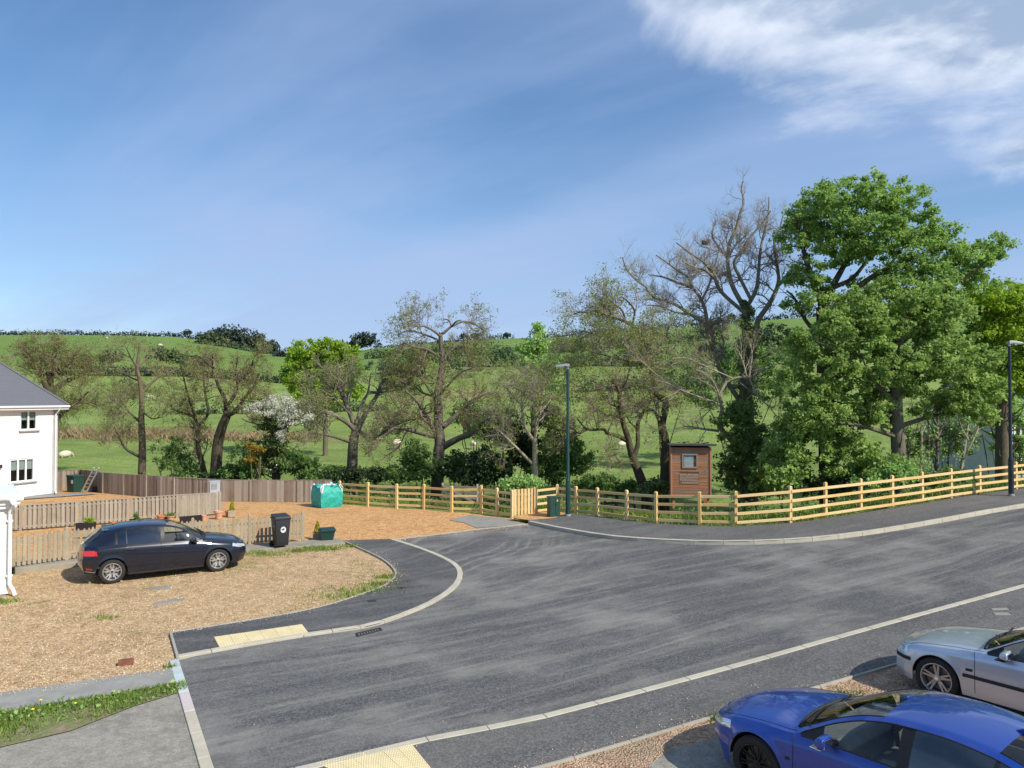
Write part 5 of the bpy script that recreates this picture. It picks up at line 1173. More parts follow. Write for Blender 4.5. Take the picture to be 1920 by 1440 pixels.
# hit-and-miss board fence between the gardens
mf = G2([(12, 997), (38, 995), (143, 987), (239, 979), (332, 971), (412, 965)])
root = empty('board_fence', zfl(mf[0])); tag(root, 'weathered grey hit and miss board fence between garden and gravel yard', 'fence')
MH = 0.92
for i, p in enumerate(mf):
    t = np.array(mf[min(i + 1, 5)]) - np.array(mf[max(i - 1, 0)]); an = math.atan2(t[1], t[0]); hh = MH + (0.05 if i == 5 else 0.0)
    MB().box((p[0], p[1], float(zf(*p)) + hh / 2 - .1), (0.10, 0.09, hh + .2), an).build('post', M['wood_grey'], root, bevel=0.005)
for i in range(5):
    a, b = np.array(mf[i]), np.array(mf[i + 1]); t = b - a; L = np.linalg.norm(t); t = t / L; an = math.atan2(t[1], t[0]); nrm_ = np.array([t[1], -t[0]])
    dense = i == 4
    sp_ = 0.10 if dense else 0.145; n = max(2, int((L - 0.12) / sp_))
    for hh in (0.14, MH - 0.12):
        MB().beam((a[0], a[1], float(zf(*a)) + hh), (b[0], b[1], float(zf(*b)) + hh), 0.035, 0.075).build('rail', M['wood_grey'], root)
    for k in range(n):
        c = a + t * (0.06 + (L - 0.12) * (k + .5) / n); z = float(zf(*c)); h = MH - 0.06 + random.uniform(-.01, .01)
        c1 = c + nrm_ * 0.028
        MB().box((c1[0], c1[1], z + 0.05 + h / 2), (0.098 if not dense else 0.094, 0.018, h), an, ry=random.uniform(-.012, .012)).build('board', M['wood_grey'], root)
        if not dense:
            c2 = c + t * 0.07 - nrm_ * 0.028
            MB().box((c2[0], c2[1], z + 0.05 + h / 2), (0.098, 0.018, h), an).build('back_board', M['wood_brown'], root)
    MB().beam((a[0], a[1], float(zf(*a)) + MH + .01), (b[0], b[1], float(zf(*b)) + MH + .01), 0.10, 0.025).build('capping', M['wood_grey'], root)
# picket fence on the terrace
pk = [tuple(G(a_, b_, c_)[:2]) for a_, b_, c_ in ((28, 1063, .16), (150, 1047, .13), (300, 1034, .10), (450, 1022, .07), (568, 1013, .05))]
pk = [tuple(np.array(pk[0]) + (np.array(pk[0]) - np.array(pk[1])) * 1.3)] + pk
root = empty('picket_fence', zfl(pk[1])); tag(root, 'weathered picket fence with round topped pales behind the black hatchback', 'fence')
def terr_h(x): return float(np.interp(x, [p[0] for p in tp], th)) if True else 0
tp_x = sorted(zip([p[0] for p in tp], th)); 
def terr_h(x): return float(np.interp(x, [a for a, b in tp_x], [b for a, b in tp_x]))
sm = resample(pk, 0.128)
def pale(h, w=0.085, t=0.02):
    ol = [(-w / 2, 0), (w / 2, 0), (w / 2, h - 0.09), (w * .30, h - 0.035), (0, h), (-w * .30, h - 0.035), (-w / 2, h - 0.09)]
    return MB().prism(ol, -t / 2, t / 2).mesh('pale')
pales = [pale(0.86), pale(0.875), pale(0.85), pale(0.88)]
for me in pales: me.materials.append(M['wood_picket'])
for i in range(len(sm) - 1):
    a, b = np.array(sm[i]), np.array(sm[i + 1]); t = b - a; an = math.atan2(t[1], t[0]); c = (a + b) / 2; nn = np.array([t[1], -t[0]]) / np.linalg.norm(t) * 0.03
    o = bpy.data.objects.new('pale', random.choice(pales)); col.objects.link(o)
    o.location = (c[0] + nn[0], c[1] + nn[1], float(zf(*c)) + terr_h(c[0]) + 0.03); o.rotation_euler = (random.uniform(-.02, .02), random.uniform(-.03, .03), an); setparent(o, root)
bay = resample(pk, 1.85)
for i, p in enumerate(bay):
    t = np.array(bay[min(i + 1, len(bay) - 1)]) - np.array(bay[max(i - 1, 0)]); an = math.atan2(t[1], t[0]); z = float(zf(*p)) + terr_h(p[0])
    MB().box((p[0], p[1], z + 0.42), (0.09, 0.09, 1.04), an).box((p[0], p[1], z + .955), (0.09, .09, .03), an, taper=0.4).build('post', M['wood_picket'], root, bevel=0.005)
    if i < len(bay) - 1:
        q2 = bay[i + 1]; z2 = float(zf(*q2)) + terr_h(q2[0])
        for hh in (0.22, 0.66): MB().beam((p[0], p[1], z + hh), (q2[0], q2[1], z2 + hh), 0.035, 0.07).build('rail', M['wood_picket'], root)
# remains of older fences behind the new one
of = [tuple(at(x, y, d)[:2]) for x, y, d in ((1085, 900, 37.5), (1120, 900, 37.3), (1155, 900, 37.0), (1190, 900, 36.6))]
root = empty('old_fence', (of[0][0], of[0][1], float(zt(*of[0])))); tag(root, 'dark old rail fence in the shade beside the forked dark tree', 'fence')
for i, p in enumerate(of):
    z = float(zt(*p)); MB().box((p[0], p[1], z + .7), (0.1, 0.1, 1.7), .2).build('post', M['wood_old'], root)
    if i < 3:
        q2 = of[i + 1]; z2 = float(zt(*q2))
        for hh in (0.6, 1.0, 1.4): MB().beam((p[0], p[1] - .07, z + hh), (q2[0], q2[1] - .07, z2 + hh), 0.03, 0.11).build('rail', M['wood_old'], root)
og = [at(x, y, d) for x, y, d in ((830, 925, 34.5), (895, 927, 33.8))]
root = empty('old_gate', (og[0][0], og[0][1], float(zt(og[0][0], og[0][1])))); tag(root, 'grey weathered field gate with diagonal brace standing behind the rail fence', 'gate')
za, zb = float(zt(*og[0][:2])), float(zt(*og[1][:2])); zq = max(za, zb)
for p, z in ((og[0], za), (og[1], zb)): MB().box((p[0], p[1], z + .5), (0.09, 0.09, 1.3), .3).build('post', M['wood_grey'], root)
for hh in (0.25, 0.5, 0.75, 1.0): MB().beam((og[0][0], og[0][1] - .06, zq + hh), (og[1][0], og[1][1] - .06, zq + hh), 0.03, 0.08).build('bar', M['wood_grey'], root)
MB().beam((og[0][0], og[0][1] - .09, zq + 1.0), (og[1][0], og[1][1] - .09, zq + .25), 0.03, 0.08).build('brace', M['wood_grey'], root)

# ---------------------------------------------------------------- white house
def frame_pt(o, dx, n, s, out, z): return (o[0] + dx[0] * s + n[0] * out, o[1] + dx[1] * s + n[1] * out, z)
def wall_holes(m, o, dx, n, L, z0, z1, holes, thick=0.3):
    ss = sorted({0.0, L} | {h[0] for h in holes} | {h[1] for h in holes}); zs = sorted({z0, z1} | {h[2] for h in holes} | {h[3] for h in holes})
    for i in range(len(ss) - 1):
        for j in range(len(zs) - 1):
            cs, cz = (ss[i] + ss[i + 1]) / 2, (zs[j] + zs[j + 1]) / 2
            if any(h[0] < cs < h[1] and h[2] < cz < h[3] for h in holes): continue
            P = lambda s, t, z: frame_pt(o, dx, n, s, t, z)
            a, b, c, d = ss[i], ss[i + 1], zs[j], zs[j + 1]
            m.add([P(a, 0, c), P(b, 0, c), P(b, 0, d), P(a, 0, d), P(a, -thick, c), P(b, -thick, c), P(b, -thick, d), P(a, -thick, d)], [(0, 1, 2, 3), (7, 6, 5, 4), (0, 4, 5, 1), (1, 5, 6, 2), (2, 6, 7, 3), (3, 7, 4, 0)])
house = empty('white_house', (hc[0], hc[1], float(zf(*hc)))); tag(house, 'white rendered house with dark slate hipped roof at the back of the yard', 'house')
zb_ = float(zf(*hc)) ; ze = 4.30
win = [(1.24, 2.54, 0.55, 1.76, 3), (1.12, 2.04, 3.20, 4.22, 2), (5.2, 6.4, 0.55, 1.76, 3), (5.2, 6.2, 3.2, 4.22, 2)]
m = MB(); wall_holes(m, hc, hd, hn, 9.0, zb_ + 0.12, ze, [w[:4] for w in win]); m.build('wall', M['render_white'], house)
m = MB(); wall_holes(m, hc + hn * 0.0, -hn, -hd, 7.0, zb_ + 0.12, ze, []); m.build('wall', M['render_white'], house)
c3 = hc + hd * 9; m = MB(); wall_holes(m, c3, -hn, hd, 7.0, zb_ + .12, ze, []); m.build('wall', M['render_white'], house)
c4 = hc - hn * 7; m = MB(); wall_holes(m, c4, hd, -hn, 9.0, zb_ + .12, ze, []); m.build('wall', M['render_white'], house)
m = MB(); wall_holes(m, hc - hn * 0.02, hd, hn, 9.0, zb_ - 0.4, zb_ + 0.12, []); wall_holes(m, hc - hd * -0.02, -hn, -hd, 7.0, zb_ - 0.4, zb_ + 0.12, [], 0.28); m.build('plinth', M['plinth'], house)
P = lambda s, t, z: frame_pt(hc, hd, hn, s, t, z)
ah = math.atan2(hd[1], hd[0])
def window(root, O, dx, n, s0, s1, z0, z1, panes, blind=0.42, deep=0.07):
    an = math.atan2(dx[1], dx[0]); w = s1 - s0; ww = 0.075
    PP = lambda s, t, z: frame_pt(O, dx, n, s, t, z)
    f = MB(); mid = (s0 + s1) / 2
    f.box(PP(mid, -deep, z0 + ww / 2), (w, 0.07, ww), an); f.box(PP(mid, -deep, z1 - ww / 2), (w, 0.07, ww), an)
    for k in range(panes + 1):
        s = s0 + ww / 2 + (w - ww) * k / panes; f.box(PP(s, -deep, (z0 + z1) / 2), (ww, 0.07, z1 - z0 - 2 * ww), an)
    wn_ = f.build('window', M['upvc'], root, recalc=False)
    for k in range(panes):
        a = s0 + ww + (w - ww) * k / panes; b = s0 + (w - ww) * (k + 1) / panes
        MB().box(PP((a + b) / 2, -deep - .01, (z0 + z1) / 2), (b - a, 0.008, z1 - z0 - 2 * ww), an).build('pane', M['glass_house'], wn_)
        MB().box(PP((a + b) / 2, -deep - .06, z1 - ww - (z1 - z0) * blind / 2), (b - a - .02, 0.006, (z1 - z0) * blind), an).build('blind', M['blind'], wn_)
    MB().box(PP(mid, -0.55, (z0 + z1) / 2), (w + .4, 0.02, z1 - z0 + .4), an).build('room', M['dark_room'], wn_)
    MB().box(PP(mid, 0.03, z0 - 0.035), (w + .16, 0.16, 0.06), an).build('sill', M['sill'], wn_)
for w in win: window(house, hc, hd, hn, *w)
fa = MB()
eo = 0.36
fa.box(P(4.5 - eo / 2 + .18, eo - .01, ze + .05), (9 + 2 * eo, 0.03, 0.19), ah); fa.build('fascia', M['upvc'], house)
MB().box(P(4.5, eo / 2 - .012, ze - .03), (9.7, eo - .03, 0.025), ah).build('soffit', M['upvc'], house)
MB().box(P(-eo + .01, -3.5, ze + .05), (0.03, 7 + 2 * eo - .07, 0.19), ah).build('fascia', M['upvc'], house)
g = MB(); g.tube([P(-eo, eo + .06, ze + .11), P(9 + eo, eo + .06, ze + .11)], 0.055, 8); g.build('gutter', M['upvc'], house, smooth=True)
dpz = zb_ + 0.05
MB().tube([P(.16, eo + .04, ze + .07), P(.16, eo - .02, ze - .06), P(.16, .06, ze - .3), P(.16, .06, dpz + .2), P(.16, .13, dpz + .06)], 0.036, 8).build('downpipe', M['upvc'], house, smooth=True)
# hipped roof with slate courses
zr = ze + 0.16; D = 3.5 + eo; ncr = 32
rm = MB()
for k in range(ncr):
    t0, t1 = k / ncr, (k + 1) / ncr + 0.012; o0, o1 = D * t0, D * t1; lift = 0.016
    def RP(s, inn, z): return frame_pt(hc, hd, hn, s, eo - inn, z)
    a0, b0 = -eo + o0, 9 + eo - o0; a1, b1 = -eo + o1, 9 + eo - o1
    rm.add([RP(a0, o0, zr + o0 + lift), RP(b0, o0, zr + o0 + lift), RP(b1, o1, zr + o1), RP(a1, o1, zr + o1)], [(0, 1, 2, 3)])
    rm.add([RP(a0, o0, zr + o0 + lift), RP(b0, o0, zr + o0 + lift), RP(b0, o0, zr + o0 - .01), RP(a0, o0, zr + o0 - .01)], [(3, 2, 1, 0)])
    W2 = 7 + 2 * eo
    rm.add([RP(a0, o0, zr + o0 + lift), RP(a0, W2 - o0, zr + o0 + lift), RP(a1, W2 - o1, zr + o1), RP(a1, o1, zr + o1)], [(3, 2, 1, 0)])
    rm.add([RP(b0, o0, zr + o0 + lift), RP(b0, W2 - o0, zr + o0 + lift), RP(b1, W2 - o1, zr + o1), RP(b1, o1, zr + o1)], [(0, 1, 2, 3)])
    rm.add([RP(a0, W2 - o0, zr + o0 + lift), RP(b0, W2 - o0, zr + o0 + lift), RP(b1, W2 - o1, zr + o1), RP(a1, W2 - o1, zr + o1)], [(3, 2, 1, 0)])
roof = rm.build('roof', M['slate'], house, recalc=False)
rd = MB(); rd.tube([RP(-eo, 0, zr + .03), RP(-eo + D, D, zr + D + .03)], 0.06, 6); rd.tube([RP(-eo + D, D, zr + D + .03), RP(9 + eo - D, D, zr + D + .03)], 0.07, 6); rd.build('ridge_tiles', M['slate'], roof, smooth=True)
MB().box(P(3.02, .06, 1.45), (0.09, 0.10, 0.16), ah).box(P(3.02, .11, 1.40), (0.05, .08, .05), ah).build('wall_lamp', M['trim'], house, bevel=.01)

# ---------------------------------------------------------------- porch corner of the nearer white house
pc = np.array(G(15, 1117)[:2]); pz = float(zf(*pc)); pd_ = np.array([-0.80, -0.60]); pn = np.array([0.60, -0.80])
porch = empty('white_porch', (pc[0], pc[1], pz)); tag(porch, 'corner of a white porch with moulded eaves beside the black hatchback', 'porch')
ap = math.atan2(pd_[1], pd_[0]); Q = lambda s, t, z: frame_pt(pc, pd_, pn, s, t, z)
MB().box(Q(1.6, -1.2, pz + 1.15), (3.2, 2.4, 2.2), ap).build('wall', M['render_white'], porch, bevel=.01)
MB().box(Q(1.62, -1.2, pz + .03), (3.14, 2.34, .14), ap).build('plinth', M['plinth'], porch)
e_ = MB(); e_.box(Q(1.55, -1.2, pz + 2.20), (3.36, 2.6, 0.10), ap); e_.box(Q(1.52, -1.2, pz + 2.30), (3.48, 2.72, 0.10), ap); e_.box(Q(1.50, -1.2, pz + 2.395), (3.58, 2.82, 0.09), ap); e_.build('eaves', M['upvc'], porch, bevel=.015)
MB().box(Q(1.5, -1.2, pz + 2.47), (3.44, 2.66, 0.06), ap).build('roof', M['upvc'], porch)
MB().tube([Q(-.15, .24, pz + 2.44), Q(3.4, .24, pz + 2.44)], 0.06, 8).build('gutter', M['upvc'], porch, smooth=True)
MB().tube([Q(-.10, .24, pz + 2.40), Q(-.10, .22, pz + 2.26), Q(-.02, .09, pz + 2.08), Q(-.02, .07, pz + 1.95), Q(-.02, .07, pz + .30), Q(-.10, .12, pz + .14), Q(-.13, .15, pz + .02)], 0.045, 10).build('downpipe', M['upvc'], porch, smooth=True)
for z in (0.5, 1.85): MB().box(Q(-.02, .055, pz + z), (.13, .05, .04), ap).build('pipe_clip', M['upvc'], porch)
m = MB()
for k in range(5): m.box(Q(-.12 + .03 * k, .30, pz + 2.25 + .04 * k), (.05, .1, .05), ap + k)
m.build('eaves_bracket', M['upvc'], porch)

# ---------------------------------------------------------------- grey house beyond the trees
gh = np.array(at(1880, 840, 47.0)[:2]); gz = float(zt(*gh)) ; gd = np.array([0.93, 0.36]); gnn = np.array([0.36, -0.93])
gho = empty('grey_house', (gh[0], gh[1], gz)); tag(gho, 'pale grey house with slate roof half hidden beyond the lime tree', 'house')
ag = math.atan2(gd[1], gd[0]); Q2 = lambda s, t, z: frame_pt(gh, gd, gnn, s, t, z)
m = MB(); wall_holes(m, gh, gd, gnn, 8, gz - .3, gz + 4.9, [(1.2, 2.3, gz + .9, gz + 2.0), (1.2, 2.3, gz + 3.2, gz + 4.3), (4.5, 5.6, gz + .9, gz + 2.0)]); m.build('wall', M['wall_grey'], gho)
m = MB(); wall_holes(m, gh, -gnn, -gd, 6, gz - .3, gz + 4.9, []); m.build('wall', M['wall_grey'], gho)
for w in ((1.2, 2.3, gz + .9, gz + 2.0, 2), (1.2, 2.3, gz + 3.2, gz + 4.3, 2), (4.5, 5.6, gz + .9, gz + 2.0, 2)): window(gho, gh, gd, gnn, *w)
rf = MB(); A = [Q2(-.3, .35, gz + 4.85), Q2(8.3, .35, gz + 4.85), Q2(8.3, -3, gz + 7.2), Q2(-.3, -3, gz + 7.2), Q2(8.3, -6.35, gz + 4.85), Q2(-.3, -6.35, gz + 4.85)]
rf.add(A, [(0, 1, 2, 3), (3, 2, 4, 5)]); rf.add([(a[0], a[1], a[2] - .12) for a in A], [(3, 2, 1, 0), (5, 4, 2, 3)]); rf.add([A[0], A[1], (A[1][0], A[1][1], A[1][2] - .12), (A[0][0], A[0][1], A[0][2] - .12)], [(3, 2, 1, 0)]); rf.add([A[0], A[3], A[5]] + [(a[0], a[1], a[2] - .12) for a in (A[0], A[3], A[5])], [(0, 3, 4, 1), (1, 4, 5, 2)])
rf.build('roof', M['slate'], gho, recalc=False)
m = MB(); m.add([Q2(0, -.0, gz + 4.9), Q2(0, -6, gz + 4.9), Q2(0, -3, gz + 7.05)], [(0, 1, 2)]); m.build('gable', M['wall_grey'], gho)

# ---------------------------------------------------------------- red cabin on legs
sh = np.array(at(1259, 940, 32.6)); sx = np.array([0.985, -0.17]); sn = np.array([-0.17, -0.985]); sh2 = sh[:2]; s0z = float(zf(*sh2)) - 0.05
cab = empty('timber_cabin', (sh2[0], sh2[1], s0z)); tag(cab, 'narrow red brown timber cabin on legs behind the new fence', 'cabin')
asx = math.atan2(sx[1], sx[0]); SQ = lambda s, t, z: frame_pt(sh2, sx, sn, s, t, s0z + z)
W_, D_, Z0, Z1 = 1.66, 1.9, 0.22, 2.42
dep = np.array([0.55, 0.83]); 
for s in (0.1, 1.55):
    for t in (-.1, -1.6): MB().box(SQ(s, t, 0.05), (0.1, 0.1, 0.6), asx).build('leg', M['wood_shed'], cab)
MB().box(SQ(W_ / 2, -D_ / 2, (Z0 + Z1) / 2), (W_ - .06, D_ - .06, Z1 - Z0 - .02), asx).build('frame', M['wood_shed'], cab)
bh = 0.115; nb = int((Z1 - Z0) / bh)
hole = (0.46, 1.12, 1.55, 2.10)
for k in range(nb):
    z = Z0 + bh * (k + .5)
    segs = [(0.0, W_)]
    if hole[2] - .05 < z < hole[3] + .06: segs = [(0, hole[0]), (hole[1], W_)]
    elif 0.82 < z < 1.32: segs = [(0, .34), (1.16, W_)]
    for a, b in segs:
        MB().box(SQ((a + b) / 2, .017, z - bh * .43), (b - a, 0.016, .018), asx).build('board_edge', M['wood_shed_pale'], cab)
        MB().box(SQ((a + b) / 2, -.015 + .012, z), (b - a, 0.028, bh * .96), asx, rx=R(9)).build('board', M['wood_shed'] if (k * 7 + len(segs)) % 5 else M['wood_shed_pale'], cab)
    MB().box(frame_pt(sh2, sx, sn, W_ + .005, -D_ / 2, s0z + z), (0.028, D_, bh * .96), asx, ry=R(-9)).build('side_board', M['wood_shed'], cab)
    MB().box(frame_pt(sh2, sx, sn, -.005, -D_ / 2, s0z + z), (0.028, D_, bh * .96), asx, ry=R(9)).build('side_board', M['wood_shed'], cab)
for s in (0.0, W_): MB().box(SQ(s, .02, (Z0 + Z1) / 2), (.06, .06, Z1 - Z0), asx).build('corner_post', M['wood_shed'], cab)
m = MB(); 
for a, b, c, d in ((hole[0], hole[1], hole[2] - .04, hole[2] + .03), (hole[0], hole[1], hole[3] - .02, hole[3] + .05)): m.box(SQ((a + b) / 2, .03, (c + d) / 2), (b - a, .05, d - c), asx)
for s in (hole[0] + .03, hole[1] - .03): m.box(SQ(s, .03, (hole[2] + hole[3]) / 2), (.06, .05, hole[3] - hole[2]), asx)
wn2 = m.build('window', M['wood_shed_pale'], cab, recalc=False)
MB().box(SQ((hole[0] + hole[1]) / 2, .022, (hole[2] + hole[3]) / 2), (hole[1] - hole[0] - .1, .008, hole[3] - hole[2] - .03), asx).build('pane', M['shed_glass'], wn2)
MB().box(SQ((hole[0] + hole[1]) / 2 - .05, .004, (hole[2] + hole[3]) / 2), (.40, .006, hole[3] - hole[2] - .04), asx).build('curtain', M['curtain'], wn2)
for k in range(4): MB().box(SQ(.75, .012, .88 + k * .115), (.80, .03, .10), asx, ry=random.uniform(-.03, .03)).build('patch_board', M['wood_shed_pale'], cab)
MB().beam(SQ(.45, .05, .95), SQ(.75, .05, 1.30), .03, .05, (0, 1, .3)).build('loose_slat', M['wood_grey'], cab)
MB().box(SQ(W_ / 2 + .06, -D_ / 2 + .05, Z1 + .06), (W_ + .36, D_ + .4, .09), asx, rx=R(-3)).build('roof', M['felt'], cab, bevel=.01)
m = MB()
for k in range(14): m.box(SQ(random.uniform(-.05, W_ + .1), random.uniform(-D_, .1), Z1 + .12), (.12, .1, .03), random.uniform(0, 3))
m.build('roof_debris', M['iron'], cab)
# red post box sort of stand and hut beyond the maple
for (px, py, d, w_, h_, lab) in ((1839, 868, 44, 0.5, 1.1, 'small red wooden cupboard standing on the far lawn'), (1852, 836, 52, 1.6, 1.7, 'dark red shed end behind the far lawn')):
    p = at(px, py, d); z = float(zt(p[0], p[1]))
    e2 = empty('red_cupboard' if w_ < 1 else 'red_shed', (p[0], p[1], z)); tag(e2, lab, 'cupboard' if w_ < 1 else 'shed')
    MB().box((p[0], p[1], z + h_ / 2), (w_, w_ * .8, h_), .3).build('body', M['red_box'], e2, bevel=.01)
    MB().box((p[0], p[1], z + h_ + .03), (w_ + .1, w_ * .8 + .1, .06), .3).build('roof', M['felt'], e2)
    MB().box((p[0] - .05, p[1] - w_ * .4 - .005, z + h_ / 2), (w_ * .7, .02, h_ * .8), .3).build('door', M['red_box'], e2)

# ---------------------------------------------------------------- lamp posts
def lamp_post(px, py, top_py, mat, side, label, name='street_lamp', base=0.12):
    p = G(px, py, base); d = p[1]; h = (py - top_py) / F * d
    r = empty(name, p); tag(r, label, 'street lamp', 'street lamps along the new fence')
    x, y, z = p
    MB().lathe([(0.095, -.2), (0.095, 1.35), (0.09, 1.40), (0.062, 1.48), (0.055, h * .98 - .1)], (x, y, z), 14).build('column', mat, r, smooth=True)
    MB().lathe([(0.12, 0), (0.11, .05), (0.097, .08)], (x, y, z - .01), 14).build('base_collar', M['concrete_grey'], r, smooth=True)
    MB().box((x, y - .094, z + .75), (.09, .012, .5), 0).build('access_door', mat, r, bevel=.004)
    hd_ = MB(); zt_ = z + h - .12
    hd_.tube([(x, y, zt_ - .08), (x, y, zt_ + .06)], 0.05, 10)
    ol = [(-.06, 0), (.10, .03), (.50, .015), (.52, .03), (.44, .07), (.10, .13), (-.06, .12)]
    vs_ = []
    n_ = len(ol)
    for yy in (-.11, .11):
        for a, b in ol: vs_.append((x + side * a, y + yy * (1 - .35 * max(0, a)), zt_ + b))
    hd_.add(vs_, [tuple(range(n_)), tuple(range(2 * n_ - 1, n_ - 1, -1))] + [(i, i + n_, (i + 1) % n_ + n_, (i + 1) % n_) for i in range(n_)])
    hd_.build('lamp_head', M['lamp_head'], r, bevel=.008)
    MB().box((x + side * .30, y, zt_ + .006), (.30, .13, .02), 0).build('lens', M['lamp_white'], r)
lamp_post(1065, 967, 683, M['pole_green'], -1, 'dark green street lamp with pale head beside the green cabinet')
lamp_post(1896, 929, 640, M['pole_dark'], 1, 'navy street lamp against the fence near the grey house')

# ---------------------------------------------------------------- cabinets, bins, pots and other things
def cabinet():
    p = G(1038, 968, .12); r = empty('service_cabinet', p); tag(r, 'dark green service cabinet beside the green street lamp', 'cabinet'); x, y, z = p
    rz = .35
    MB().box((x, y, z + .37), (.44, .30, .76), rz).build('body', M['cab_green'], r, bevel=.012)
    MB().box((x, y, z + .765), (.48, .34, .035), rz).build('lid', M['cab_green'], r, bevel=.008)
    m_ = Matrix.Translation((x, y, z)) @ Matrix.Rotation(rz, 4, 'Z')
    def lb(name, c, s, mat):
        v = m_ @ Vector(c); MB().box(v, s, rz).build(name, mat, r, bevel=.002)
    lb('door', (-.11, -.153, .38), (.19, .012, .64), M['cab_green']); lb('door', (.11, -.153, .38), (.19, .012, .64), M['cab_green'])
    lb('handle', (.03, -.165, .48), (.02, .02, .10), M['trim'])
    t = MB(); a = [m_ @ Vector(q_) for q_ in ((.06, -.163, .60), (.13, -.163, .60), (.095, -.163, .68), (.06, -.160, .60), (.13, -.160, .60), (.095, -.160, .68))]; t.add(a, [(0, 1, 2), (5, 4, 3)]); t.build('warning_label', M['dandelion'], r, recalc=False)
cabinet()
def wheelie():
    p = G(526, 1026, .05); r = empty('wheelie_bin', p, R(32)); r.scale = (.86, .80, 1.0); tag(r, 'black wheelie bin standing before the end of the picket fence', 'bin')
    b = MB(); ol = [(.23, .27, .08), (.24, .29, .3), (.285, .355, .93)]
    vs_ = []
    for w, dp, z in ol: vs_ += [(-w, -dp, z), (w, -dp, z), (w, dp, z), (-w, dp, z)]
    fs_ = [(3, 2, 1, 0), (8, 9, 10, 11)] + [(k * 4 + i, k * 4 + (i + 1) % 4, k * 4 + 4 + (i + 1) % 4, k * 4 + 4 + i) for k in range(2) for i in range(4)]
    b.add(vs_, fs_); body = b.build('body', M['bin_black'], r, False, bevel=.03, smooth=50)
    MB().box((0, 0, .945), (.61, .75, .05)).build('rim', M['bin_black'], r, False, bevel=.012)
    l = MB(); l.add([(-.30, -.40, .97), (.30, -.40, .97), (.30, .37, .99), (-.30, .37, .99), (-.27, -.34, 1.03), (.27, -.34, 1.03), (.27, .33, 1.065), (-.27, .33, 1.065)], [(3, 2, 1, 0), (4, 5, 6, 7), (0, 1, 5, 4), (1, 2, 6, 5), (2, 3, 7, 6), (3, 0, 4, 7)]); l.build('lid', M['bin_black'], r, False, bevel=.015)
    MB().tube([(-.25, .40, .96), (.25, .40, .96)], .018, 8).build('handle', M['bin_black'], r, False)
    for s in (-1, 1): MB().lathe([(.03, -.03), (.10, -.03), (.10, .03), (.03, .03)], (s * .25, .28, .10), 16, 'Y').build('wheel', M['rubber'], r, False)
    # the round council badge on the front: pale disc with a dark bird-like sweep
    d = MB(); n_ = 24; yb = lambda z: -(.29 + (z - .3) * .065 / .63) - .004
    def disc(m_, cx, cz, rx, rz_, off, a0=0, a1=6.2832):
        pts_ = [(cx + rx * math.cos(a0 + (a1 - a0) * k / n_), cz + rz_ * math.sin(a0 + (a1 - a0) * k / n_)) for k in range(n_)]
        m_.add([(x, yb(z) - off, z) for x, z in pts_], [tuple(range(n_))])
    disc(d, .02, .60, .10, .10, .002); d.build('badge', M['bin_white'], r, False, recalc=False)
    d = MB(); disc(d, .00, .605, .055, .022, .004); disc(d, .035, .62, .018, .045, .005); d.build('badge_print', M['bin_black'], r, False, recalc=False)
    s_ = MB(); 
    for z, h in ((.70, .05), (.78, .06)): s_.box((-.268, -.10, z), (.006, .05, h))
    s_.build('painted_number', M['bin_white'], r, False)
wheelie()
def crate():
    p = G(613, 1012, .05); r = empty('recycling_box', p, R(20)); tag(r, 'dark green recycling box on the concrete path end', 'box')
    b = MB(); vs_ = [(-.19, -.13, 0), (.19, -.13, 0), (.19, .13, 0), (-.19, .13, 0), (-.26, -.19, .34), (.26, -.19, .34), (.26, .19, .34), (-.26, .19, .34)]
    vi = [(x * .9, y * .88, .30 if z > .1 else .02) for x, y, z in vs_]
    b.add(vs_ + [(x * .93, y * .91, .34) for x, y, z in vs_[4:]] + [(x * .93, y * .91, .05) for x, y, z in vs_[:4]], [(3, 2, 1, 0), (0, 1, 5, 4), (1, 2, 6, 5), (2, 3, 7, 6), (3, 0, 4, 7), (4, 5, 9, 8), (5, 6, 10, 9), (6, 7, 11, 10), (7, 4, 8, 11), (8, 9, 13, 12), (9, 10, 14, 13), (10, 11, 15, 14), (11, 8, 12, 15), (12, 13, 14, 15)])
    b.build('body', M['box_green'], r, False, recalc=False)
    m = MB()
    for y in (-.20, .20): m.box((0, y, .33), (.56, .03, .04))
    for x in (-.27, .27): m.box((x, 0, .33), (.03, .40, .04))
    m.build('rim', M['box_green'], r, False)
    MB().box((0.02, .03, .36), (.50, .36, .03), .05, rx=R(7)).build('lid', M['box_green'], r, False, bevel=.008)
crate()
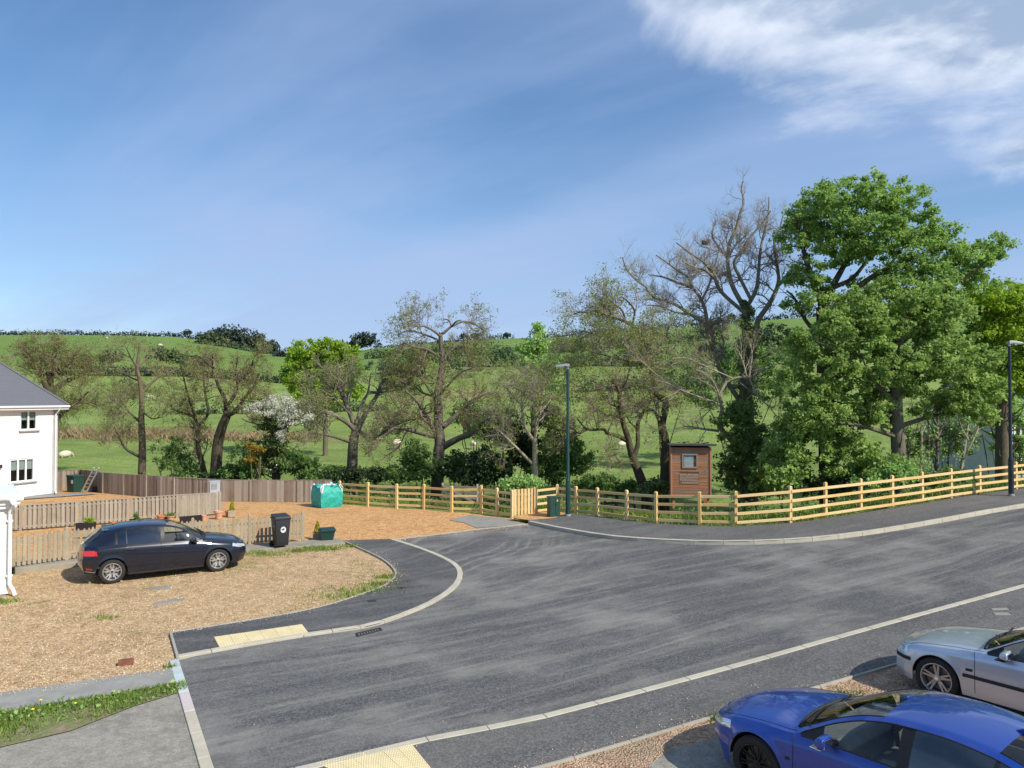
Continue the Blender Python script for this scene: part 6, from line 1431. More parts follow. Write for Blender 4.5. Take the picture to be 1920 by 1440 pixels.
def pot(px, py, rad, h, mat, label, plant=None, name='flower_pot', z=0.0, pm=None, ph=0.25, square=False):
    p = G(px, py); r = empty(name, p); tag(r, label, 'pot')
    if square: MB().box((0, 0, h / 2), (rad * 2, rad * 2, h), .3).build('pot', mat, r, False, bevel=.02)
    else: MB().lathe([(rad * .66, 0), (rad * .92, h * .78), (rad * 1.05, h * .78), (rad * 1.05, h), (rad * .9, h), (rad * .86, h * .85), (0.001, h * .85)], (0, 0, 0), 16).build('pot', mat, r, False, smooth=True)
    if square: MB().box((0, 0, h + .004), (rad * 1.7, rad * 1.7, .01), .3).build('soil', M['compost'], r, False)
    if plant:
        if plant == 'conifer':
            n_ = 1500; t = rng.uniform(0, 1, n_); a = rng.uniform(0, 6.28, n_); rr = rad * 0.85 * (1 - t) ** .8 * rng.uniform(.55, 1, n_) * (1 + .18 * np.sin(a * 3 + t * 9))
            C = np.stack([rr * np.cos(a) + p[0], rr * np.sin(a) + p[1], p[2] + h * .9 + t * ph], -1)
            mkleaves('conifer', C, .05, M['conifer_yellow'], r, 1.0, .5, np.stack([np.cos(a), np.sin(a), 0 * a], -1), 1.0)
        else:
            n_ = 260; C = np.array([p[0], p[1], p[2] + h + ph * .4]) + rng.normal(size=(n_, 3)) * np.array([rad * .7, rad * .7, ph * .3])
            mkleaves('plant', C, .055, M[plant], r)['kind'] = 'stuff'
    return r
def trough(px0, px1, py, h, dp, mat, label, plant=None):
    a, b = G(px0, py), G(px1, py - (px1 - px0) * .085); p = (a + b) / 2; L = np.linalg.norm((b - a)[:2]); an = math.atan2(b[1] - a[1], b[0] - a[0])
    p[2] = float(zf(p[0], p[1])); r = empty('planter_trough', p, an); tag(r, label, 'planter')
    w = L / 2; bt = [(-w * .94, -dp * .42, 0), (w * .94, -dp * .42, 0), (w * .94, dp * .42, 0), (-w * .94, dp * .42, 0)]; tpv = [(-w, -dp / 2, h), (w, -dp / 2, h), (w, dp / 2, h), (-w, dp / 2, h)]; inn = [(x * .95, y * .86, h) for x, y, z in tpv]; ind = [(x * .95, y * .86, h * .75) for x, y, z in tpv]
    MB().add(bt + tpv + inn + ind, [(3, 2, 1, 0), (0, 1, 5, 4), (1, 2, 6, 5), (2, 3, 7, 6), (3, 0, 4, 7), (4, 5, 9, 8), (5, 6, 10, 9), (6, 7, 11, 10), (7, 4, 8, 11), (8, 9, 13, 12), (9, 10, 14, 13), (10, 11, 15, 14), (11, 8, 12, 15)]).build('trough', mat, r, False, recalc=False)
    MB().box((0, 0, h * .74), (w * 1.9, dp * .86, .02)).build('soil', M['compost'], r, False)
    if plant:
        n_ = 300; lc = rng.normal(size=(n_, 3)) * np.array([w * .3, dp * .25, .07]) + np.array([w * .3, 0, h + .08]); c_, s_ = math.cos(an), math.sin(an)
        C = np.stack([p[0] + lc[:, 0] * c_ - lc[:, 1] * s_, p[1] + lc[:, 0] * s_ + lc[:, 1] * c_, p[2] + lc[:, 2]], -1); mkleaves('plant', C, .06, M[plant], r)['kind'] = 'stuff'
trough(141, 180, 994, .24, .28, M['trough'], 'long black trough with a tuft of green behind the hatchback tailgate', 'leaf_lime')
pot(213, 989, .11, .22, M['terracotta'], 'single orange terracotta pot between the two troughs by the board fence')
trough(243, 262, 987, .26, .26, M['trough'], 'dark planter full of leaves beside a brown trough', 'leaf_mid')
trough(263, 284, 986, .26, .28, M['trough_brown'], 'brown trough behind the roof of the black hatchback')
pot(301, 980, .14, .30, M['terracotta'], 'tall orange terracotta pot next to the brown trough')
pot(312, 979, .07, .20, M['trough'], 'small black pot between orange and pale pots')
pot(320, 979, .14, .26, M['terracotta_pale'], 'pale pink terracotta pot by the fence gate', 'leaf_mid', ph=.10)
trough(337, 378, 980, .22, .26, M['trough'], 'long black trough beside the pale pots at the fence end')
pot(382, 976, .10, .22, M['terracotta_pale'], 'small pale pot at the end of the black trough')
pot(410, 973, .17, .34, M['terracotta_pale'], 'big pale pot against the end post of the board fence')
pot(427, 969, .10, .26, M['terracotta'], 'narrow brown pot beside the yellow conifer nearer the board fence')
pot(435, 969, .15, .28, M['stone_pot'], 'stone tub with yellow conifer near the board fence end', 'conifer', ph=.42, square=True)
pot(595, 1011, .15, .24, M['stone_pot'], 'stone tub with yellow conifer beside the green recycling box', 'conifer', ph=.40, square=True)
# white cabinet behind the end of the board fence
p = G(402, 958); r = empty('meter_cabinet', p); tag(r, 'pale grey meter cabinet showing above the end of the board fence', 'cabinet')
MB().box((p[0], p[1], p[2] + .62), (.42, .3, 1.3), .5).build('body', M['meter_box'], r, bevel=.012); MB().box((p[0], p[1], p[2] + 1.285), (.46, .34, .03), .5).build('lid', M['meter_box'], r)
vv = Matrix.Rotation(.5, 3, 'Z') @ Vector((-.04, -.155, 0)); MB().box((p[0] + vv.x, p[1] + vv.y, p[2] + 1.08), (.24, .012, .26), .5).build('panel', M['plinth'], r)
# ladder leaning on the closeboard fence and green storage tank
la, lb_ = G(157, 924), at(181, 877, 41.0); r = empty('ladder', la); tag(r, 'aluminium ladder leaning on the corner of the closeboard fence', 'ladder')
la, lb_ = Vector(la), Vector(lb_); sd2 = Vector((.96, -.28, 0)) * .17
for s in (-1, 1): MB().beam(la + sd2 * s, lb_ + sd2 * s, .06, .08, (0, 1, 0)).build('stile', M['alu'], r, bevel=.003)
for k in range(7):
    t = (k + .7) / 7.2; c = la.lerp(lb_, t); MB().tube([c - sd2, c + sd2], .016, 6).build('rung', M['alu'], r)
p = G(141, 922); r = empty('storage_bin', p, R(-32)); tag(r, 'tall dark green plastic bin beside the ladder', 'bin')
MB().box((0, 0, .44), (.72, .55, .88), taper=1.06).build('body', M['tank_green'], r, False, bevel=.03)
MB().box((0, 0, .91), (.82, .64, .08)).build('lid', M['tank_green'], r, False, bevel=.02)
MB().box((.20, -.30, .60), (.2, .01, .2)).build('label', M['bin_white'], r, False)
p = G(176, 922); r = empty('plastic_crate', p, .4); tag(r, 'low black crate on the ground behind the ladder', 'crate')
m = MB(); m.box((0, 0, .02), (.5, .35, .03))
for s in (-1, 1): m.box((0, s * .17, .14), (.5, .02, .26)); m.box((s * .245, 0, .14), (.02, .32, .26))
m.build('shell', M['trough'], r, False); MB().box((0, 0, .27), (.54, .39, .025)).build('rim', M['trough'], r, False)
# bulk bag
def bulk_bag():
    p = G(613, 949); r = empty('bulk_bag', p, R(38)); tag(r, 'turquoise bulk bag with white straps at the end of the rail fence', 'bag')
    n_ = 9; w = .50; vs_ = []; fs_ = []
    def P3(face, u, v):
        a = (u * 2 - 1); z = v * .92
        bul = 1 + .14 * math.sin(math.pi * min(1, v * 1.05)) * (1 - .5 * abs(a) ** 3); k = w * bul * (1 - .07 * max(0, v - .8) * 5)
        aa = a * w * (1 + .06 * math.sin(math.pi * v)); nz = .018 * math.sin(9 * u + 5 * face) * math.sin(11 * v + face)
        k += nz
        x, y = [(aa, -k), (k, aa), (-aa, k), (-k, -aa)][face]
        z += .05 * math.sin(7 * u + face * 2) * (v > .95)
        return (x, y, z)
    b = MB()
    for fc in range(4):
        base = len(b.v); vv_ = [P3(fc, i / n_, j / n_) for j in range(n_ + 1) for i in range(n_ + 1)]
        b.add(vv_, [(j * (n_ + 1) + i, j * (n_ + 1) + i + 1, (j + 1) * (n_ + 1) + i + 1, (j + 1) * (n_ + 1) + i) for j in range(n_) for i in range(n_)])
    # folded-over crumpled top
    tpv = []
    for j in range(8):
        for i in range(8):
            x, y = (i / 7 * 2 - 1) * w * .97, (j / 7 * 2 - 1) * w * .97; tpv.append((x, y, .84 + .10 * math.sin(5 * x + 2) * math.cos(6 * y) + .06 * random.uniform(-1, 1)))
    b.add(tpv, [(j * 8 + i, j * 8 + i + 1, (j + 1) * 8 + i + 1, (j + 1) * 8 + i) for j in range(7) for i in range(7)])
    b.build('sack', M['bag'], r, False, smooth=60, recalc=False)
    fl = MB()
    for k in range(4):
        a = k * math.pi / 2 + .4; c, s = math.cos(a) * .42, math.sin(a) * .42
        fl.add([(c - .15, s - .1, .88), (c + .15, s - .05, .90), (c * 1.25 + .12, s * 1.25, .98), (c * 1.25 - .10, s * 1.25 + .04, .95)], [(0, 1, 2, 3)])
    fl.build('flap', M['bag'], r, False, recalc=False)
    for sx_, sy_ in ((-1, -1), (1, -1), (1, 1), (-1, 1)):
        x, y = sx_ * .50, sy_ * .50
        pts_ = [(x * 1.0, y * 1.0, .62), (x * 1.06, y * 1.06, .86), (x * .9, y * .9, 1.0), (x * .75, y * .95, .96), (x * .9, y * 1.07, .80), (x * .95, y * 1.12, .66)]
        m = MB()
        for a, b2 in zip(pts_[:-1], pts_[1:]): m.beam(a, b2, .055, .012, (sx_, sy_, .1))
        m.build('strap', M['sack'], r, False)
    m = MB()
    for k in range(3): m.box((-.1 + .16 * k, .05 - .08 * k, .97), (.22, .16, .07), k, rx=.2 * k)
    m.build('white_lining', M['sack'], r, False, bevel=.02)
bulk_bag()
# reddish block lying on the gravel
p = G(236, 1246); m = MB(); m.box((p[0], p[1], p[2] + .045), (.25, .13, .09), .42)
e_ = empty('loose_brick', p); tag(e_, 'reddish brown brick lying alone on the gravel drive', 'brick'); m.build('block', M['brick'], e_, bevel=.008)
MB().box((p[0], p[1], p[2] + .092), (.15, .06, .006), .42).build('frog', M['trough_brown'], e_)
# sheep in the first field
def sheep(px, py, label, rz, sc=1.0, sink=0.0):
    p = GTr(px, py); p[2] -= sink; r = empty('sheep', p, rz); r.scale = (sc, sc, sc); tag(r, label, 'sheep', 'sheep grazing on the hill')
    bm = bmesh.new(); bmesh.ops.create_icosphere(bm, subdivisions=3, radius=1.0)
    for v in bm.verts:
        x, y, z = v.co; k = 1 + .04 * math.sin(9 * x + 3) * math.sin(8 * y) * math.cos(7 * z)
        v.co = Vector((x * .50 * k, y * .27 * k * (1 - .12 * x), .62 + z * .28 * k + .03 * x))
    nk = [v for v in bm.verts if v.co.x > .40]
    me = bpy.data.meshes.new('body'); bm.to_mesh(me); bm.free()
    for f in me.polygons: f.use_smooth = True
    link('fleece', me, M['wool'], r, False)
    MB().tube([(.40, 0, .72), (.54, 0, .60), (.62, 0, .42), (.66, 0, .28)], [.13, .12, .09, .05], 8).build('head', M['sheep_face'], r, False, smooth=True)
    for s in (-1, 1): MB().add([(.56, s * .06, .50), (.54, s * .17, .50), (.58, s * .16, .46), (.60, s * .06, .46)], [(0, 1, 2, 3)]).build('ear', M['sheep_face'], r, False)
    for x in (-.30, .28):
        for s in (-1, 1): MB().tube([(x, s * .12, .45), (x + .02, s * .12, .22), (x, s * .12, -.02)], [.06, .035, .03], 6).build('leg', M['sheep_face'], r, False, smooth=True)
sheep(122, 858, 'sheep lying down beside the white house corner', 1.0, 1.05, .34)
sheep(744, 843, 'sheep grazing between the low spreading oak and umbrella topped oak', 1.0, 1.1)
sheep(887, 842, 'sheep grazing just right of the umbrella topped oak trunk', 2.0, .9)
sheep(1166, 843, 'sheep grazing left of the forked dark tree', .4, .9)
sheep(280, 750, 'sheep grazing up the slope behind the slender tree', .4, 1.1)
sheep(300, 651, 'sheep grazing high on the hill left of the domed wood', .4, 1.4)
sheep(200, 637, 'sheep grazing near the far left skyline hedge', 2.4, 1.4)
# ---------------------------------------------------------------- cars
def pchip(xk, yk, x):
    xk = np.array(xk, float); yk = np.array(yk, float); x = np.clip(np.asarray(x, float), xk[0], xk[-1])
    h = np.diff(xk); d = np.diff(yk) / h; m = np.zeros(len(xk)); m[0], m[-1] = d[0], d[-1]
    for i in range(1, len(xk) - 1):
        if d[i - 1] * d[i] > 0:
            w1, w2 = 2 * h[i] + h[i - 1], h[i] + 2 * h[i - 1]; m[i] = (w1 + w2) / (w1 / d[i - 1] + w2 / d[i])
    i = np.clip(np.searchsorted(xk, x) - 1, 0, len(xk) - 2); t = (x - xk[i]) / h[i]
    return (2 * t**3 - 3 * t**2 + 1) * yk[i] + (t**3 - 2 * t**2 + t) * h[i] * m[i] + (-2 * t**3 + 3 * t**2) * yk[i + 1] + (t**3 - t**2) * h[i] * m[i + 1]
def wheel(root, cx, cy, side, r, w, rim_r, style, rim_mat):
    """wheel with its axle along local y; side = +1 when the outer face looks towards +y"""
    g = empty('wheel_tmp', (0, 0, 0)); bpy.data.objects.remove(g)
    o = lambda y: cy + side * y
    prof = [(rim_r, -w / 2), (r - .02, -w / 2 + .004), (r, -w / 2 + .03), (r, w / 2 - .03), (r - .02, w / 2 - .004), (r - .055, w / 2 + .004), (rim_r + .012, w / 2), (rim_r, w / 2 - .012)]
    m = MB(); m.lathe(prof, (cx, cy, r), 44, 'Y', caps=False)
    if side < 0:
        m.v = [(x, cy - (y - cy), z) for x, y, z in m.v]
    tyre = m.build('wheel', M['rubber'], root, False, smooth=35)
    f = w / 2 - .018
    rp = [(rim_r + .002, f - .02), (rim_r + .002, f + .012), (rim_r - .012, f + .014), (rim_r - .022, f - .004), (rim_r - .03, f - .09), (rim_r - .04, -w / 2 + .02)]
    m = MB(); vs_ = []; n = 44
    for rr, y in rp:
        for k in range(n): a = 2 * math.pi * k / n; vs_.append((cx + rr * math.cos(a), o(y), r + rr * math.sin(a)))
    m.add(vs_, [(i * n + k, i * n + (k + 1) % n, (i + 1) * n + (k + 1) % n, (i + 1) * n + k) for i in range(len(rp) - 1) for k in range(n)])
    def spoke(a0, r0, r1, w0, w1, a1=None, y0=None, y1=None, th=.022):
        a1 = a0 if a1 is None else a1; y0 = f - .028 if y0 is None else y0; y1 = f - .004 if y1 is None else y1
        p0 = np.array([r0 * math.cos(a0), r0 * math.sin(a0)]); p1 = np.array([r1 * math.cos(a1), r1 * math.sin(a1)]); t = (p1 - p0) / np.linalg.norm(p1 - p0); q_ = np.array([-t[1], t[0]])
        c = []
        for (p, ww, y) in ((p0, w0, y0), (p1, w1, y1)):
            for s in (-1, 1):
                for dy in (0, -th): c.append((cx + p[0] + q_[0] * ww / 2 * s, o(y + dy), r + p[1] + q_[1] * ww / 2 * s))
        m.add(c, [(0, 2, 6, 4), (1, 5, 7, 3), (0, 4, 5, 1), (2, 3, 7, 6), (4, 6, 7, 5)])
    R1 = rim_r - .015
    if style == 'five_split':
        for k in range(5):
            a = 2 * math.pi * k / 5 + .3
            for s in (-1, 1): spoke(a + s * .12, .05, R1, .038, .026, a + s * .20)
            for s in (-1, 1): spoke(a + s * .10, .06, R1 * .72, .03, .016, a + s * .43, None, f - .012)
    elif style == 'double':
        for k in range(5):
            a = 2 * math.pi * k / 5 + .33
            for s in (-1, 1): spoke(a + s * .22, .045, R1, .034, .024, a + s * .15)
    else:
        for k in range(10):
            a = 2 * math.pi * k / 10 + .1
            for s in (-1, 1): spoke(a + s * .07, .045, R1, .016, .013, a + s * .105)
    m.lathe([(0.001, 0), (.030, 0), (.055, -.006), (.062, -.03)], (cx, o(f - .012), r), 18, 'Y') if side > 0 else m.lathe([(0.001, 0), (.030, 0), (.055, .006), (.062, .03)], (cx, o(f - .012), r), 18, 'Y')
    rim = m.build('rim', rim_mat, tyre, False, smooth=30, recalc=True)
    d = MB(); d.lathe([(.05, -.01), (rim_r * .78, -.01), (rim_r * .78, .01), (.05, .01)], (cx, o(f - .09), r), 28, 'Y'); d.build('brake_disc', M['disc'], tyre, False)
    c = MB(); c.lathe([(0.001, -.004), (.028, -.004), (.028, .004), (.001, .004)], (cx, o(f - .008), r), 14, 'Y'); c.build('centre_cap', M['trim'] if style != 'double' else M['chrome'], tyre, False)
def build_car(name, label, S, loc, rz):
    root = empty(name, loc, rz); tag(root, label, 'car')
    Ls, W, xf, xr, RA, rw = S['Ls'], S['W'], S['xf'], S['xr'], S['arch'], S['rw']
    gd_ = S['guides']; body_m = S['paint']
    fine = np.concatenate([np.arange(0, .45, .018), np.arange(.45, Ls - .45, .03), np.arange(Ls - .45, Ls + 1e-6, .018)])
    extra = []
    for xc in (xf, xr): extra += list(xc + RA * np.cos(np.linspace(0, math.pi, 41)))
    extra += [S['ws'][0], S['ws'][1], S['rg'][0], S['rg'][1], S['dlo'][0], S['dlo'][1]] + S['doors']
    xs_ = np.unique(np.round(np.concatenate([fine, [e for e in extra if 0 < e < Ls], [Ls]]), 4)); xs_ = xs_[np.concatenate([[True], np.diff(xs_) > .002])]
    Gd = []
    for g in gd_:
        a = np.array(g); Gd.append((pchip(a[:, 0], a[:, 1], xs_), pchip(a[:, 0], a[:, 2], xs_)))
    bowk = np.array(S['bow'])
    def bow(x, y): return x - np.interp(x, bowk[:, 0], bowk[:, 1]) * (1 - np.clip(np.abs(y) / W, 0, 1) ** 2)
    lean = S.get('lean', [])
    def leanx(x, z):
        k = 0
        for (x0, fall, zk) in lean:
            a = np.array(zk); k = k + np.interp(z, a[:, 0], a[:, 1]) * np.clip(1 - np.abs(x - x0) / fall, 0, 1) ** 2
        return k
    NS, NG, NP, NR = 20, 8, 3, 14
    rows = []; fl = []
    for i, x in enumerate(xs_):
        gy = np.array([g[0][i] for g in Gd]); gz = np.array([g[1][i] for g in Gd])
        tt = np.linspace(0, 3, 61); sy = pchip([0, 1, 2, 3], gy[:4], tt); sz = pchip([0, 1, 2, 3], gz[:4], tt)
        zb = gz[0]
        for xc in (xf, xr):
            if abs(x - xc) < RA: zb = max(zb, rw + math.sqrt(max(0, RA**2 - (x - xc)**2)))
        zs = np.linspace(0, 1, NS + 1) ** 0.9 * (sz[-1] - zb) + zb
        ysd = np.interp(zs, sz, sy)
        # pull the wheel-arch lip out a touch
        for xc in (xf, xr):
            rr = np.hypot(x - xc, zs - rw); ysd = ysd + S.get('flare', .012) * np.exp(-((rr - RA) / .05) ** 2) * (rr < RA + .2)
        ty = gy[3] + (gy[4] - gy[3]) * np.linspace(0, 1, NG + 1)[1:]; tz = gz[3] + (gz[4] - gz[3]) * np.linspace(0, 1, NG + 1)[1:]
        bul = np.sin(np.linspace(0, 1, NG + 1)[1:] * math.pi) * .06 * max(0, gz[4] - gz[3]); ty = ty + bul
        py = gy[4] + (gy[5] - gy[4]) * np.linspace(0, 1, NP + 1)[1:]; pz_ = gz[4] + (gz[5] - gz[4]) * np.linspace(0, 1, NP + 1)[1:]
        u = np.linspace(0, 1, NR + 1)[1:]
        ry = gy[5] * (1 - u); c2 = gz[7]; k1 = gz[6]
        rz_ = (gz[5] * (1 - u) * (1 - 2 * u) + 4 * u * (1 - u) * k1 + c2 * u * (2 * u - 1))
        rows.append((np.concatenate([ysd, ty, py, ry]), np.concatenate([zs, tz, pz_, rz_])))
    Y = np.array([r[0] for r in rows]); Z = np.array([r[1] for r in rows]); X = np.repeat(xs_[:, None], Y.shape[1], 1)
    X = X + leanx(X, Z); XB = bow(X, Y) - xf
    nv = Y.shape[1]; nx_ = len(xs_)
    cS, cG, cP = NS, NS + NG, NS + NG + NP
    # faces with region names
    buckets = {}
    d0, d1 = S['dlo']; w0, w1 = S['ws']; g0, g1 = S['rg']; D = S['doors']
    def region(xm, j, zm):
        if j < cS:
            if xm < S['bump'] and zm < S['bumpz']: return 'front_bumper'
            if xm > Ls - S['bump'] and zm < S['bumpz'] + .05: return 'rear_bumper'
            if xm < D[0]: return 'front_wing'
            for k in range(len(D) - 1):
                if D[k] < xm < D[k + 1]: return 'door%d' % k
            return 'rear_wing'
        if j < cG:
            if d0 < xm < d1: return 'side_window'
            return 'front_wing' if xm < d0 else 'rear_wing'
        if j < cP:
            if xm < w0: return 'bonnet'
            return 'roof' if xm < g1 else 'boot_lid'
        if xm < w0: return 'bonnet'
        if xm < w1: return 'windscreen'
        if xm < g0: return 'roof'
        if xm < g1: return 'rear_window'
        return 'boot_lid'
    for i in range(nx_ - 1):
        xm = (xs_[i] + xs_[i + 1]) / 2
        for j in range(nv - 1):
            buckets.setdefault(region(xm, j, (Z[i, j] + Z[i + 1, j]) / 2), []).append((i, j))
    idx = np.arange(nx_ * nv).reshape(nx_, nv)
    V1 = np.stack([XB, Y, Z], -1)
    def emit(name_, faces, mat, sides=(1, -1), off=0.0, joined=True, smooth=38, parent=root):
        outs = []
        jobs = [sides] if joined else [(s,) for s in sides]
        for js in jobs:
            verts = {}; vl = []; fs2 = []
            for s in js:
                for i, j in faces:
                    q_ = []
                    for (a, b) in ((i, j), (i + 1, j), (i + 1, j + 1), (i, j + 1)):
                        centre = b == nv - 1
                        k = (a, b, 0 if centre else s)
                        if k not in verts:
                            verts[k] = len(vl); p = V1[a, b]; vl.append((p[0], 0.0 if centre else p[1] * s, p[2]))
                        q_.append(verts[k])
                    fs2.append(tuple(q_ if s < 0 else q_[::-1]))
            m = MB(); m.v = vl; m.f = fs2; me = m.mesh(name_)
            bm = bmesh.new(); bm.from_mesh(me); bmesh.ops.remove_doubles(bm, verts=bm.verts, dist=1e-4); bmesh.ops.dissolve_degenerate(bm, edges=bm.edges, dist=1e-4)
            if off:
                bm.normal_update()
                for v in bm.verts: v.co += v.normal * off
            for f in bm.faces: f.smooth = True
            bm.to_mesh(me); bm.free(); me.set_sharp_from_angle(angle=R(smooth))
            outs.append(link(name_, me, mat, parent, False))
        return outs
    parts = {}
    for nm, fc in buckets.items():
        base = nm if not nm.startswith('door') else 'door'
        if nm in ('windscreen', 'rear_window'): parts[nm] = emit(nm, fc, S['glass'])
        elif nm == 'side_window': pass
        elif nm in ('bonnet', 'roof', 'boot_lid'): parts[nm] = emit(nm, fc, body_m)
        else: parts[nm] = emit(base, fc, body_m, joined=False)
    # side windows, one per pane
    for k, (a, b, mt) in enumerate(S['panes']):
        fc = [(i, j) for i, j in buckets.get('side_window', []) if a <= (xs_[i] + xs_[i + 1]) / 2 < b]
        if fc: emit('side_window', fc, M[mt], joined=False)
    used = lambda i: any(a <= (xs_[i] + xs_[i + 1]) / 2 < b for a, b, _ in S['panes'])
    fc = [(i, j) for i, j in buckets.get('side_window', []) if not used(i)]
    runs = {}
    prev = None; run = 0
    for i in sorted({i for i, j in fc}):
        if prev is not None and i != prev + 1: run += 1
        runs[i] = run; prev = i
    for k in sorted(set(runs.values())): emit('pillar_trim', [(i, j) for i, j in fc if runs[i] == k], S.get('pillar', M['trim']), joined=False)
    # nose and tail
    for end in (0, nx_ - 1):
        x = xs_[end]; sgn = 1 if end == 0 else -1
        top_y = np.concatenate([Y[end, cS:]]); top_z = Z[end, cS:]
        m = MB(); vs_ = []; nr_ = NS + 1; ncol = len(top_y)
        for r_ in range(nr_):
            yv, zv = Y[end, r_], Z[end, r_]; f = (zv - Z[end, 0]) / (Z[end, cS] - Z[end, 0])
            row = []
            for c in range(ncol):
                yy = top_y[c] * (yv / top_y[0]); zz = zv + (top_z[c] - top_z[0]) * f
                row.append((yy, zz))
            full_ = [(a, b) for a, b in row] + [(-a, b) for a, b in row[::-1][1:]]
            for a, b in full_: vs_.append((float(bow(x + float(leanx(x, b)), a)) - xf, a, b))
        nc = 2 * ncol - 1
        fs2 = [(r_ * nc + c, r_ * nc + c + 1, (r_ + 1) * nc + c + 1, (r_ + 1) * nc + c) for r_ in range(nr_ - 1) for c in range(nc - 1)]
        m.add(vs_, fs2); nm = 'nose' if end == 0 else 'tail'
        o = m.build(nm, body_m, root, False, smooth=50)
        S['_' + nm] = (np.array(vs_).reshape(nr_, nc, 3))
    # helper that lays a strip of small tube along a body line
    def sp_pt(x, t, s=1):
        """point on the surface at station x and row index t (float)"""
        i = int(np.clip(np.searchsorted(xs_, x) - 1, 0, nx_ - 2)); f = (x - xs_[i]) / (xs_[i + 1] - xs_[i]); j = int(np.clip(t, 0, nv - 2)); g = t - j
        p = (V1[i, j] * (1 - f) + V1[i + 1, j] * f) * (1 - g) + (V1[i, j + 1] * (1 - f) + V1[i + 1, j + 1] * f) * g
        return (p[0], p[1] * s, p[2])
    def row_at(x, z):
        i = int(np.clip(np.searchsorted(xs_, x), 0, nx_ - 1)); return float(np.interp(z, Z[i, :cS + 1], np.arange(cS + 1)))
    def line(name_, pts_, rad, mat, both=True, n=5):
        for s in ((1, -1) if both else (1,)):
            MB().tube([(p[0], p[1] * s, p[2]) for p in pts_], rad, n).build(name_, mat, root, False, smooth='all')
    # shut lines
    for k, dx in enumerate(D):
        zlo = np.interp(dx, [xf, xr], [.25, .25])
        zb0 = Z[int(np.searchsorted(xs_, dx)), 0]
        line('shut_line', [sp_pt(dx, row_at(dx, z)) for z in np.linspace(max(zb0, .26), Gd[3][1][int(np.searchsorted(xs_, dx))], 16)], .0045, M['trim'])
    for s in (1,):   # bonnet edge
        line('bonnet_line', [sp_pt(x, cS + NG + 1.0) for x in np.linspace(.03, w0, 24)], .004, M['trim'])
    cow = []
    for c in np.linspace(cP, nv - 1.001, 12): cow.append(sp_pt(w0, c))
    cow = cow + [(p[0], -p[1], p[2]) for p in cow[::-1]]
    MB().tube([(p[0] + .01, p[1], p[2] + .004) for p in cow], .022, 6).build('cowl', M['trim_rough'], root, False, smooth='all')
    # frames round the side glass
    top = [sp_pt(x, cG - .02) for x in np.linspace(d0 + .01, d1 - .01, 44)]; bot = [sp_pt(x, cS + .02) for x in np.linspace(d0 + .01, d1 - .01, 44)]
    line('window_trim', bot, .009, S.get('belt', M['trim'])); line('window_trim', top, .008, M['trim'])
    wsl = [sp_pt(x, cP + .02) for x in np.linspace(w0, w1, 20)]; line('windscreen_seal', wsl, .007, M['trim'])
    rgl = [sp_pt(x, cP + .02) for x in np.linspace(g0, g1, 14)]; line('rear_window_seal', rgl, .007, M['trim'])
    # lamps and other patches taken from the surface
    for nm, mat, cond, off in S['patches']:
        fc = [(i, j) for i in range(nx_ - 1) for j in range(nv - 1) if cond((xs_[i] + xs_[i + 1]) / 2, abs((Y[i, j] + Y[i + 1, j + 1]) / 2), (Z[i, j] + Z[i + 1, j + 1]) / 2, j / cS)]
        if fc: emit(nm, fc, M[mat], joined=False, off=off)
    for nm, mat, end, cond, off in S['face_patches']:
        A = S['_nose' if end == 0 else '_tail']; nr_, nc, _ = A.shape
        m = MB(); fs2 = []
        for r_ in range(nr_ - 1):
            for c in range(nc - 1):
                p = A[r_:r_ + 2, c:c + 2].reshape(-1, 3).mean(0)
                if cond(p[1], p[2]): fs2.append((r_ * nc + c, r_ * nc + c + 1, (r_ + 1) * nc + c + 1, (r_ + 1) * nc + c))
        if fs2:
            vs_ = A.reshape(-1, 3).copy(); vs_[:, 0] += -off if end == 0 else off
            use = sorted({i for f in fs2 for i in f}); mp = {u: k for k, u in enumerate(use)}
            m.add([tuple(vs_[u]) for u in use], [tuple(mp[i] for i in f) for f in fs2]); m.build(nm, M[mat], root, False)
    # under the body: tubs, floor, cabin
    for xc in (xf, xr):
        for s in (1, -1):
            m = MB(); n = 20; vs_ = []
            for yy in (.50, W - .05):
                for k in range(n + 1): a = math.pi * k / n; vs_.append((xc - xf + (RA + .012) * math.cos(a), s * yy, rw + (RA + .012) * math.sin(a)))
            m.add(vs_, [(k, k + 1, n + 2 + k, n + 1 + k) for k in range(n)] + [tuple(range(n + 1))]); m.build('wheel_tub', M['trim_rough'], root, False)
    m = MB(); m.box(((Ls) / 2 - xf, 0, .30), (Ls - .35, .98, .20)); m.box(((xf + xr) / 2 - xf, 0, .30), (xr - xf - 2 * RA - .06, 2 * W - .22, .22)); m.build('underbody', M['trim_rough'], root, False)
    cz = S['cab']
    m = MB(); m.box(((w0 + g1) / 2 - xf, 0, .44), (g1 - w0 - .25, 2 * W - .34, .06)); m.build('cabin_floor', M['interior'], root, False)
    # dashboard
    m = MB(); m.prism([(w0 - xf - .02, .55), (w0 - xf + .46, .55), (w0 - xf + .50, .82), (w0 - xf + .40, .93), (w0 - xf + .10, cz - .03), (w0 - xf - .02, cz - .05)], -W + .20, W - .20); m.build('dashboard', M['interior'], root, False, bevel=.02)
    for s in (1, -1):
        sx_ = S['seat'] - xf
        m = MB(); m.box((sx_, s * .37, .58), (.52, .48, .20), ry=R(-6)); m.box((sx_ + .32, s * .37, .90), (.16, .46, .64), ry=R(20)); m.box((sx_ + .46, s * .37, 1.19 + S.get('hr', 0)), (.09, .25, .16), ry=R(12)); m.build('seat', M['interior'], root, False, bevel=.05, smooth=60)
        m = MB(); m.prism([(D[0] - xf, .45), (D[-1] - xf - .1, .45), (D[-1] - xf - .2, cz - .02), (D[0] - xf + .05, cz - .04)], s * (W - .13), s * (W - .10)); m.build('door_card', M['interior_light'] if S.get('lightcards') else M['interior'], root, False)
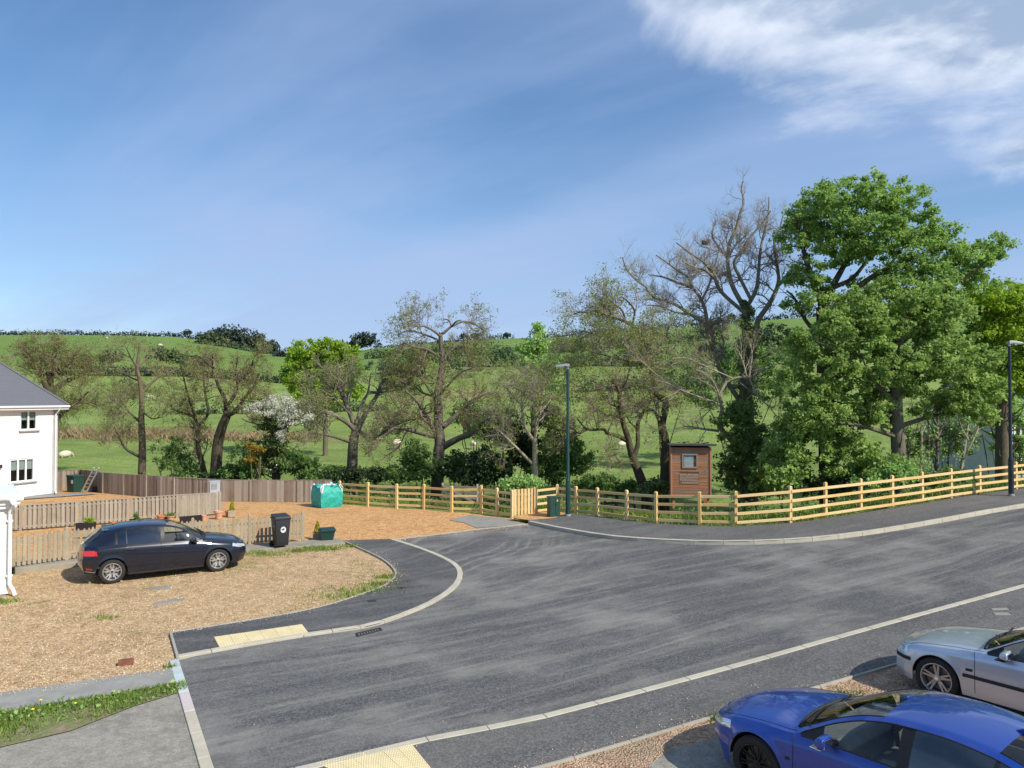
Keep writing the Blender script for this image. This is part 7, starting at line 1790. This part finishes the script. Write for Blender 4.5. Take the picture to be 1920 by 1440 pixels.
    m = MB(); m.box((S['rseat'] - xf, 0, .58), (.50, 1.15, .20)); m.box((S['rseat'] - xf + .30, 0, .88), (.16, 1.15, .62), ry=R(22)); m.build('rear_seat', M['interior'], root, False, bevel=.05, smooth=60)
    m = MB(); pts_ = []
    for k in range(21):
        a = 2 * math.pi * k / 20; pts_.append((w0 - xf + .58 + .07 * math.sin(a), .37 + .185 * math.cos(a), .93 + .17 * math.sin(a)))
    m.tube(pts_, .015, 6); m.tube([(w0 - xf + .40, .37, .88), (w0 - xf + .57, .37, .93)], .035, 8); m.box((w0 - xf + .58, .37, .93), (.03, .30, .05)); m.build('steering_wheel', M['trim'], root, False)
    # wheels
    for xc in (0, xr - xf):
        for s in (1, -1): wheel(root, xc, s * (W - S['wi']), s, rw, S['ww'], S['rim'], S['style'], S['rim_mat'])
    # mirrors, handles
    mx, my, mz = S['mirror']
    for s in (1, -1):
        m = MB(); m.add([(mx - xf - .05, s * (my + .00), mz - .05), (mx - xf - .035, s * (my + .20), mz - .035), (mx - xf + .08, s * (my + .215), mz - .04), (mx - xf + .07, s * (my + .0), mz - .065), (mx - xf - .035, s * (my + .005), mz + .055), (mx - xf - .02, s * (my + .19), mz + .045), (mx - xf + .08, s * (my + .21), mz + .065), (mx - xf + .07, s * (my + .0), mz + .075)], [(3, 2, 1, 0), (4, 5, 6, 7), (0, 1, 5, 4), (1, 2, 6, 5), (2, 3, 7, 6), (3, 0, 4, 7)])
        mir = m.build('wing_mirror', S.get('mirror_mat', body_m), root, False, smooth=60, bevel=.024)
        MB().box((mx - xf + .085, s * (my + .10), mz), (.006, .15, .09)).build('mirror_glass', M['chrome'], mir, False)
        MB().beam((mx - xf + .03, s * (my - .07), mz - .05), (mx - xf + .03, s * (my + .04), mz - .02), .07, .03).build('mirror_stalk', M['trim'], mir, False)
        MB().box((mx - xf - .02, s * (my + .10), mz - .066), (.13, .17, .012)).build('mirror_base', M['trim'] if S.get('mirror_low') is None else M[S['mirror_low']], mir, False, bevel=.004)
        for hx, hz in S['handles']:
            p = sp_pt(hx, row_at(hx, hz), s); m = MB(); m.box((p[0], p[1] + s * .018, p[2]), (.19, .022, .03), bevel if False else 0); m.build('door_handle', S.get('handle_mat', body_m), root, False, bevel=.008)
            MB().box((p[0], p[1] + s * .004, p[2]), (.15, .02, .055)).build('handle_recess', M['trim'], root, False, bevel=.006)
    for nm, mat, x0, z0, x1, z1, hgt, th_ in S['strips']:
        for s in (1, -1):
            m = MB(); N = 24; vs_ = []
            for k in range(N + 1):
                x = x0 + (x1 - x0) * k / N; z = z0 + (z1 - z0) * k / N
                for dz, o_ in ((-hgt / 2, .001), (-hgt / 2, th_), (hgt / 2, th_), (hgt / 2, .001)):
                    p = sp_pt(x, row_at(x, z + dz), s); vs_.append((p[0], p[1] + s * o_, p[2]))
            m.add(vs_, [(k * 4 + a, k * 4 + a + 1, k * 4 + 5 + a, k * 4 + 4 + a) for k in range(N) for a in range(3)] + [(0, 1, 2, 3), (N * 4 + 3, N * 4 + 2, N * 4 + 1, N * 4)]); m.build(nm, M[mat], root, False)
    # wipers
    for y0 in (.45, -.15):
        a = np.array(sp_pt(w0 + .03, nv - 4)); m = MB(); zc = float(Z[int(np.searchsorted(xs_, w0 + .05)), nv - 1])
        m.beam((w0 - xf - .08, y0, zc + .03), (w0 - xf + .02, y0 - .55, zc + .035), .02, .02); m.build('wiper', M['trim'], root, False)
    return root, sp_pt, row_at
def hood_guides(front, G3l, pts):  return pts
# ---- small black hatchback
GOLF = dict(Ls=3.89, W=.895, xf=.66, xr=3.29, arch=.365, rw=.315, ww=.205, wi=.115, rim=.222, style='five_split', rim_mat=M['rim_silver'], paint=M['paint_black'], glass=M['glass_car'], flare=.010,
    bow=[(0, .22), (.5, .19), (1.05, .15), (1.7, .07), (2.3, 0), (3.2, -.05), (3.89, -.15)],
    lean=[(0, .35, [(.2, .06), (.45, -.02), (.6, .0), (.72, .08)]), (3.89, .3, [(.2, -.05), (.5, .03), (.7, .02), (1.0, -.04)])],
    guides=[
     [(0, .60, .24), (.15, .78, .21), (.5, .85, .19), (1.2, .86, .19), (3.3, .86, .20), (3.6, .83, .24), (3.89, .70, .30)],
     [(0, .64, .44), (.12, .79, .46), (.35, .865, .5), (.8, .89, .5), (2, .895, .5), (3.4, .89, .52), (3.7, .855, .56), (3.89, .74, .60)],
     [(0, .60, .60), (.12, .76, .64), (.35, .84, .70), (.8, .875, .76), (1.5, .88, .82), (3, .885, .87), (3.6, .865, .88), (3.89, .72, .88)],
     [(0, .54, .66), (.12, .70, .71), (.35, .775, .80), (.8, .80, .88), (1.15, .815, .93), (1.6, .825, .95), (2.8, .825, .985), (3.4, .79, 1.0), (3.7, .74, 1.0), (3.89, .62, .99)],
     [(0, .52, .664), (.12, .68, .716), (.35, .755, .808), (.8, .78, .89), (1.05, .79, .935), (1.2, .775, 1.0), (1.5, .715, 1.19), (1.8, .665, 1.315), (2.1, .64, 1.365), (2.5, .63, 1.385), (2.9, .62, 1.36), (3.15, .605, 1.31), (3.4, .59, 1.225), (3.6, .585, 1.13), (3.75, .59, 1.055), (3.89, .60, .985)],
     [(0, .42, .672), (.12, .55, .735), (.35, .62, .83), (.8, .66, .915), (1.05, .70, .96), (1.2, .695, 1.03), (1.5, .645, 1.215), (1.8, .60, 1.345), (2.1, .575, 1.40), (2.5, .565, 1.425), (2.9, .56, 1.405), (3.2, .55, 1.365), (3.42, .54, 1.315), (3.6, .54, 1.185), (3.75, .55, 1.07), (3.89, .56, .985)],
     [(0, .3, .69), (.12, .3, .755), (.35, .3, .85), (.8, .3, .935), (1.05, .3, .975), (1.2, .3, 1.05), (1.5, .3, 1.235), (1.8, .3, 1.375), (2.1, .3, 1.435), (2.5, .3, 1.46), (2.9, .3, 1.445), (3.2, .3, 1.41), (3.42, .3, 1.36), (3.6, .3, 1.21), (3.75, .3, 1.085), (3.89, .3, .985)],
     [(0, 0, .70), (.12, 0, .765), (.35, 0, .86), (.8, 0, .945), (1.05, 0, .985), (1.2, 0, 1.06), (1.5, 0, 1.245), (1.8, 0, 1.385), (2.1, 0, 1.445), (2.5, 0, 1.47), (2.9, 0, 1.455), (3.2, 0, 1.42), (3.42, 0, 1.37), (3.6, 0, 1.215), (3.75, 0, 1.09), (3.89, 0, .985)]],
    ws=(1.05, 1.98), rg=(3.44, 3.82), dlo=(1.12, 3.20), doors=[1.08, 2.12, 3.02], bump=.30, bumpz=.56, cab=.95, seat=1.92, rseat=2.75, panes=[(1.30, 2.04, 'glass_car'), (2.14, 2.92, 'glass_dark'), (2.955, 3.15, 'glass_dark')],
    mirror=(1.28, .86, .985), handles=[(1.95, .83), (2.84, .86)], mirror_low=None,
    patches=[('headlight', 'lamp_white', lambda x, y, z, t: .0 < x < .30 and .60 + .22 * x < z < .67 + .30 * x and t < 1, .004),
             ('tail_light', 'lamp_red', lambda x, y, z, t: x > 3.62 + .25 * (z - .77) and .76 < z < .885 and t < 1.0, .005),
             ('reflector', 'lamp_red', lambda x, y, z, t: x > 3.72 and .41 < z < .435 and t < 1, .004)],
    face_patches=[('grille', 'trim_rough', 0, lambda y, z: .30 < z < .44 and abs(y) < .5, .004), ('tail_light', 'lamp_red', 1, lambda y, z: abs(y) > .42 and .74 < z < .88, .005), ('number_plate', 'bin_white', 1, lambda y, z: abs(y) < .26 and .68 < z < .78, .006)],
    strips=[('sill_trim', 'trim_rough', 1.06, .225, 2.90, .225, .05, .012), ('lower_trim_bright', 'lamp_head', 3.66, .33, 3.86, .37, .014, .01)])
fc_, rc_ = G(409, 1072), G(209, 1095)
hv = np.array([fc_[0] - rc_[0], fc_[1] - rc_[1]]); hv /= np.linalg.norm(hv); lf = np.array([-hv[1], hv[0]])
c = fc_[:2] + lf * .885
hb = build_car('parked_car', 'black five door hatchback parked on the gravel before the picket fence', GOLF, (c[0], c[1], float(zf(*c)) - .004), math.atan2(hv[1], hv[0]) + math.pi)
MB().prism([(3.36 - .66, 1.375), (3.50 - .66, 1.365), (3.49 - .66, 1.335), (3.38 - .66, 1.345)], -.54, .54).build('roof_spoiler', M['paint_black'], hb[0], False, bevel=.01)
MB().prism([(3.18 - .66, 1.41), (3.26 - .66, 1.395), (3.245 - .66, 1.45)], -.012, .012).build('aerial', M['trim'], hb[0], False)
# ---- blue four-door coupe
BLUE = dict(Ls=4.20, W=.912, xf=.62, xr=3.43, arch=.375, rw=.335, ww=.235, wi=.125, rim=.245, style='multi', rim_mat=M['rim_black'], paint=M['paint_blue'], glass=M['glass_car'], flare=.016,
    bow=[(0, .27), (.5, .22), (1.2, .17), (1.9, .08), (2.6, 0), (3.4, -.08), (4.20, -.17)],
    lean=[(0, .35, [(.2, .08), (.40, -.02), (.58, -.03), (.70, .06)]), (4.2, .3, [(.2, -.06), (.5, .02), (.75, .03), (1.0, -.03)])],
    guides=[
     [(0, .62, .22), (.15, .80, .19), (.5, .87, .17), (1.2, .87, .17), (3.3, .87, .18), (3.9, .84, .24), (4.2, .70, .30)],
     [(0, .66, .42), (.12, .81, .44), (.35, .885, .48), (.8, .905, .50), (2, .905, .48), (3.4, .912, .52), (3.9, .88, .58), (4.2, .75, .62)],
     [(0, .62, .58), (.12, .78, .62), (.35, .86, .67), (.8, .885, .72), (1.5, .885, .77), (3, .90, .83), (3.9, .86, .86), (4.2, .72, .87)],
     [(0, .55, .64), (.12, .71, .69), (.35, .785, .76), (.8, .82, .835), (1.2, .83, .875), (1.6, .835, .90), (2.8, .835, .945), (3.5, .80, .97), (3.9, .75, .965), (4.2, .63, .955)],
     [(0, .53, .645), (.12, .69, .695), (.35, .765, .768), (.8, .80, .842), (1.15, .81, .88), (1.3, .785, .955), (1.6, .725, 1.12), (1.9, .672, 1.235), (2.2, .635, 1.29), (2.6, .615, 1.31), (3.0, .60, 1.275), (3.3, .60, 1.195), (3.55, .63, 1.085), (3.72, .68, .99), (3.9, .70, .965), (4.2, .60, .956)],
     [(0, .42, .655), (.12, .55, .71), (.35, .63, .79), (.8, .67, .87), (1.15, .71, .91), (1.3, .70, .985), (1.6, .645, 1.15), (1.9, .60, 1.27), (2.2, .565, 1.33), (2.6, .545, 1.355), (3.0, .53, 1.325), (3.3, .53, 1.25), (3.6, .55, 1.12), (3.78, .58, 1.02), (3.9, .58, .99), (4.2, .54, .962)],
     [(0, .3, .672), (.12, .3, .735), (.35, .3, .815), (.8, .3, .90), (1.15, .3, .93), (1.3, .3, 1.01), (1.6, .3, 1.18), (1.9, .3, 1.30), (2.2, .3, 1.365), (2.6, .3, 1.39), (3.0, .3, 1.365), (3.3, .3, 1.295), (3.6, .3, 1.16), (3.78, .3, 1.05), (3.9, .3, 1.01), (4.2, .3, .98)],
     [(0, 0, .68), (.12, 0, .745), (.35, 0, .825), (.8, 0, .91), (1.15, 0, .94), (1.3, 0, 1.02), (1.6, 0, 1.19), (1.9, 0, 1.31), (2.2, 0, 1.375), (2.6, 0, 1.40), (3.0, 0, 1.375), (3.3, 0, 1.305), (3.6, 0, 1.17), (3.78, 0, 1.06), (3.9, 0, 1.02), (4.2, 0, .985)]],
    ws=(1.15, 2.05), rg=(3.06, 3.80), dlo=(1.20, 3.74), doors=[1.12, 2.26, 3.18], bump=.26, bumpz=.56, cab=.90, seat=2.02, rseat=2.86, panes=[(1.46, 2.24, 'glass_car'), (2.36, 3.05, 'glass_dark'), (3.09, 3.66, 'glass_dark')], lightcards=True,
    mirror=(1.50, .865, .965), handles=[(2.12, .78), (3.05, .80)], mirror_low='chrome',
    patches=[('headlight', 'lamp_white', lambda x, y, z, t: .0 < x < .26 and .56 + .28 * x < z < .625 + .30 * x and t < 1, .004),
             ('side_repeater', 'trim', lambda x, y, z, t: 1.02 < x < 1.09 and .58 < z < .62 and t < 1, .003)],
    face_patches=[('headlight', 'lamp_white', 0, lambda y, z: abs(y) > .33 and .56 < z < .645, .005), ('grille', 'trim', 0, lambda y, z: .04 < abs(y) < .27 and .50 < z < .66, .006), ('air_intake', 'trim_rough', 0, lambda y, z: abs(y) < .55 and .25 < z < .38, .004), ('tail_light', 'lamp_red', 1, lambda y, z: abs(y) > .40 and .74 < z < .86, .005)],
    strips=[('sill_trim', 'trim', 1.06, .20, 3.0, .20, .04, .01)])
# ---- older silver coupe
SILV = dict(Ls=4.08, W=.855, xf=.56, xr=3.26, arch=.345, rw=.308, ww=.215, wi=.112, rim=.225, style='double', rim_mat=M['rim_grey'], paint=M['paint_silver'], glass=M['glass_car'], flare=.008,
    bow=[(0, .18), (.5, .14), (1.2, .14), (1.9, .07), (2.5, 0), (3.3, -.06), (4.08, -.14)],
    lean=[(0, .3, [(.2, .04), (.28, -.04), (.5, -.03), (.56, -.02), (.60, .03), (.70, .05)]), (4.08, .3, [(.2, -.04), (.5, .03), (.75, .0), (1.0, -.03)])],
    guides=[
     [(0, .66, .20), (.12, .78, .19), (.4, .82, .18), (1.2, .825, .19), (3.3, .83, .20), (3.8, .80, .24), (4.08, .72, .28)],
     [(0, .68, .42), (.12, .80, .43), (.35, .84, .46), (.8, .852, .48), (2, .855, .48), (3.4, .855, .50), (3.8, .83, .52), (4.08, .74, .54)],
     [(0, .655, .575), (.12, .775, .60), (.35, .825, .66), (.8, .845, .715), (1.5, .848, .74), (3, .85, .77), (3.8, .82, .79), (4.08, .73, .80)],
     [(0, .62, .635), (.12, .73, .665), (.35, .775, .735), (.8, .79, .80), (1.2, .80, .85), (1.6, .805, .865), (2.8, .80, .90), (3.5, .765, .92), (3.85, .74, .92), (4.08, .66, .91)],
     [(0, .60, .638), (.12, .71, .670), (.35, .755, .742), (.8, .77, .807), (1.22, .78, .858), (1.38, .75, .945), (1.65, .695, 1.10), (1.95, .64, 1.225), (2.3, .61, 1.265), (2.7, .595, 1.26), (3.0, .59, 1.21), (3.25, .62, 1.08), (3.45, .66, .935), (3.6, .68, .925), (4.08, .64, .912)],
     [(0, .47, .648), (.12, .56, .684), (.35, .60, .765), (.8, .62, .835), (1.22, .69, .885), (1.38, .675, .965), (1.65, .625, 1.12), (1.95, .575, 1.26), (2.3, .55, 1.31), (2.7, .535, 1.305), (3.0, .53, 1.26), (3.25, .56, 1.13), (3.5, .60, .97), (3.65, .60, .945), (4.08, .58, .92)],
     [(0, .3, .658), (.12, .3, .695), (.35, .3, .785), (.8, .3, .86), (1.22, .3, .905), (1.38, .3, .99), (1.65, .3, 1.15), (1.95, .3, 1.29), (2.3, .3, 1.345), (2.7, .3, 1.34), (3.0, .3, 1.295), (3.25, .3, 1.165), (3.5, .3, 1.0), (3.65, .3, .965), (4.08, .3, .93)],
     [(0, 0, .662), (.12, 0, .70), (.35, 0, .79), (.8, 0, .865), (1.22, 0, .91), (1.38, 0, 1.0), (1.65, 0, 1.16), (1.95, 0, 1.30), (2.3, 0, 1.355), (2.7, 0, 1.35), (3.0, 0, 1.305), (3.25, 0, 1.175), (3.5, 0, 1.01), (3.65, 0, .97), (4.08, 0, .935)]],
    ws=(1.22, 2.05), rg=(2.95, 3.52), dlo=(1.26, 3.45), doors=[1.10, 2.38], bump=.22, bumpz=.575, cab=.87, seat=2.0, rseat=2.8, panes=[(1.46, 2.34, 'glass_car'), (2.44, 3.36, 'glass_car')],
    mirror=(1.50, .825, .93), handles=[(2.22, .72)], handle_mat=M['trim'],
    patches=[('headlight', 'lamp_white', lambda x, y, z, t: .0 < x < .14 and .585 < z < .66 and t < 1, .004)],
    face_patches=[('headlight', 'lamp_white', 0, lambda y, z: abs(y) > .24 and .585 < z < .65, .005), ('grille', 'trim', 0, lambda y, z: .02 < abs(y) < .17 and .585 < z < .65, .006), ('bumper_strip', 'trim_rough', 0, lambda y, z: .475 < z < .53, .008), ('air_intake', 'trim_rough', 0, lambda y, z: abs(y) < .42 and .27 < z < .40, .004)],
    strips=[('rub_strip', 'trim_rough', .94, .485, 2.86, .50, .045, .016), ('bumper_strip', 'trim_rough', .005, .50, .19, .50, .05, .014), ('side_marker', 'trim', .98, .575, 1.07, .578, .035, .008)])
def place(spec, px, py, heading_deg, inset):
    p = G(px, py, spec['rw']); h = np.array([math.cos(R(heading_deg)), math.sin(R(heading_deg))]); l = np.array([-h[1], h[0]])
    c = p[:2] - l * inset
    return (c[0], c[1], float(zf(*p[:2])) + .012), R(heading_deg) + math.pi
loc, rz = place(BLUE, 1416, 1438, 127, .90)
bc, bsp, brow = build_car('parked_car', 'bright blue four door coupe parked on the near gravel', BLUE, loc, rz)
# shark fin aerial
MB().prism([(3.02 - .62, 1.365), (3.22 - .62, 1.32), (3.20 - .62, 1.40), (3.14 - .62, 1.43)], -.018, .018).build('aerial', M['paint_blue'], bc, False, bevel=.006)
loc, rz = place(SILV, 1755, 1274, 127, .84)
sc_, ssp, srow = build_car('parked_car', 'older silver two door coupe parked beyond the blue car', SILV, loc, rz)
# ---------------------------------------------------------------- grass, weeds and loose stones
def in_poly(pts, poly):
    P = np.array(poly); x, y = pts[:, 0], pts[:, 1]; c = np.zeros(len(pts), bool); j = len(P) - 1
    for i in range(len(P)):
        xi, yi, xj, yj = P[i, 0], P[i, 1], P[j, 0], P[j, 1]
        c ^= ((yi > y) != (yj > y)) & (x < (xj - xi) * (y - yi) / (yj - yi + 1e-12) + xi); j = i
    return c
def scatter(poly, n):
    P = np.array(poly); lo, hi = P.min(0), P.max(0); q_ = rng.uniform(lo, hi, (n, 2)); return q_[in_poly(q_, poly)]
def clumpnoise(p, k, seed):
    r_ = np.random.default_rng(seed); v = 0
    for i in range(5):
        a = r_.uniform(0, 6.28); f = k * 1.7 ** i; v = v + np.sin((p[:, 0] * math.cos(a) + p[:, 1] * math.sin(a)) * f + r_.uniform(0, 6.28)) * .75 ** i
    return v
gp2 = scatter(grass_poly, 60000); up_ = np.array(path_strip[1]) 
pa_, pb_ = np.array(gl[0]), np.array(grassL[1]); tdir = (pb_ - pa_) / np.linalg.norm(pb_ - pa_); dist = np.abs((gp2 - pa_) @ np.array([-tdir[1], tdir[0]]))
keep = rng.uniform(0, 1, len(gp2)) < np.clip(1.15 - dist / 1.1 + .25 * clumpnoise(gp2, 3, 1), 0, 1); gp2 = gp2[keep]; dist = dist[keep]
o = blades('bank_grass', np.stack([gp2[:, 0], gp2[:, 1], zf(gp2[:, 0], gp2[:, 1]) + .01], -1), 0.075, 0.007, M['grass_blade'], 'lush grass along the concrete path edge in the foreground', 'grass')
far_ = scatter([tuple(p) for p in gl] + [grassL[2], grassL[1], grassL[0]], 3500)
lf_ = far_[np.abs((far_ - pa_) @ np.array([-tdir[1], tdir[0]])) < .55]
C = np.stack([lf_[:, 0], lf_[:, 1], zf(lf_[:, 0], lf_[:, 1]) + .06], -1) + rng.normal(size=(len(lf_), 3)) * .02
tag(mkleaves('bank_weeds', C, .07, M['leaf_light'], None, 1.2, .7), 'broad weeds among the grass along the concrete path', 'weeds', kind='stuff')
for i, (px, py) in enumerate(((75, 1327), (140, 1333), (60, 1345))):
    p = G(px, py); r = empty('dandelion', p); tag(r, 'yellow dandelion in the grass beside the concrete path', 'flower', 'dandelions in the foreground grass')
    MB().tube([(0, 0, 0), (.01, 0, .12)], .004, 5).build('stalk', M['grass_blade'], r, False); MB().lathe([(.001, .115), (.022, .118), (.026, .126), (.012, .134), (.001, .136)], (.01, 0, 0), 10).build('flower_head', M['dandelion'], r, False)
# weeds creeping over the gravel drive
wp = scatter(front, 120000); v = clumpnoise(wp, .9, 4); v2 = clumpnoise(wp, 4, 9)
sx = 960 + F * wp[:, 0] / wp[:, 1]
thr = np.where((sx > 420) & (wp[:, 1] > 16.2), 0.15, 2.1)
wp = wp[(v + .5 * v2 > thr) & (wp[:, 1] > 11)]
blades('drive_weeds', np.stack([wp[:, 0], wp[:, 1], zf(wp[:, 0], wp[:, 1])], -1), 0.03, 0.007, M['grass_blade'], 'thin weeds and grass coming through the gravel drive', 'grass')
tufts = []
for px, py, rr, n in ((505, 1040, .35, 260), (560, 1034, .25, 160), (590, 1029, .4, 420), (612, 1030, .25, 300), (480, 1037, .25, 120), (660, 1025, .2, 160), (690, 1108, .4, 420), (715, 1096, .25, 300), (640, 1118, .4, 260), (726, 1083, .2, 200), (10, 1128, .2, 160), (200, 1160, .2, 60), (1362, 1352, .12, 160), (1352, 1350, .1, 120), (1560, 1312, .25, 90), (1600, 1302, .2, 70), (322, 1252, .08, 50)):
    p = G(px, py); q_ = rng.normal(size=(n, 2)) * rr * np.array([1, .5]) + p[:2]; tufts.append(q_)
tf = np.concatenate(tufts); blades('edge_tufts', np.stack([tf[:, 0], tf[:, 1], zf(tf[:, 0], tf[:, 1])], -1), 0.09, 0.010, M['grass_blade'], 'tufts of grass along the kerb and path edges', 'grass')
cl = np.array(farK[2:]); k_ = rng.integers(0, 30, 1500); fr2 = np.array(offset(fenceR, -.14)); k2 = rng.integers(3, len(fr2) - 6, 2600); f2 = rng.uniform(0, 1, (2600, 1)); q_ = fr2[k2] * (1 - f2) + fr2[k2 + 1] * f2 + rng.normal(size=(2600, 2)) * .06
sel = clumpnoise(q_, 1.6, 3) > .1; q_ = q_[sel]
blades('fence_foot_grass', np.stack([q_[:, 0], q_[:, 1], zf(q_[:, 0], q_[:, 1]) + .10], -1), 0.10, 0.012, M['grass_blade'], 'sparse grass along the foot of the new fence', 'grass')
# pebbles
def pebbles(name, pts, size, mats, label, zo=0.0):
    n = len(pts); base = np.array([(1, 0, 0), (0, 1, 0), (-1, 0, 0), (0, -1, 0), (0, 0, 1), (0, 0, -1)], float)
    a = rng.uniform(0, 6.28, n); c, s = np.cos(a), np.sin(a); sc = size * rng.uniform(.5, 1.4, n)
    v = base[None] * sc[:, None, None] * np.array([1, .75, .55]); v = v * rng.uniform(.75, 1.25, (n, 6, 1))
    x = v[..., 0] * c[:, None] - v[..., 1] * s[:, None]; y = v[..., 0] * s[:, None] + v[..., 1] * c[:, None]
    P = np.stack([x + pts[:, 0:1], y + pts[:, 1:2], v[..., 2] + (zf(pts[:, 0], pts[:, 1]) + zo)[:, None] + (sc * .25)[:, None]], -1)
    f = np.array([(0, 1, 4), (1, 2, 4), (2, 3, 4), (3, 0, 4), (1, 0, 5), (2, 1, 5), (3, 2, 5), (0, 3, 5)]); q2 = (f[None] + (np.arange(n) * 6)[:, None, None]).reshape(-1, 3)
    o = link(name, fastmesh(name, P.reshape(-1, 3), q2, dict(rnd=np.repeat(rng.uniform(0, 1, n), 6))), mats); tag(o, label, 'gravel', kind='stuff'); return o
def pebmat(name, cols):
    t = NT(name); t.set(color=t.cr(t.attr('rnd'), [(i / (len(cols) - 1), c) for i, c in enumerate(cols)]), rough=.9, spec=.15); return t.m
pm1 = pebmat('pebbles_tan', [(.26, .17, .09), (.50, .36, .22), (.70, .55, .36), (.58, .37, .22), (.78, .68, .52), (.34, .28, .20)])
pm2 = pebmat('pebbles_pink', [(.22, .13, .09), (.45, .28, .18), (.62, .47, .33), (.52, .30, .21), (.72, .60, .48)])
pm3 = pebmat('pebbles_orange', [(.42, .22, .08), (.68, .38, .16), (.82, .52, .26), (.88, .64, .38)])
g1_ = scatter(front, 120000); g1_ = g1_[(g1_[:, 1] > 11) & (g1_[:, 0] > -13.5) & (rng.uniform(0, 1, len(g1_)) < np.clip(1.6 - g1_[:, 1] / 18, .12, 1))]
pebbles('drive_stones', g1_[:42000], .017, pm1, 'loose tan stones of the gravel drive', -.004)
g2_ = scatter(near_bed, 90000); g2_ = g2_[(g2_[:, 1] > 7.5) & (g2_[:, 0] < 13) & ~in_poly(g2_, grit_poly)]
pebbles('parking_stones', g2_[:26000], .016, pm2, 'loose pinkish stones of the parking gravel', .02)
strip_ = scatter(nearK + nearG[::-1], 5000); strip_ = strip_[(strip_[:, 0] < 4.5) & (clumpnoise(strip_, 1.2, 6) > .6)]
pebbles('spilt_stones', strip_[:420], .014, pm3, 'stray stones spilt over the near pavement', .035)
rd_ = scatter(road_poly, 2500); rd_ = rd_[(rd_[:, 1] < 26) & (clumpnoise(rd_, .8, 8) > 1.0)]
pebbles('road_grit', rd_[:260], .010, pm3, 'a few stray stones on the road', 0)

def along(path, n, sig, side, a=0.0):
    P = np.array(path); k = rng.integers(0, len(P) - 1, n); f = rng.uniform(0, 1, (n, 1)); p = P[k] * (1 - f) + P[k + 1] * f; t = nrm(P[k + 1] - P[k]); nn = np.stack([-t[:, 1], t[:, 0]], -1)
    return p + nn * (a + np.abs(rng.normal(size=(n, 1))) * sig) * side
pebbles('edge_stones', along(inK, 420, .16, -1), .012, pm1, 'tan stones spilt from the gravel onto the corner pavement', .036)
pebbles('yard_spill', along(yardE, 520, .30, -1), .013, pm3, 'orange stones spilt from the yard onto the road', .002)
pebbles('kerb_grit', along(farK[:-1], 500, .05, -1), .008, pm2, 'fine grit gathered along the far kerb', .002)
pebbles('path_stones', along([path_strip[3], path_strip[0]], 260, .12, -1), .012, pm1, 'tan stones spilt onto the concrete path', .02)
pebbles('parking_spill', along(nearG[:-1], 500, .14, 1), .012, pm2, 'pinkish stones spilt onto the near pavement', .036)
